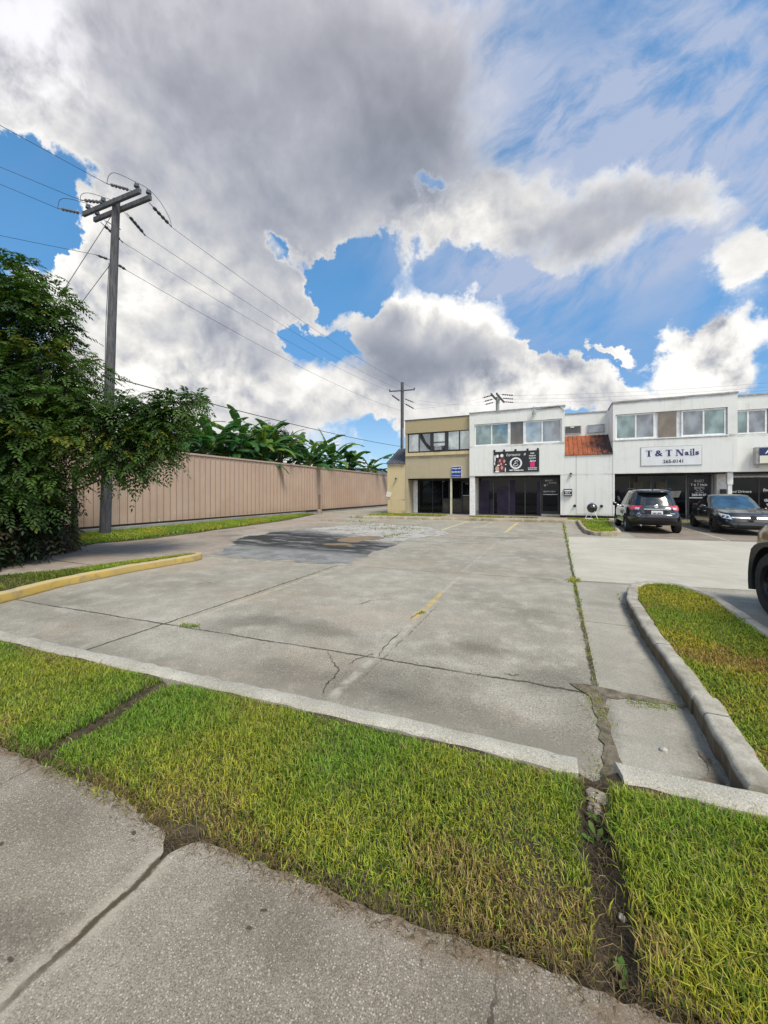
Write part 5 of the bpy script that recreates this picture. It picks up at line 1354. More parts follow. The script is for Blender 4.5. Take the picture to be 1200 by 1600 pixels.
for a, b_ in (((-7.2, 49.5, 13.7), (-8.7, 49.7, 13.5)), ((-7.4, 51.6, 13.7), (-8.9, 51.8, 13.5)), ((-7.6, 53.5, 13.7), (-9.1, 53.7, 13.5)), ((-6.5, 49.5, 13.7), (-4.6, 49.9, 13.45)), ((-6.6, 51.5, 13.7), (-4.8, 51.9, 13.45)), ((-6.8, 53.5, 13.7), (-5.0, 53.9, 13.45))):
    q = MB(); insulator_string(q, a, b_, 5, .09); q.build('insulator_string', M['insulator_dark'], UC)
for p in ((-7.0, 53.5, 13.82), (-7.35, 53.4, 13.82)): MB().lathe([(.03, 0), (.11, .06), (.11, .16), (.05, .3), (0, .3)], p, n=8).build('insulator', M['insulator'], UC)

wire('power_line', 'uppermost power line running from the near pole back to the distant pole', ends_r[0][1], (-14.4, 40, 13.0), .5)
wire('power_line', 'middle power line running from the near pole back to the distant pole', ends_r[1][1], (-15.8, 39.8, 12.9), .5)
wire('power_line', 'lower of the crossarm power lines running back to the distant pole', ends_r[2][1], (-17.1, 39.6, 12.9), .5)
wire('power_line', 'neutral line leaving the near pole below its crossarms towards the distant pole', (-15.10, 9.42, 10.12), (-15.75, 39.9, 10.6), .55)
wire('telephone_line', 'thick low cable from behind the tree past the banana plants to the distant pole', (-15.28, 8.98, 5.9), (-15.75, 39.9, 6.6), .25, .022, 'cable', None)
dl = Vector((-.25, -1.0, 0)).normalized() * 40
wire('power_line', 'topmost power line leaving the near pole crossarm to the upper left', ends_l[0][1], (-18.0, -12, 12.2), .1)
wire('power_line', 'second power line leaving the near pole to the upper left', ends_l[1][1], (-23.0, -12, 12.0), .1)
wire('power_line', 'third power line leaving the near pole to the left below the second', ends_l[2][1], (-22.5, -12, 12.0), .1)
wire('power_line', 'neutral line leaving the near pole to the left under the crossarms', (-15.30, 8.45, 10.22), (-28, -8.6, 10.2), .3)
wire('guy_wire', 'steel guy wire with a mid insulator from the pole top down into the tree', (-15.11, 8.98, 12.1), (-18.3, 4.7, .1), 0.0, .011, 'guy wire', None, 6)
q = MB(); insulator_string(q, (-15.92, 7.91, 9.0), (-16.08, 7.69, 8.5), 1, .05)
tag(q.build('strain_insulator', M['insulator_dark']), 'small strain insulator on the upper guy wire above the tree', 'insulator')
wire('guy_wire', 'lower steel guy wire from the neutral bracket down into the tree', (-15.14, 8.88, 10.1), (-17.3, 4.4, .1), 0.0, .011, 'guy wire', None, 6)
for i, zz in enumerate((13.45, 13.45, 13.45)):
    y0 = (49.9, 51.9, 53.9)[i]; x0 = (-4.6, -4.8, -5.0)[i]
    wire('power_line', ('highest of the faint lines from the pale pole out to the right', 'middle of the faint lines from the pale pole out to the right', 'lowest of the faint lines from the pale pole out to the right')[i], (x0, y0, zz), (40, y0 + 6, zz + .6), .8, .008)
    wire('power_line', ('nearest faint line between the distant pole and the pale pole', 'middle faint line between the distant pole and the pale pole', 'farthest faint line between the distant pole and the pale pole')[i], (-14.6 + i * .1, 41.2 + .1 * i, 11.0 + i * .5), ((-8.7, -8.9, -9.1)[i], (49.7, 51.8, 53.7)[i], 13.5), .25, .006)
# ------------------------------------------------------------------ cars
class Shell:
    """car surface: plan superellipse at each level, heights from bottom to a top profile"""
    def __init__(s, n, levels, zb, zt):
        s.n, s.levels, s.zb, s.zt = n, levels, zb, zt   # levels: (h, halfwidth, yfront, yrear)
    def par(s, h):
        L = s.levels
        return [float(np.interp(h, [l[0] for l in L], [l[k] for l in L])) for k in (1, 2, 3)]
    def pt(s, t, h, off=0.0, shrink=1.0):
        w, yf, yr = s.par(h)
        yc, ly = (yf + yr) / 2, (yf - yr) / 2
        c, sn = math.cos(t), math.sin(t)
        n = s.n
        ux = math.copysign(abs(c) ** (2 / n), c); uy = math.copysign(abs(sn) ** (2 / n), sn)
        x, y = (w * shrink + off) * ux, yc + (ly * shrink + off) * uy
        zb, zt = s.zb(y), s.zt(y)
        return Vector((x, y, zb + (zt - zb) * h))
    def tx(s, xf): return math.acos(max(-1, min(1, abs(xf))) ** (s.n / 2))         # angle from the side where x/w = xf
    def ty(s, y, h):
        w, yf, yr = s.par(h); u = (y - (yf + yr) / 2) / ((yf - yr) / 2)
        return math.copysign(math.asin(min(1, abs(u)) ** (s.n / 2)), u)
    def patch(s, mb, t0, t1, h0, h1, off, nt=8, nh=4, thick=.0, trim=None):
        rows = []
        for i in range(nh + 1):
            row = []
            for j in range(nt + 1):
                a = j / nt; h = h0 + (h1 - h0) * i / nh
                ta, tb = t0, t1
                if trim: ta, tb = trim(i / nh)
                row.append(s.pt(ta + (tb - ta) * a, h, off))
            rows.append(row)
        return mb.grid(rows)
def ts_range(n, N=72):
    """angles spaced evenly enough along a superellipse"""
    pts = [(math.copysign(abs(math.cos(t)) ** (2 / n), math.cos(t)), math.copysign(abs(math.sin(t)) ** (2 / n), math.sin(t)), t) for t in np.linspace(0, 2 * PI, 4001)]
    d = [0]
    for a, b_ in zip(pts[:-1], pts[1:]): d.append(d[-1] + math.hypot((a[0] - b_[0]) * .45, a[1] - b_[1]) + .35 * math.hypot(a[0] - b_[0], 0))
    return [float(np.interp(k * d[-1] / N, d, [p[2] for p in pts])) for k in range(N)]
def shell_mesh(sh, hs, crown, bottom=True, N=72):
    ts = ts_range(sh.n, N); mb = MB(); rings = [[sh.pt(t, h) for t in ts] for h in hs]
    for k in (.93, .8, .6, .35, .12):
        w, yf, yr = sh.par(1.0); r = []
        for t in ts:
            p = sh.pt(t, 1.0, 0, k); p.z += crown * (1 - k * k); r.append(p)
        rings.append(r)
    vs = [p for r in rings for p in r]; fs = []
    for i in range(len(rings) - 1):
        for j in range(N): fs.append((i * N + j, i * N + (j + 1) % N, (i + 1) * N + (j + 1) % N, (i + 1) * N + j))
    fs.append(tuple((len(rings) - 1) * N + j for j in range(N)))
    fs.append(tuple(range(N - 1, -1, -1)))
    return mb.add(vs, fs)
def cut_arches(mb, wheels, r, depth, halfw):
    """subtract the wheel openings from the body mesh"""
    me = bpy.data.meshes.new('tmp'); me.from_pydata(mb.v, [], mb.f)
    bm = bmesh.new(); bm.from_mesh(me); bmesh.ops.recalc_face_normals(bm, faces=bm.faces); bm.to_mesh(me); bm.free()
    ob = bpy.data.objects.new('tmp', me); COL.objects.link(ob); cs = []
    for (yw, zw) in wheels:
        for sx in (-1, 1):
            cm = MB().lathe([(0, 0), (r, 0), (r, depth + .3), (0, depth + .3)], (sx * (halfw - depth), yw, zw), (sx, 0, 0), 28)
            c = cm.build('tmpc', None); cs.append(c)
            bmc = bmesh.new(); bmc.from_mesh(c.data); bmesh.ops.remove_doubles(bmc, verts=bmc.verts, dist=1e-5); bmesh.ops.recalc_face_normals(bmc, faces=bmc.faces); bmc.to_mesh(c.data); bmc.free()
            m = ob.modifiers.new('b', 'BOOLEAN'); m.operation = 'DIFFERENCE'; m.object = c; m.solver = 'EXACT'
    bpy.context.view_layer.update()
    ev = ob.evaluated_get(bpy.context.evaluated_depsgraph_get())
    out = bpy.data.meshes.new_from_object(ev)
    for c in cs: bpy.data.objects.remove(c)
    bpy.data.objects.remove(ob)
    return out
def add_body(name, me, mat, parent):
    me.materials.clear()
    me.polygons.foreach_set('use_smooth', [True] * len(me.polygons))
    me.set_sharp_from_angle(angle=R(32))
    return link_mesh(name, me, mat, parent, False)
def wheel(parent, x, y, z, r, width, side, spokes, rim_mat, rim_r=.66):
    """side: -1 left, +1 right; outer face looks along side*x"""
    w = MB(); hw = width / 2
    w.lathe([(r * rim_r, -hw * .9), (r * .90, -hw), (r * .985, -hw * .75), (r, -hw * .4), (r, hw * .4), (r * .985, hw * .75), (r * .90, hw), (r * (rim_r + .03), hw * .93), (r * rim_r, hw * .7), (r * rim_r, -hw * .9)], (x, y, z), (side, 0, 0), 36)
    for k in range(30):                                   # tread lugs
        a = 2 * PI * k / 30
        w.obox((x, y + math.cos(a) * r * .998, z + math.sin(a) * r * .998), (width * .72, r * .12, r * .025), Matrix.Rotation(a + PI / 2, 3, 'X'))
    wh = w.build('wheel', M['rubber'], parent, smooth=2, world_coords=False)
    m = MB(); R_ = r * rim_r
    m.lathe([(R_, -hw * .85), (R_, hw * .62), (R_ * .95, hw * .72), (R_ * .90, hw * .60), (R_ * .90, -hw * .2), (0, -hw * .25)], (x, y, z), (side, 0, 0), 30)
    for k in range(spokes):
        a = 2 * PI * k / spokes + .3
        for da in ((-.10, .10) if spokes <= 6 else (0,)):
            a2 = a + da
            cy, cz = math.cos(a2), math.sin(a2)
            m.obox((x + side * hw * .42, y + cy * R_ * .52, z + cz * R_ * .52), (hw * .28, R_ * .84, R_ * .15), Matrix.Rotation(a2, 3, 'X'))
    m.lathe([(R_ * .24, hw * .2), (R_ * .23, hw * .58), (R_ * .12, hw * .66), (0, hw * .66)], (x, y, z), (side, 0, 0), 14)
    m.build('rim', M[rim_mat], wh, smooth=2, world_coords=False)
    return wh
def loft_profile(pts): return lambda y: float(np.interp(y, [p[0] for p in pts], [p[1] for p in pts]))
def glass_strip(root, gh, name, t0, t1, h0, h1, mat, off=.006, nt=10, nh=6, trim=None, lab=None):
    mb = MB(); gh.patch(mb, t0, t1, h0, h1, off, nt, nh, trim=trim)
    return mb.build(name, M[mat], root, smooth=True, world_coords=False)

def smooth_prof(pts):
    P_ = sorted(pts); ys = np.linspace(P_[0][0], P_[-1][0], 200); zs = np.interp(ys, [p[0] for p in P_], [p[1] for p in P_])
    k = np.ones(13) / 13; zp = np.convolve(np.pad(zs, 6, 'edge'), k, 'valid')
    return lambda y: float(np.interp(y, ys, zp))

# --- black crossover SUV, nose to the shops (local +y is its front)
def build_suv():
    root = thing('parked_car', 'black crossover car parked nose-in, its rear with red tail lamps towards the lot', 'car', (3.42, 19.55, 0))
    zb = smooth_prof([(-2.4, .42), (-1.9, .30), (-1.2, .24), (1.3, .24), (1.9, .26), (2.4, .30)])
    zt = smooth_prof([(-2.4, 1.02), (-2.2, 1.06), (-1.5, 1.08), (-.6, 1.04), (.5, 1.0), (.95, .99), (1.6, .93), (2.1, .82), (2.4, .70)])
    body = Shell(4.2, [(0, .80, 2.18, -2.12), (.12, .88, 2.24, -2.28), (.35, .915, 2.28, -2.33), (.52, .92, 2.24, -2.30), (.60, .915, 2.22, -2.22), (.85, .895, 2.14, -2.16), (1, .845, 2.06, -2.06)], zb, zt)
    mb = shell_mesh(body, [0, .06, .12, .22, .35, .48, .55, .60, .66, .75, .85, .93, .98, 1.0], .02, N=88)
    wheels = [(-1.36, .345), (1.34, .345)]
    add_body('body', cut_arches(mb, wheels, .40, .30, .90), M['car_black'], root)
    # greenhouse
    gz0, gz1 = smooth_prof([(-2.3, 1.03), (.6, .97), (1.3, .93)]), smooth_prof([(-2.3, 1.57), (-1.9, 1.625), (-1.2, 1.67), (-.3, 1.675), (.3, 1.62), (1.3, 1.56)])
    gh = Shell(3.6, [(0, .84, 1.16, -2.06), (.5, .745, .72, -1.88), (.85, .655, .36, -1.70), (.95, .615, .26, -1.68), (1, .54, .14, -1.62)], gz0, gz1)
    mb = shell_mesh(gh, [0, .2, .4, .6, .78, .88, .95, .98, 1.0], .03, N=88)
    me = bpy.data.meshes.new('cabin'); me.from_pydata(mb.v, [], mb.f)
    bm = bmesh.new(); bm.from_mesh(me); bmesh.ops.recalc_face_normals(bm, faces=bm.faces); bm.to_mesh(me); bm.free()
    add_body('cabin', me, M['car_black'], root)
    r90 = PI / 2
    def xt(xf): return gh.tx(xf)
    # rear window, windshield
    glass_strip(root, gh, 'rear_window', -PI + xt(.86), -xt(.86), .12, .80, 'car_glass', .006, 14, 6, trim=lambda a: (-PI + xt(.93 - .10 * a), -xt(.93 - .10 * a)))
    glass_strip(root, gh, 'windshield', xt(.86), PI - xt(.86), .10, .88, 'windshield_glass', .006, 14, 6)
    for s in (1, -1):
        def rg(y0, y1): 
            a0, a1 = gh.ty(y0, .5), gh.ty(y1, .5)
            return (a0, a1) if s > 0 else (PI - a0, PI - a1)
        for (y0, y1, h1) in ((-.18, .58, .84), (-.98, -.24, .86), (-1.62, -1.04, .80)):
            a, b_ = rg(y0, y1)
            glass_strip(root, gh, 'side_window', a, b_, .10, h1, 'car_glass', .007, 8, 5)
    # rear spoiler
    sp = MB(); rows = []
    for k in range(13):
        x = -.56 + 1.12 * k / 12; e = 1 - (abs(x) / .66) ** 4 * .25
        rows.append([(x, -1.60, 1.655), (x, -1.88 * e - .02, 1.60), (x, -1.92 * e, 1.575), (x, -1.86 * e, 1.55), (x, -1.64, 1.57)])
    sp.grid(rows); sp.build('spoiler', M['car_black'], root, smooth=True, world_coords=False)
    MB().tube([(-.0, -1.55, 1.68), (.0, -1.60, 1.74)], [.03, .01], 6).build('antenna', M['black_plastic'], root, world_coords=False)
    # tail lamps wrap round the corner
    for s in (1, -1):
        def tl(xf, yv): return None
        ta = -body.tx(.56) if s > 0 else -PI + body.tx(.56)
        tb = body.ty(-1.70, .9) if s > 0 else -PI - body.ty(-1.70, .9)
        lm = MB(); body.patch(lm, ta, tb, .755, .985, .014, 16, 5, trim=lambda a, s=s: ((-body.tx(.50 + .12 * (1 - a)) if s > 0 else -PI + body.tx(.50 + .12 * (1 - a))), (body.ty(-1.86 + .25 * a, .9) if s > 0 else -PI - body.ty(-1.86 + .25 * a, .9))))
        tlp = lm.build('tail_lamp', M['red_lens'], root, smooth=True, world_coords=False)
        l2 = MB(); a0 = -body.tx(.58) if s > 0 else -PI + body.tx(.58); a1 = -body.tx(.72) if s > 0 else -PI + body.tx(.72)
        body.patch(l2, a0, a1, .80, .90, .020, 6, 3); l2.build('reverse_lamp', M['clear_lens'], tlp, smooth=True, world_coords=False)
        # grey reflection panel under the lamp: shut line edge of the tailgate
    cg = MB().box(-.40, .40, -2.245, -2.20, .905, .955).build('chrome_strip', M['chrome'], root, bevel=.008, world_coords=False)
    MB().box(-.34, .34, -2.255, -2.20, .66, .90).build('plate_recess', M['black_plastic'], root, bevel=.01, world_coords=False)
    lp = MB().box(-.17, .19, -2.272, -2.256, .695, .875).build('licence_plate', M['plate_white'], root, bevel=.004, world_coords=False)
    pt_ = MB(); put_text(pt_, '184 UFA', .085, .01, -2.2735, .785, .28, bold=.003); build_lines(pt_, 'lettering', M['text_navy'], lp); em = MB().lathe([(.055, 0), (.065, .012), (.045, .018), (.04, .010), (0, .008)], (0, -2.15, 1.035), (0, -1, .35), 18).box(-.065, .065, -2.175, -2.16, 1.02, 1.045)
    em.build('emblem', M['chrome'], root, smooth=2, world_coords=False)
    MB().box(-.66, -.44, -2.262, -2.24, .70, .715).box(-.62, -.52, -2.262, -2.24, .755, .79).box(-.60, -.46, -2.262, -2.24, .64, .652).box(.42, .56, -2.262, -2.24, .76, .80).build('badge', M['chrome'], root, world_coords=False)
    # lower bumper black trim, exhaust
    bt = MB(); body.patch(bt, -PI + body.tx(.9), -body.tx(.9), .0, .16, .012, 14, 3); bt.build('lower_bumper', M['black_plastic'], root, smooth=True, world_coords=False)
    rc = MB(); body.patch(rc, -PI + body.tx(.97), -body.tx(.97), .565, .58, .008, 14, 1); rc.build('bumper_seam', M['black_plastic'], root, smooth=True, world_coords=False)
    MB().tube([(-.5, -2.0, .33), (-.5, -2.28, .32)], .035, 8).build('exhaust', M['galv'], root, world_coords=False)
    for s in (1, -1):
        MB().lathe([(0, -.10), (.06, -.09), (.085, 0), (.075, .06), (0, .09)], (s * 1.02, .60, 1.06), (s, -.25, 0), 10).tube([(s * .86, .66, 1.0), (s * 1.0, .62, 1.02)], .03, 6).build('mirror', M['car_black'], root, smooth=2, world_coords=False)
        MB().box(s * .886 - .02, s * .886 + .02, -.52, -.32, .885, .91).build('door_handle', M['chrome'], root, bevel=.006, world_coords=False)
        MB().box(s * .886 - .02, s * .886 + .02, .36, .56, .87, .895).build('door_handle', M['chrome'], root, bevel=.006, world_coords=False)
        MB().box(s * .905 - .012, s * .905 + .012, -.9, .92, .36, .40).build('sill_trim', M['chrome'], root, bevel=.006, world_coords=False)
        MB().tube([(s * .60, -1.6, 1.675), (s * .62, -1.2, 1.715), (s * .62, -.2, 1.725), (s * .58, .15, 1.68)], .018, 6).build('roof_rail', M['black_plastic'], root, world_coords=False)
        for y_, z_ in wheels: wheel(root, s * .80, y_, z_, .345, .225, s, 5, 'alloy')
        hl = MB(); a0 = body.tx(.62) if s > 0 else PI - body.tx(.62); a1 = body.ty(1.75, .85) if s > 0 else PI - body.ty(1.75, .85)
        body.patch(hl, a0, a1, .72, .92, .012, 10, 4); hl.build('headlamp', M['clear_lens'], root, smooth=True, world_coords=False)
    return root
build_suv()

# --- dark grey sedan, nose towards the lot
def build_sedan():
    root = thing('parked_car', 'dark grey sedan parked tail-in, its grille and clear headlamps towards the lot', 'car', (6.52, 20.38, 0), PI + R(-2))
    zb = smooth_prof([(-2.5, .36), (-1.9, .26), (-1.2, .20), (1.3, .20), (1.9, .20), (2.5, .22)])
    zt = smooth_prof([(-2.5, .94), (-2.2, 1.02), (-1.6, 1.04), (-.6, .98), (.5, .95), (.95, .95), (1.6, .88), (2.1, .79), (2.3, .73), (2.5, .68)])
    body = Shell(4.4, [(0, .80, 2.30, -2.20), (.12, .87, 2.40, -2.32), (.30, .91, 2.43, -2.38), (.52, .92, 2.40, -2.40), (.70, .925, 2.34, -2.38), (.85, .915, 2.26, -2.34), (1, .87, 2.14, -2.26)], zb, zt)
    mb = shell_mesh(body, [0, .06, .12, .22, .35, .48, .58, .66, .74, .80, .88, .94, .98, 1.0], .035, N=88)
    wheels = [(-1.40, .335), (1.38, .335)]
    add_body('body', cut_arches(mb, wheels, .385, .30, .92), M['car_grey'], root)
    gz0 = smooth_prof([(-2.0, 1.0), (.6, .93), (1.3, .90)]); gz1 = smooth_prof([(-2.0, 1.30), (-1.3, 1.42), (-.5, 1.475), (.1, 1.465), (.5, 1.40), (1.3, 1.3)])
    gh = Shell(3.6, [(0, .85, 1.18, -1.88), (.5, .765, .72, -1.40), (.85, .67, .30, -.98), (.95, .63, .16, -.86), (1, .56, .02, -.72)], gz0, gz1)
    mb = shell_mesh(gh, [0, .2, .4, .6, .78, .88, .95, .98, 1.0], .03, N=88)
    me = bpy.data.meshes.new('cabin'); me.from_pydata(mb.v, [], mb.f)
    bm = bmesh.new(); bm.from_mesh(me); bmesh.ops.recalc_face_normals(bm, faces=bm.faces); bm.to_mesh(me); bm.free()
    add_body('cabin', me, M['car_grey'], root)
    glass_strip(root, gh, 'windshield', gh.tx(.9), PI - gh.tx(.9), .04, .93, 'windshield_glass', .006, 16, 8, trim=lambda a: (gh.tx(.93 - .06 * a), PI - gh.tx(.93 - .06 * a)))
    glass_strip(root, gh, 'rear_window', -PI + gh.tx(.86), -gh.tx(.86), .15, .9, 'car_glass', .006, 14, 6)
    for s in (1, -1):
        for (y0, y1, h1) in ((-.16, .62, .88), (-.92, -.22, .90), (-1.3, -.97, .72)):
            def rg(h, y0=y0, y1=y1, s=s):
                k = .5 + .5 * 0
                f = 1 - .55 * h
                a0, a1 = gh.ty(y0 * (1 - .25 * h), .12 + .7 * h), gh.ty(y1 * (1 - .55 * h) - .02, .12 + .7 * h)
                return (a0, a1) if s > 0 else (PI - a0, PI - a1)
            glass_strip(root, gh, 'side_window', 0, 1, .12, h1, 'car_glass', .007, 8, 6, trim=rg)
        # headlamp, daytime strip, fog trim
        hl = MB(); body.patch(hl, 0, 1, .70, .92, .012, 14, 5, trim=lambda a, s=s: ((body.tx(.56 + .10 * a) if s > 0 else PI - body.tx(.56 + .10 * a)), (body.ty(1.98 - .16 * a, .8) if s > 0 else PI - body.ty(1.98 - .16 * a, .8))))
        h_ = hl.build('headlamp', M['clear_lens'], root, smooth=True, world_coords=False)
        for k in range(3):
            pp = body.pt(body.tx(.70 + .10 * k) if s > 0 else PI - body.tx(.70 + .10 * k), .80, .02)
            MB().lathe([(.04, -.01), (.045, .008), (.02, .012), (0, .012)], pp, (s * (.3 + .2 * k), 1, 0), 10).build('lamp_lens', M['windshield_glass'], h_, world_coords=False)
        fg = MB(); body.patch(fg, 0, 1, .13, .30, .012, 10, 4, trim=lambda a, s=s: ((body.tx(.55 + .12 * a) if s > 0 else PI - body.tx(.55 + .12 * a)), (body.tx(.93) if s > 0 else PI - body.tx(.93))))
        fg_ = fg.build('fog_lamp_recess', M['black_plastic'], root, smooth=True, world_coords=False)
        ft = MB(); body.patch(ft, (body.tx(.50) if s > 0 else PI - body.tx(.50)), (body.ty(2.12, .1) if s > 0 else PI - body.ty(2.12, .1)), .02, .10, .03, 10, 2); ft.build('front_splitter', M['alloy'], root, smooth=True, world_coords=False)
        l_ = MB(); body.patch(l_, (body.tx(.70) if s > 0 else PI - body.tx(.70)), (body.tx(.86) if s > 0 else PI - body.tx(.86)), .205, .235, .018, 6, 1); l_.build('fog_strip', M['clear_lens'], fg_, smooth=True, world_coords=False)
        MB().lathe([(0, -.09), (.05, -.08), (.075, 0), (.065, .07), (0, .10)], (s * 1.02, .66, 1.0), (s, -.25, 0), 10).tube([(s * .88, .70, .94), (s * 1.0, .67, .97)], .025, 6).build('mirror', M['car_grey'], root, smooth=2, world_coords=False)
        for y0, z0 in ((-.55, .83), (.36, .80)):
            MB().box(s * .925 - .02, s * .925 + .02, y0, y0 + .2, z0, z0 + .022).build('door_handle', M['chrome'], root, bevel=.006, world_coords=False)
        for y_, z_ in wheels: wheel(root, s * .82, y_, z_, .335, .22, s, 5, 'dark_alloy', .72)
        tl = MB(); a0 = -body.tx(.5) if s > 0 else -PI + body.tx(.5); a1 = body.ty(-2.1, .85) if s > 0 else -PI - body.ty(-2.1, .85)
        body.patch(tl, a0, a1, .74, .95, .012, 10, 3); tl.build('tail_lamp', M['red_lens'], root, smooth=True, world_coords=False)
    gp = MB(); body.patch(gp, body.tx(.60), PI - body.tx(.60), .56, .78, .014, 16, 4); gp_ = gp.build('grille', M['black_plastic'], root, smooth=True, world_coords=False)
    gc = MB(); body.patch(gc, body.tx(.60), PI - body.tx(.60), .785, .85, .02, 16, 2); gc.build('chrome_bar', M['chrome'], gp_, smooth=True, world_coords=False)
    MB().lathe([(.085, 0), (.095, .012), (.07, .02), (0, .02)], (0, 2.405, .66), (0, 1, .15), 14).build('emblem', M['black_plastic'], root, world_coords=False)
    lg = MB(); body.patch(lg, body.tx(.50), PI - body.tx(.50), .10, .34, .012, 14, 3); lg.build('lower_grille', M['black_plastic'], root, smooth=True, world_coords=False)
    ls = MB(); body.patch(ls, body.tx(.50), PI - body.tx(.50), .02, .06, .035, 14, 1); ls.build('chin_strip', M['alloy'], root, smooth=True, world_coords=False)
    hs = MB()
    for s in (1, -1): hs.tube([(s * .50, 1.12, .965), (s * .46, 1.6, .925), (s * .40, 2.05, .835)], .008, 5)
    hs.build('hood_crease', M['car_grey'], root, world_coords=False)
    return root
build_sedan()

# --- tan off-road truck cut by the right edge (front towards the shops)
def build_truck():
    root = thing('parked_truck', 'tan boxy off-road truck with black fender flares, cut off by the right edge', 'truck', (3.40, 5.10, 0))
    zb = lambda y: .50
    zt = smooth_prof([(-2.4, 1.16), (.4, 1.16), (.8, 1.17), (1.9, 1.14), (2.15, 1.10), (2.5, 1.02)])
    body = Shell(9, [(0, .80, 2.02, -2.2), (.15, .87, 2.10, -2.25), (.5, .90, 2.16, -2.3), (.85, .89, 2.12, -2.28), (1, .85, 2.04, -2.22)], zb, zt)
    mb = shell_mesh(body, [0, .08, .15, .3, .5, .7, .85, .93, .98, 1], .04, N=88)
    wheels = [(-1.35, .405), (1.38, .405)]
    add_body('body', cut_arches(mb, wheels, .50, .32, .86), M['car_tan'], root)
    gh = Shell(7, [(0, .82, .75, -2.2), (.5, .76, .52, -2.12), (.92, .71, .36, -2.06), (1, .66, .28, -2.0)], lambda y: 1.10, lambda y: 1.84)
    mb = shell_mesh(gh, [0, .2, .5, .8, .92, .97, 1], .03, N=88)
    me = bpy.data.meshes.new('cabin'); me.from_pydata(mb.v, [], mb.f)
    bm = bmesh.new(); bm.from_mesh(me); bmesh.ops.recalc_face_normals(bm, faces=bm.faces); bm.to_mesh(me); bm.free()
    add_body('cabin', me, M['car_tan'], root)
    glass_strip(root, gh, 'windshield', gh.tx(.88), PI - gh.tx(.88), .14, .88, 'windshield_glass', .006, 12, 6)
    for s in (1, -1):
        for y0, y1 in ((-.35, .36), (-1.2, -.43), (-1.95, -1.28)):
            a0, a1 = gh.ty(y0, .5), gh.ty(y1, .5)
            glass_strip(root, gh, 'side_window', a0 if s > 0 else PI - a0, a1 if s > 0 else PI - a1, .12, .84, 'car_glass', .007, 8, 4)
        for y_, z_ in wheels:
            fl_ = MB(); rows = []
            for k in range(19):                                  # flat-topped black flare
                a = PI * (-.10 + 1.2 * k / 18)
                cx, cz = math.cos(a), math.sin(a)
                q = max(abs(cx), abs(cz) * 1.0) ** .35
                ro, ri = .57 / max(q, .86), .485
                rows.append([(s * .80, y_ + cx * ro, z_ + cz * ro), (s * .945, y_ + cx * (ro - .02), z_ + cz * (ro - .03)), (s * .955, y_ + cx * (ro - .05), z_ + cz * (ro - .055)), (s * .93, y_ + cx * ri, z_ + cz * ri), (s * .66, y_ + cx * ri, z_ + cz * ri)])
            fl_.grid(rows); fl_.build('fender_flare', M['black_plastic'], root, smooth=2, world_coords=False)
            wheel(root, s * .80, y_, z_, .405, .27, s, 8, 'dark_alloy', .60)
        MB().lathe([(0, -.10), (.07, -.09), (.10, 0), (.08, .07), (0, .09)], (s * 1.02, .42, 1.2), (s, -.25, 0), 10).build('mirror', M['black_plastic'], root, smooth=2, world_coords=False)
    MB().box(-.74, .74, 2.02, 2.26, .55, .80).build('front_bumper', M['black_plastic'], root, bevel=.04, world_coords=False)
    MB().box(-.66, .66, 2.08, 2.17, .84, 1.02).build('grille', M['black_plastic'], root, bevel=.02, world_coords=False)
    for s in (1, -1): MB().lathe([(.10, -.02), (.11, .03), (.08, .05), (0, .05)], (s * .56, 2.13, .94), (0, 1, 0), 16).build('headlamp', M['clear_lens'], root, smooth=2, world_coords=False)
    glass_strip(root, gh, 'rear_window', -PI + gh.tx(.80), -gh.tx(.80), .16, .84, 'car_glass', .006, 12, 5)
    MB().box(-.84, .84, -2.42, -2.24, .50, .72).build('rear_bumper', M['black_plastic'], root, bevel=.04, world_coords=False)
    for s in (1, -1):
        MB().box(s * .74 - .07, s * .74 + .07, -2.325, -2.22, .78, 1.06).build('tail_lamp', M['red_lens'], root, bevel=.02, world_coords=False)
        rs = MB(); body.patch(rs, body.ty(-.78, .1) if s > 0 else PI - body.ty(-.78, .1), body.ty(.80, .1) if s > 0 else PI - body.ty(.80, .1), .0, .13, .03, 10, 2); rs.build('sill_trim', M['black_plastic'], root, smooth=True, world_coords=False)
        for y_ in (-.30, -1.12): MB().box(s * .905 - .02, s * .905 + .02, y_, y_ + .17, 1.0, 1.03).build('door_handle', M['black_plastic'], root, bevel=.006, world_coords=False)
    MB().box(-.26, .26, -2.335, -2.27, .80, .94).build('licence_plate', M['plate_white'], root, bevel=.005, world_coords=False)
    MB().box(-.60, .60, 1.0, 1.9, 1.15, 1.195).build('hood_panel', M['car_tan'], root, bevel=.03, world_coords=False)
    return root
build_truck()

bpy.data.objects.remove(_fontobj); bpy.data.curves.remove(_fontcurve)
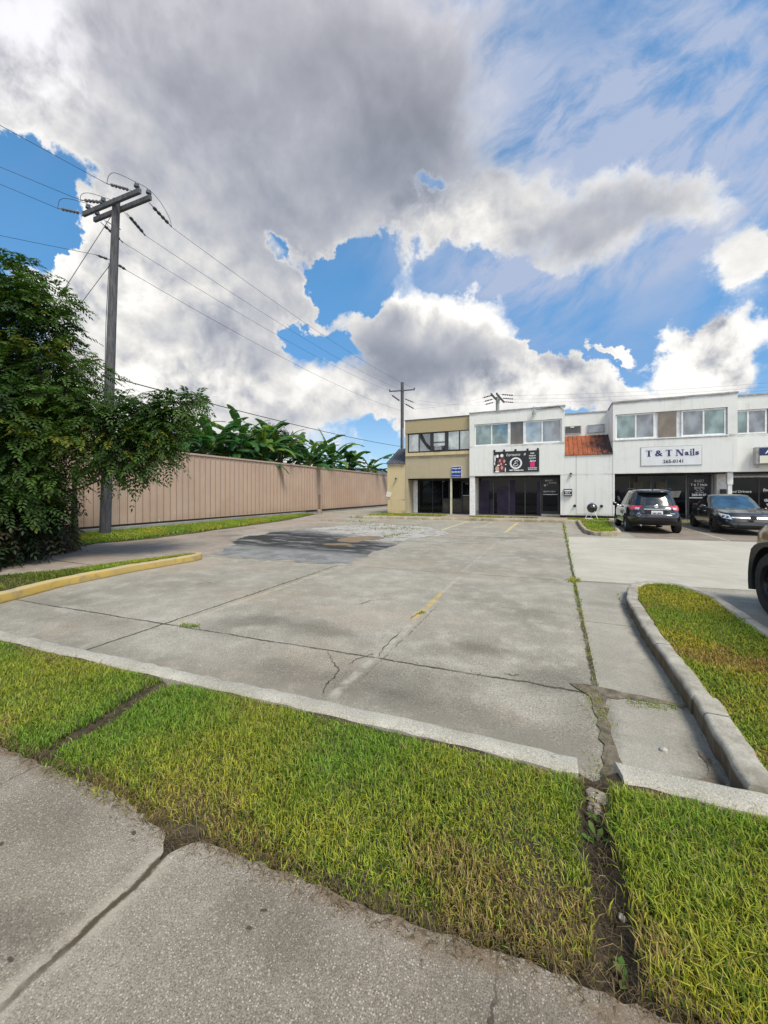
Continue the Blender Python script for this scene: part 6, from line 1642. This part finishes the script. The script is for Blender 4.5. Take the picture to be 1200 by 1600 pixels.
# ------------------------------------------------------------------ vegetation
def leaf_cloud(pos, dirs, length, n_pairs, lw, ll, tone, droop=.5):
    """compound leaves: a drooping stalk with folded leaflets either side; returns verts, loops, sizes, tones"""
    n = len(pos); V, T_ = [], []
    up = np.array([0, 0, 1.0])
    side = np.cross(dirs, up); nr = np.linalg.norm(side, axis=1, keepdims=True); side = np.where(nr > 1e-3, side / np.maximum(nr, 1e-3), np.array([[1, 0, 0]]))
    roll = RNG.uniform(-.7, .7, (n, 1)); nrm = np.cross(side, dirs)
    side, nrm = side * np.cos(roll) + nrm * np.sin(roll), nrm * np.cos(roll) - side * np.sin(roll)
    tone_l = tone[:, None, :]
    for k in range(n_pairs):
        t = (k + .6) / n_pairs
        base = pos + dirs * (length * t)[:, None] - up * (droop * length * t * t)[:, None]
        ax = dirs - up * (2 * droop * t) ; ax = ax / np.linalg.norm(ax, axis=1, keepdims=True)
        for s in (-1, 1):
            sz = (1 - .35 * abs(t - .5) * 1.4) * RNG.uniform(.8, 1.15, n)
            d = ax * .55 + side * s * .85 - up * RNG.uniform(.0, .45, (n, 1)); d /= np.linalg.norm(d, axis=1, keepdims=True)
            wv = ax * .8 - side * s * .4; wv = wv - d * np.sum(wv * d, 1, keepdims=True); wv /= np.linalg.norm(wv, axis=1, keepdims=True)
            L = (ll * sz)[:, None]; W = (lw * sz)[:, None]
            fold = nrm * W * .22
            V.append(np.stack([base, base + d * L * .45 + wv * W * .5 + fold, base + d * L, base + d * L * .45 - wv * W * .5 + fold], 1))
            T_.append(np.repeat(tone_l * RNG.uniform(.85, 1.15, (n, 1, 1)), 4, 1))
    # terminal leaflet
    base = pos + dirs * length[:, None] - up * (droop * length)[:, None]
    ax = dirs - up * 2 * droop; ax /= np.linalg.norm(ax, axis=1, keepdims=True)
    V.append(np.stack([base, base + ax * ll * .45 + side * lw * .5, base + ax * ll, base + ax * ll * .45 - side * lw * .5], 1)); T_.append(np.repeat(tone_l, 4, 1))
    V = np.concatenate(V, 0); T_ = np.concatenate(T_, 0)
    b = (np.arange(len(V)) * 4)[:, None]
    return V.reshape(-1, 3), (b + np.array([[0, 1, 2, 0, 2, 3]])).ravel(), np.full(len(V) * 2, 3), T_.reshape(-1, 3)
def sample_blobs(blobs, per_m3, shell=.35):
    P_, N_ = [], []
    for (cx, cy, cz, r) in blobs:
        n = int(per_m3 * r ** 1.9)
        d = RNG.normal(0, 1, (n, 3)); d /= np.linalg.norm(d, axis=1, keepdims=True)
        rad = r * (RNG.random(n) ** shell)
        k = 1 + .22 * np.sin(d[:, 0] * 5 + cx) * np.sin(d[:, 1] * 6 + cy) + .15 * np.sin(d[:, 2] * 9 + cz)
        P_.append(np.array([[cx, cy, cz]]) + d * (rad * k)[:, None] * np.array([[1, 1, .85]])); N_.append(d)
    return np.concatenate(P_), np.concatenate(N_)
def limb(mb, a, b_, r0, r1, bend=.25, seed=0):
    r = random.Random(seed); a, b_ = Vector(a), Vector(b_); L = (b_ - a).length; pts = []
    off = Vector((r.uniform(-1, 1), r.uniform(-1, 1), r.uniform(-.2, 1))) * bend * L * .4
    for i in range(9):
        t = i / 8; p = a.lerp(b_, t) + off * math.sin(PI * t) + Vector((r.uniform(-1, 1), r.uniform(-1, 1), r.uniform(-1, 1))) * .02 * L
        pts.append(p)
    mb.tube(pts, [r0 + (r1 - r0) * i / 8 for i in range(9)], 7); return pts
TR = thing('tree', 'dark leafy tree with feathery compound leaves at the left edge of the photo', 'tree', (-11.5, 4.4, 0))
blobs = [(-11.62, 4.64, 5.32, 1.25), (-11.08, 4.89, 6.05, .75), (-11.75, 4.6, 6.6, .62), (-10.8, 5.07, 4.2, 1.15), (-11.24, 4.27, 2.95, 1.5), (-10.25, 5.32, 2.95, 1.15), (-9.5, 5.88, 3.35, .68), (-9.45, 5.69, 2.45, .55), (-8.75, 6.4, 3.62, .50), (-8.75, 6.35, 3.2, .40), (-8.45, 6.55, 3.75, .38), (-8.15, 6.72, 3.88, .25), (-9.2, 6.0, 3.45, .5), (-9.0, 6.2, 2.95, .6), (-8.72, 6.22, 2.5, .34), (-9.1, 5.9, 2.15, .35), (-10.75, 4.34, 1.75, .95), (-13.54, 3.78, 4.72, 2.0), (-12.92, 3.51, 2.6, 1.9), (-12.3, 4.4, 6.2, .9), (-13.2, 5.6, 4.2, 1.5)]
tk = MB(); forks = []
limb(tk, (-11.55, 4.35, -.1), (-11.4, 4.5, 1.5), .20, .15, .05, 1)
limb(tk, (-11.85, 4.1, -.1), (-12.6, 3.8, 2.2), .15, .10, .1, 2)
tk.build('trunk', M['bark'], TR, smooth=True)
lm = MB()
trunks = {0: Vector((-11.4, 4.5, 1.45)), 1: Vector((-12.6, 3.8, 2.15))}
order = sorted(range(len(blobs)), key=lambda i: min((Vector(blobs[i][:3]) - t).length for t in trunks.values()))
joined = list(trunks.values())
for i in order:
    cx, cy, cz, r = blobs[i]; c = Vector((cx, cy, cz - r * .25))
    src = min(joined, key=lambda q: (q - c).length + .35 * min((q - t).length for t in trunks.values()))
    rad = .035 + .022 * min(r, 1.4)
    pts = limb(lm, src, c, rad, rad * .45, .22, 10 + i)
    joined += [pts[5], pts[8]]
    rr = random.Random(50 + i)
    for k in range(int(5 + r * 5)):
        d = Vector((rr.gauss(0, 1), rr.gauss(0, 1), rr.gauss(0, .8))).normalized() * r * rr.uniform(.5, .9)
        limb(lm, pts[rr.randint(4, 8)], c + d, .013, .004, .25, 100 + i * 20 + k)
limb(lm, (-11.3, 4.5, 1.2), (-9.7, 5.45, 1.85), .04, .02, .08, 77)
lm.build('branch', M['bark'], TR, smooth=True)
pos, nd = sample_blobs(blobs, 430, .42)
k = (pos[:, 2] > 1.05); pos, nd = pos[k], nd[k]
n = len(pos)
dirs = nd * .8 + RNG.normal(0, .55, (n, 3)); dirs[:, 2] = dirs[:, 2] * .5 + RNG.uniform(-.15, .45, n); dirs /= np.linalg.norm(dirs, axis=1, keepdims=True)
cl = vnoise(pos[:, 0] * 1.2 + pos[:, 2], pos[:, 1] * 1.2 - pos[:, 2] * 1.3, 12)[:, None]
tone = np.array([[.022, .056, .012]]) * (1 - cl) + np.array([[.068, .130, .020]]) * cl
yl = blob_field(pos[:, 0], pos[:, 2], [(-10.75, 4.75, .45, .3, 1.0), (-11.6, 4.2, .5, .3, .4), (-10.2, 3.1, .5, .25, .35), (-8.9, 2.9, .3, .3, .5), (-9.8, 2.8, .3, .2, .6)])[:, None]
tone = np.where(RNG.random((n, 1)) < yl * .75 + .02, np.array([[.13, .15, .018]]), tone)
tone = tone * RNG.uniform(.7, 1.25, (n, 1))
V, Lp, Sz, Tn = leaf_cloud(pos, dirs, RNG.uniform(.28, .48, n), 6, .052, .125, tone, .5)
fast_mesh('crown', V, Lp, Sz, M['leaf'], Tn, TR)
# dark shrub and dead leaves under the tree
SH = thing('shrub', 'dense dark shrub with dead drooping leaves under the tree beside the pavement', 'shrub', (-11, 4.6, 0))
sb = MB(); bl2 = [(-10.85, 4.25, .62, .55), (-11.1, 4.9, .95, .62), (-11.31, 3.9, .9, 1.0), (-11.6, 5.4, 1.2, .45), (-12.3, 4.4, .9, 1.1), (-10.4, 3.75, .55, .35), (-11.5, 5.0, 1.5, .8)]
for i, b_ in enumerate(bl2):
    for k in range(4): limb(sb, (b_[0] + .1 * k - .2, b_[1], 0), (b_[0] + random.Random(i * 9 + k).uniform(-.5, .5) * b_[3], b_[1] + .1, b_[2] + b_[3] * .5), .022, .008, .3, 300 + i * 5 + k)
sb.build('stem', M['bark'], SH, smooth=True)
pos, nd = sample_blobs(bl2, 420, .45); k = pos[:, 2] > .06; pos, nd = pos[k], nd[k]; n = len(pos)
dirs = nd + RNG.normal(0, .6, (n, 3)); dirs /= np.linalg.norm(dirs, axis=1, keepdims=True)
tone = np.array([[.014, .028, .010]]) * RNG.uniform(.5, 1.8, (n, 1)); tone = np.where(RNG.random((n, 1)) < .10, np.array([[.075, .06, .035]]), tone)
V, Lp, Sz, Tn = leaf_cloud(pos, dirs, RNG.uniform(.2, .34, n), 3, .055, .13, tone, .6)
fast_mesh('foliage', V, Lp, Sz, M['leaf'], Tn, SH)
dp = np.stack([RNG.uniform(-12.4, -11.6, 160), RNG.uniform(5.1, 6.0, 160), RNG.uniform(.1, .8, 160)], 1); dd = RNG.normal(0, 1, (160, 3)); dd[:, 2] -= .6; dd /= np.linalg.norm(dd, axis=1, keepdims=True)
V, Lp, Sz, Tn = leaf_cloud(dp, dd, RNG.uniform(.2, .4, 160), 2, .07, .28, np.array([[.15, .115, .07]]) * RNG.uniform(.3, 1.3, (160, 1)), .9)
fast_mesh('dead_leaf', V, Lp, Sz, M['leaf'], Tn, SH)

# banana plants --------------------------------------------------------------
def banana_leaf_mesh(L, W, arch, seed, tone, torn=.5):
    """arched midrib along +x rising then drooping, blade torn into strips"""
    r = random.Random(seed); V, Fs, T_ = [], [], []
    N = 26; mid = []; ang = R(72) - arch * .15; p = Vector((0, 0, 0))
    for i in range(N + 1):
        mid.append(p.copy()); ang -= arch / N * (.5 + 1.1 * i / N); p = p + Vector((math.cos(ang), 0, math.sin(ang))) * L / N
    def add(vs, fs, t):
        b = len(V); V.extend(vs); Fs.extend([tuple(i + b for i in f) for f in fs]); T_.extend([t] * len(vs))
    for i in range(N):                                             # midrib
        a, c = mid[i], mid[i + 1]; w0 = .035 * (1 - i / N) + .006; w1 = .035 * (1 - (i + 1) / N) + .006
        add([a + Vector((0, -w0, -.01)), a + Vector((0, w0, -.01)), c + Vector((0, w1, -.01)), c + Vector((0, -w1, -.01))], [(0, 1, 2, 3)], (.16, .19, .06))
    i0 = 5
    for s in (-1, 1):
        i = i0
        while i < N:
            k = min(N - i, r.choice((1, 1, 2, 2, 3, 4)) if r.random() < torn else r.choice((4, 5, 6)))
            dr = r.uniform(.15, .9) * (1 if r.random() < torn else .5); sh = r.uniform(.9, 1.05)
            c = (tone[0] * r.uniform(.8, 1.2), tone[1] * r.uniform(.8, 1.2), tone[2] * r.uniform(.8, 1.2))
            rows = []
            for j in range(k + 1):
                u = (i + j - i0) / (N - i0); wd = W * .5 * (math.sin(PI * min(1, u * .86 + .10)) ** .6) * sh
                if j == k: wd *= .93
                m_ = mid[i + j]; tx_ = (mid[min(i + j + 1, N)] - mid[max(i + j - 1, 0)]).normalized()
                row = []
                for q in range(4):
                    f = q / 3; gap = -.012 * (j == k) * f
                    row.append(m_ + Vector((0, s * wd * f * (1 - .25 * dr * f), 0)) + Vector((0, 0, 1)) * (wd * (.30 * math.sin(f * PI * .6) - dr * f * f)) + tx_ * (.16 * wd * f + gap))
                rows.append(row)
            nc = 4
            add([p for rw in rows for p in rw], [(a * nc + b_, a * nc + b_ + 1, (a + 1) * nc + b_ + 1, (a + 1) * nc + b_) for a in range(k) for b_ in range(3)], c)
            i += k
    return V, Fs, T_
LEAVES = []
for i in range(9):
    tn = [(.032, .105, .028), (.042, .125, .032), (.026, .085, .026), (.05, .14, .034), (.14, .22, .03)][i % 5 if i < 8 else 4]
    V, Fs, T_ = banana_leaf_mesh(2.25 + .12 * i, .50 + .02 * (i % 4), [1.15, 1.6, 2.1, .8, 1.4, 1.8, 1.0, 2.3, .25][i], 40 + i, tn, [.6, .8, .7, .4, .7, .8, .5, .9, .05][i])
    LEAVES.append((V, Fs, T_))
def leaf_data(i):
    V, Fs, T_ = LEAVES[i]
    me = bpy.data.meshes.new('banana_leaf'); me.from_pydata([tuple(v) for v in V], [], Fs)
    at = me.color_attributes.new('tone', 'FLOAT_COLOR', 'POINT')
    at.data.foreach_set('color', np.array([(*t, 1) for t in T_], np.float32).ravel())
    me.polygons.foreach_set('use_smooth', [True] * len(me.polygons)); me.materials.append(M['leaf'])
    return me
LEAF_ME = [leaf_data(i) for i in range(9)]
def banana(x, y, h, label, seed, nl=10, scale=1.0, group='banana plants behind the metal fence', young=False, guard=True):
    r = random.Random(seed)
    root = thing('banana_plant', label, 'banana plant', (x, y, 0), 0, group)
    lean = Vector((r.uniform(-.25, .25), r.uniform(-.25, .25), 0))
    top = Vector((x, y, 0)) + lean + Vector((0, 0, h))
    MB().tube([(x, y, -.05), Vector((x, y, h * .5)) + lean * .4, top], [.17 * scale, .13 * scale, .07 * scale], 9).build('stem', M['banana_stem'], root, smooth=True)
    a0 = r.uniform(0, 6.28)
    for k in range(nl):
        o = bpy.data.objects.new('leaf', LEAF_ME[8 if (k == 0 and young) else r.choice((0, 1, 2, 3, 4, 5, 6, 7))])
        COL.objects.link(o); o.parent = root
        a = a0 + k * 2.4 + r.uniform(-.3, .3)
        if guard and math.cos(a) > .1: o.data = LEAF_ME[r.choice((0, 3, 6, 0, 4, 1))]
        o.location = (top - Vector((x, y, 0))) - Vector((0, 0, .10 + .05 * k))
        o.rotation_euler = (r.uniform(-.2, .2), r.uniform(-.15, .25) + .045 * k, a)
        s = scale * r.uniform(.8, 1.1); o.scale = (s, s, s)
    return root
MASS = 'tall banana plant with torn green leaves in the clump behind the tan fence'
spec = [(-18.6, 13.9, 3.7, None, 10, .95), (-18.9, 15.0, 4.1, None, 11, 1.0), (-18.2, 16.0, 4.0, None, 11, 1.0), (-18.4, 17.3, 4.3, None, 12, 1.1), (-19.4, 18.2, 4.8, None, 12, 1.1), (-17.9, 18.9, 4.5, None, 12, 1.1), (-18.9, 20.0, 5.0, None, 13, 1.15), (-17.7, 20.9, 4.5, None, 12, 1.1), (-18.8, 22.0, 4.9, None, 13, 1.15), (-17.8, 23.0, 4.5, None, 12, 1.1), (-19.0, 24.0, 4.8, None, 12, 1.1), (-17.6, 25.0, 4.0, 'banana plant whose leaves reach out over the top of the tan fence', 13, 1.2), (-18.8, 26.2, 4.3, None, 11, 1.1),
        (-18.0, 28.2, 3.7, None, 10, 1.1), (-19.0, 29.4, 4.2, None, 11, 1.15), (-18.2, 30.8, 4.3, 'banana plant with a pale upright new leaf near the far end of the fence', 12, 1.15), (-19.2, 32.0, 4.6, None, 12, 1.2), (-17.9, 33.0, 4.1, None, 11, 1.2), (-17.7, 35.2, 3.9, 'rightmost banana plant behind the fence, nearest the tan building', 12, 1.25)]
for i, (x, y, h, lb, nl, sc) in enumerate(spec):
    over = bool(lb and ('reach' in lb or 'rightmost' in lb))
    banana(x - (.1 if over else .85), y, h + .25, lb or MASS, 900 + i, nl + 6, sc * 1.06, guard=True, young=bool(lb and 'pale' in lb) or i in (0, 9))
banana(-14.75, 7.5, 2.0, 'small banana plant in front of the fence beside the wooden utility pole', 77, 5, .72, None)
# round tree and houses beyond the fence
RT = thing('tree', 'round dense dark tree standing behind the banana plants', 'tree', (-21.5, 25.4, 0))
t_ = MB(); limb(t_, (-21.5, 25.4, -.1), (-21.5, 25.4, 4.5), .25, .15, .03, 5); t_.build('trunk', M['bark'], RT, smooth=True)
pos, nd = sample_blobs([(-21.4, 25.4, 5.9, 1.2), (-22.3, 24.2, 5.4, 1.2), (-20.8, 26.6, 5.5, 1.1), (-23.2, 23.6, 5.0, 1.1)], 420, .35); n = len(pos)
dirs = nd + RNG.normal(0, .5, (n, 3)); dirs /= np.linalg.norm(dirs, axis=1, keepdims=True)
tone = np.array([[.012, .028, .012]]) * RNG.uniform(.6, 1.9, (n, 1))
V, Lp, Sz, Tn = leaf_cloud(pos, dirs, RNG.uniform(.2, .35, n), 3, .08, .16, tone, .3)
fast_mesh('crown', V, Lp, Sz, M['leaf'], Tn, RT)
def house(label, x0, x1, y0, y1, zw, zr, wallm):
    h = thing('house', label, 'house', ((x0 + x1) / 2, (y0 + y1) / 2, 0))
    MB().box(x0, x1, y0, y1, 0, zw).build('wall', M[wallm], h)
    ym = (y0 + y1) / 2; e = .4
    v = [(x0 - e, y0 - e, zw), (x1 + e, y0 - e, zw), (x1 + e, y1 + e, zw), (x0 - e, y1 + e, zw), (x0 + (y1 - y0) * .3, ym, zr), (x1 - (y1 - y0) * .3, ym, zr)]
    MB().add(v, [(0, 1, 5, 4), (2, 3, 4, 5), (1, 2, 5), (3, 0, 4), (3, 2, 1, 0)]).build('roof', M['shingle'], h)
house('grey shingled house roof showing between the tree and the banana plants', -40, -26.5, 18.5, 30, 5.2, 7.6, 'wall_white')
house('low grey roofed house showing just past the far end of the fence', -31, -20.5, 44, 54, 3.6, 5.0, 'wall_cream')

# broad-leaved weeds in the right-hand channel, and a taller grass tuft
def weed(label, x, y, z, n, L, seed, tone):
    r = random.Random(seed); V, Fs, T_ = [], [], []
    for k in range(n):
        a = r.uniform(0, 6.28); el = r.uniform(.25, 1.0); l = L * r.uniform(.6, 1.1); w_ = l * r.uniform(.28, .42)
        d = Vector((math.cos(a) * math.cos(el), math.sin(a) * math.cos(el), math.sin(el))); s_ = Vector((-math.sin(a), math.cos(a), 0)); u = Vector((0, 0, 1))
        b = Vector((x + r.uniform(-.02, .02), y + r.uniform(-.02, .02), z)); i0 = len(V)
        V += [b, b + d * l * .35 + s_ * w_ * .3, b + d * l * .35 - s_ * w_ * .3, b + d * l * .7 + s_ * w_ * .5 - u * l * .05, b + d * l * .7 - s_ * w_ * .5 - u * l * .05, b + d * l - u * l * .15]
        Fs += [(i0, i0 + 1, i0 + 2), (i0 + 1, i0 + 3, i0 + 4, i0 + 2), (i0 + 3, i0 + 5, i0 + 4)]
        c = [v * r.uniform(.7, 1.3) for v in tone]; T_ += [c] * 6
    me = bpy.data.meshes.new('weed'); me.from_pydata([tuple(v) for v in V], [], Fs)
    at = me.color_attributes.new('tone', 'FLOAT_COLOR', 'POINT'); at.data.foreach_set('color', np.array([(*t, 1) for t in T_], np.float32).ravel())
    return tag(link_mesh('weed', me, M['leaf']), label, 'weed')
weed('broad leaved weed growing in the worn channel just below the kerb gap', .225, 2.02, .06, 12, .10, 1, (.10, .20, .03))
weed('low broad leaved weed in the worn channel between the two grass banks', .16, 1.93, .05, 9, .075, 2, (.09, .17, .03))
weed('small weed rosette at the sidewalk end of the worn channel', .19, 1.42, .06, 8, .06, 3, (.11, .19, .03))
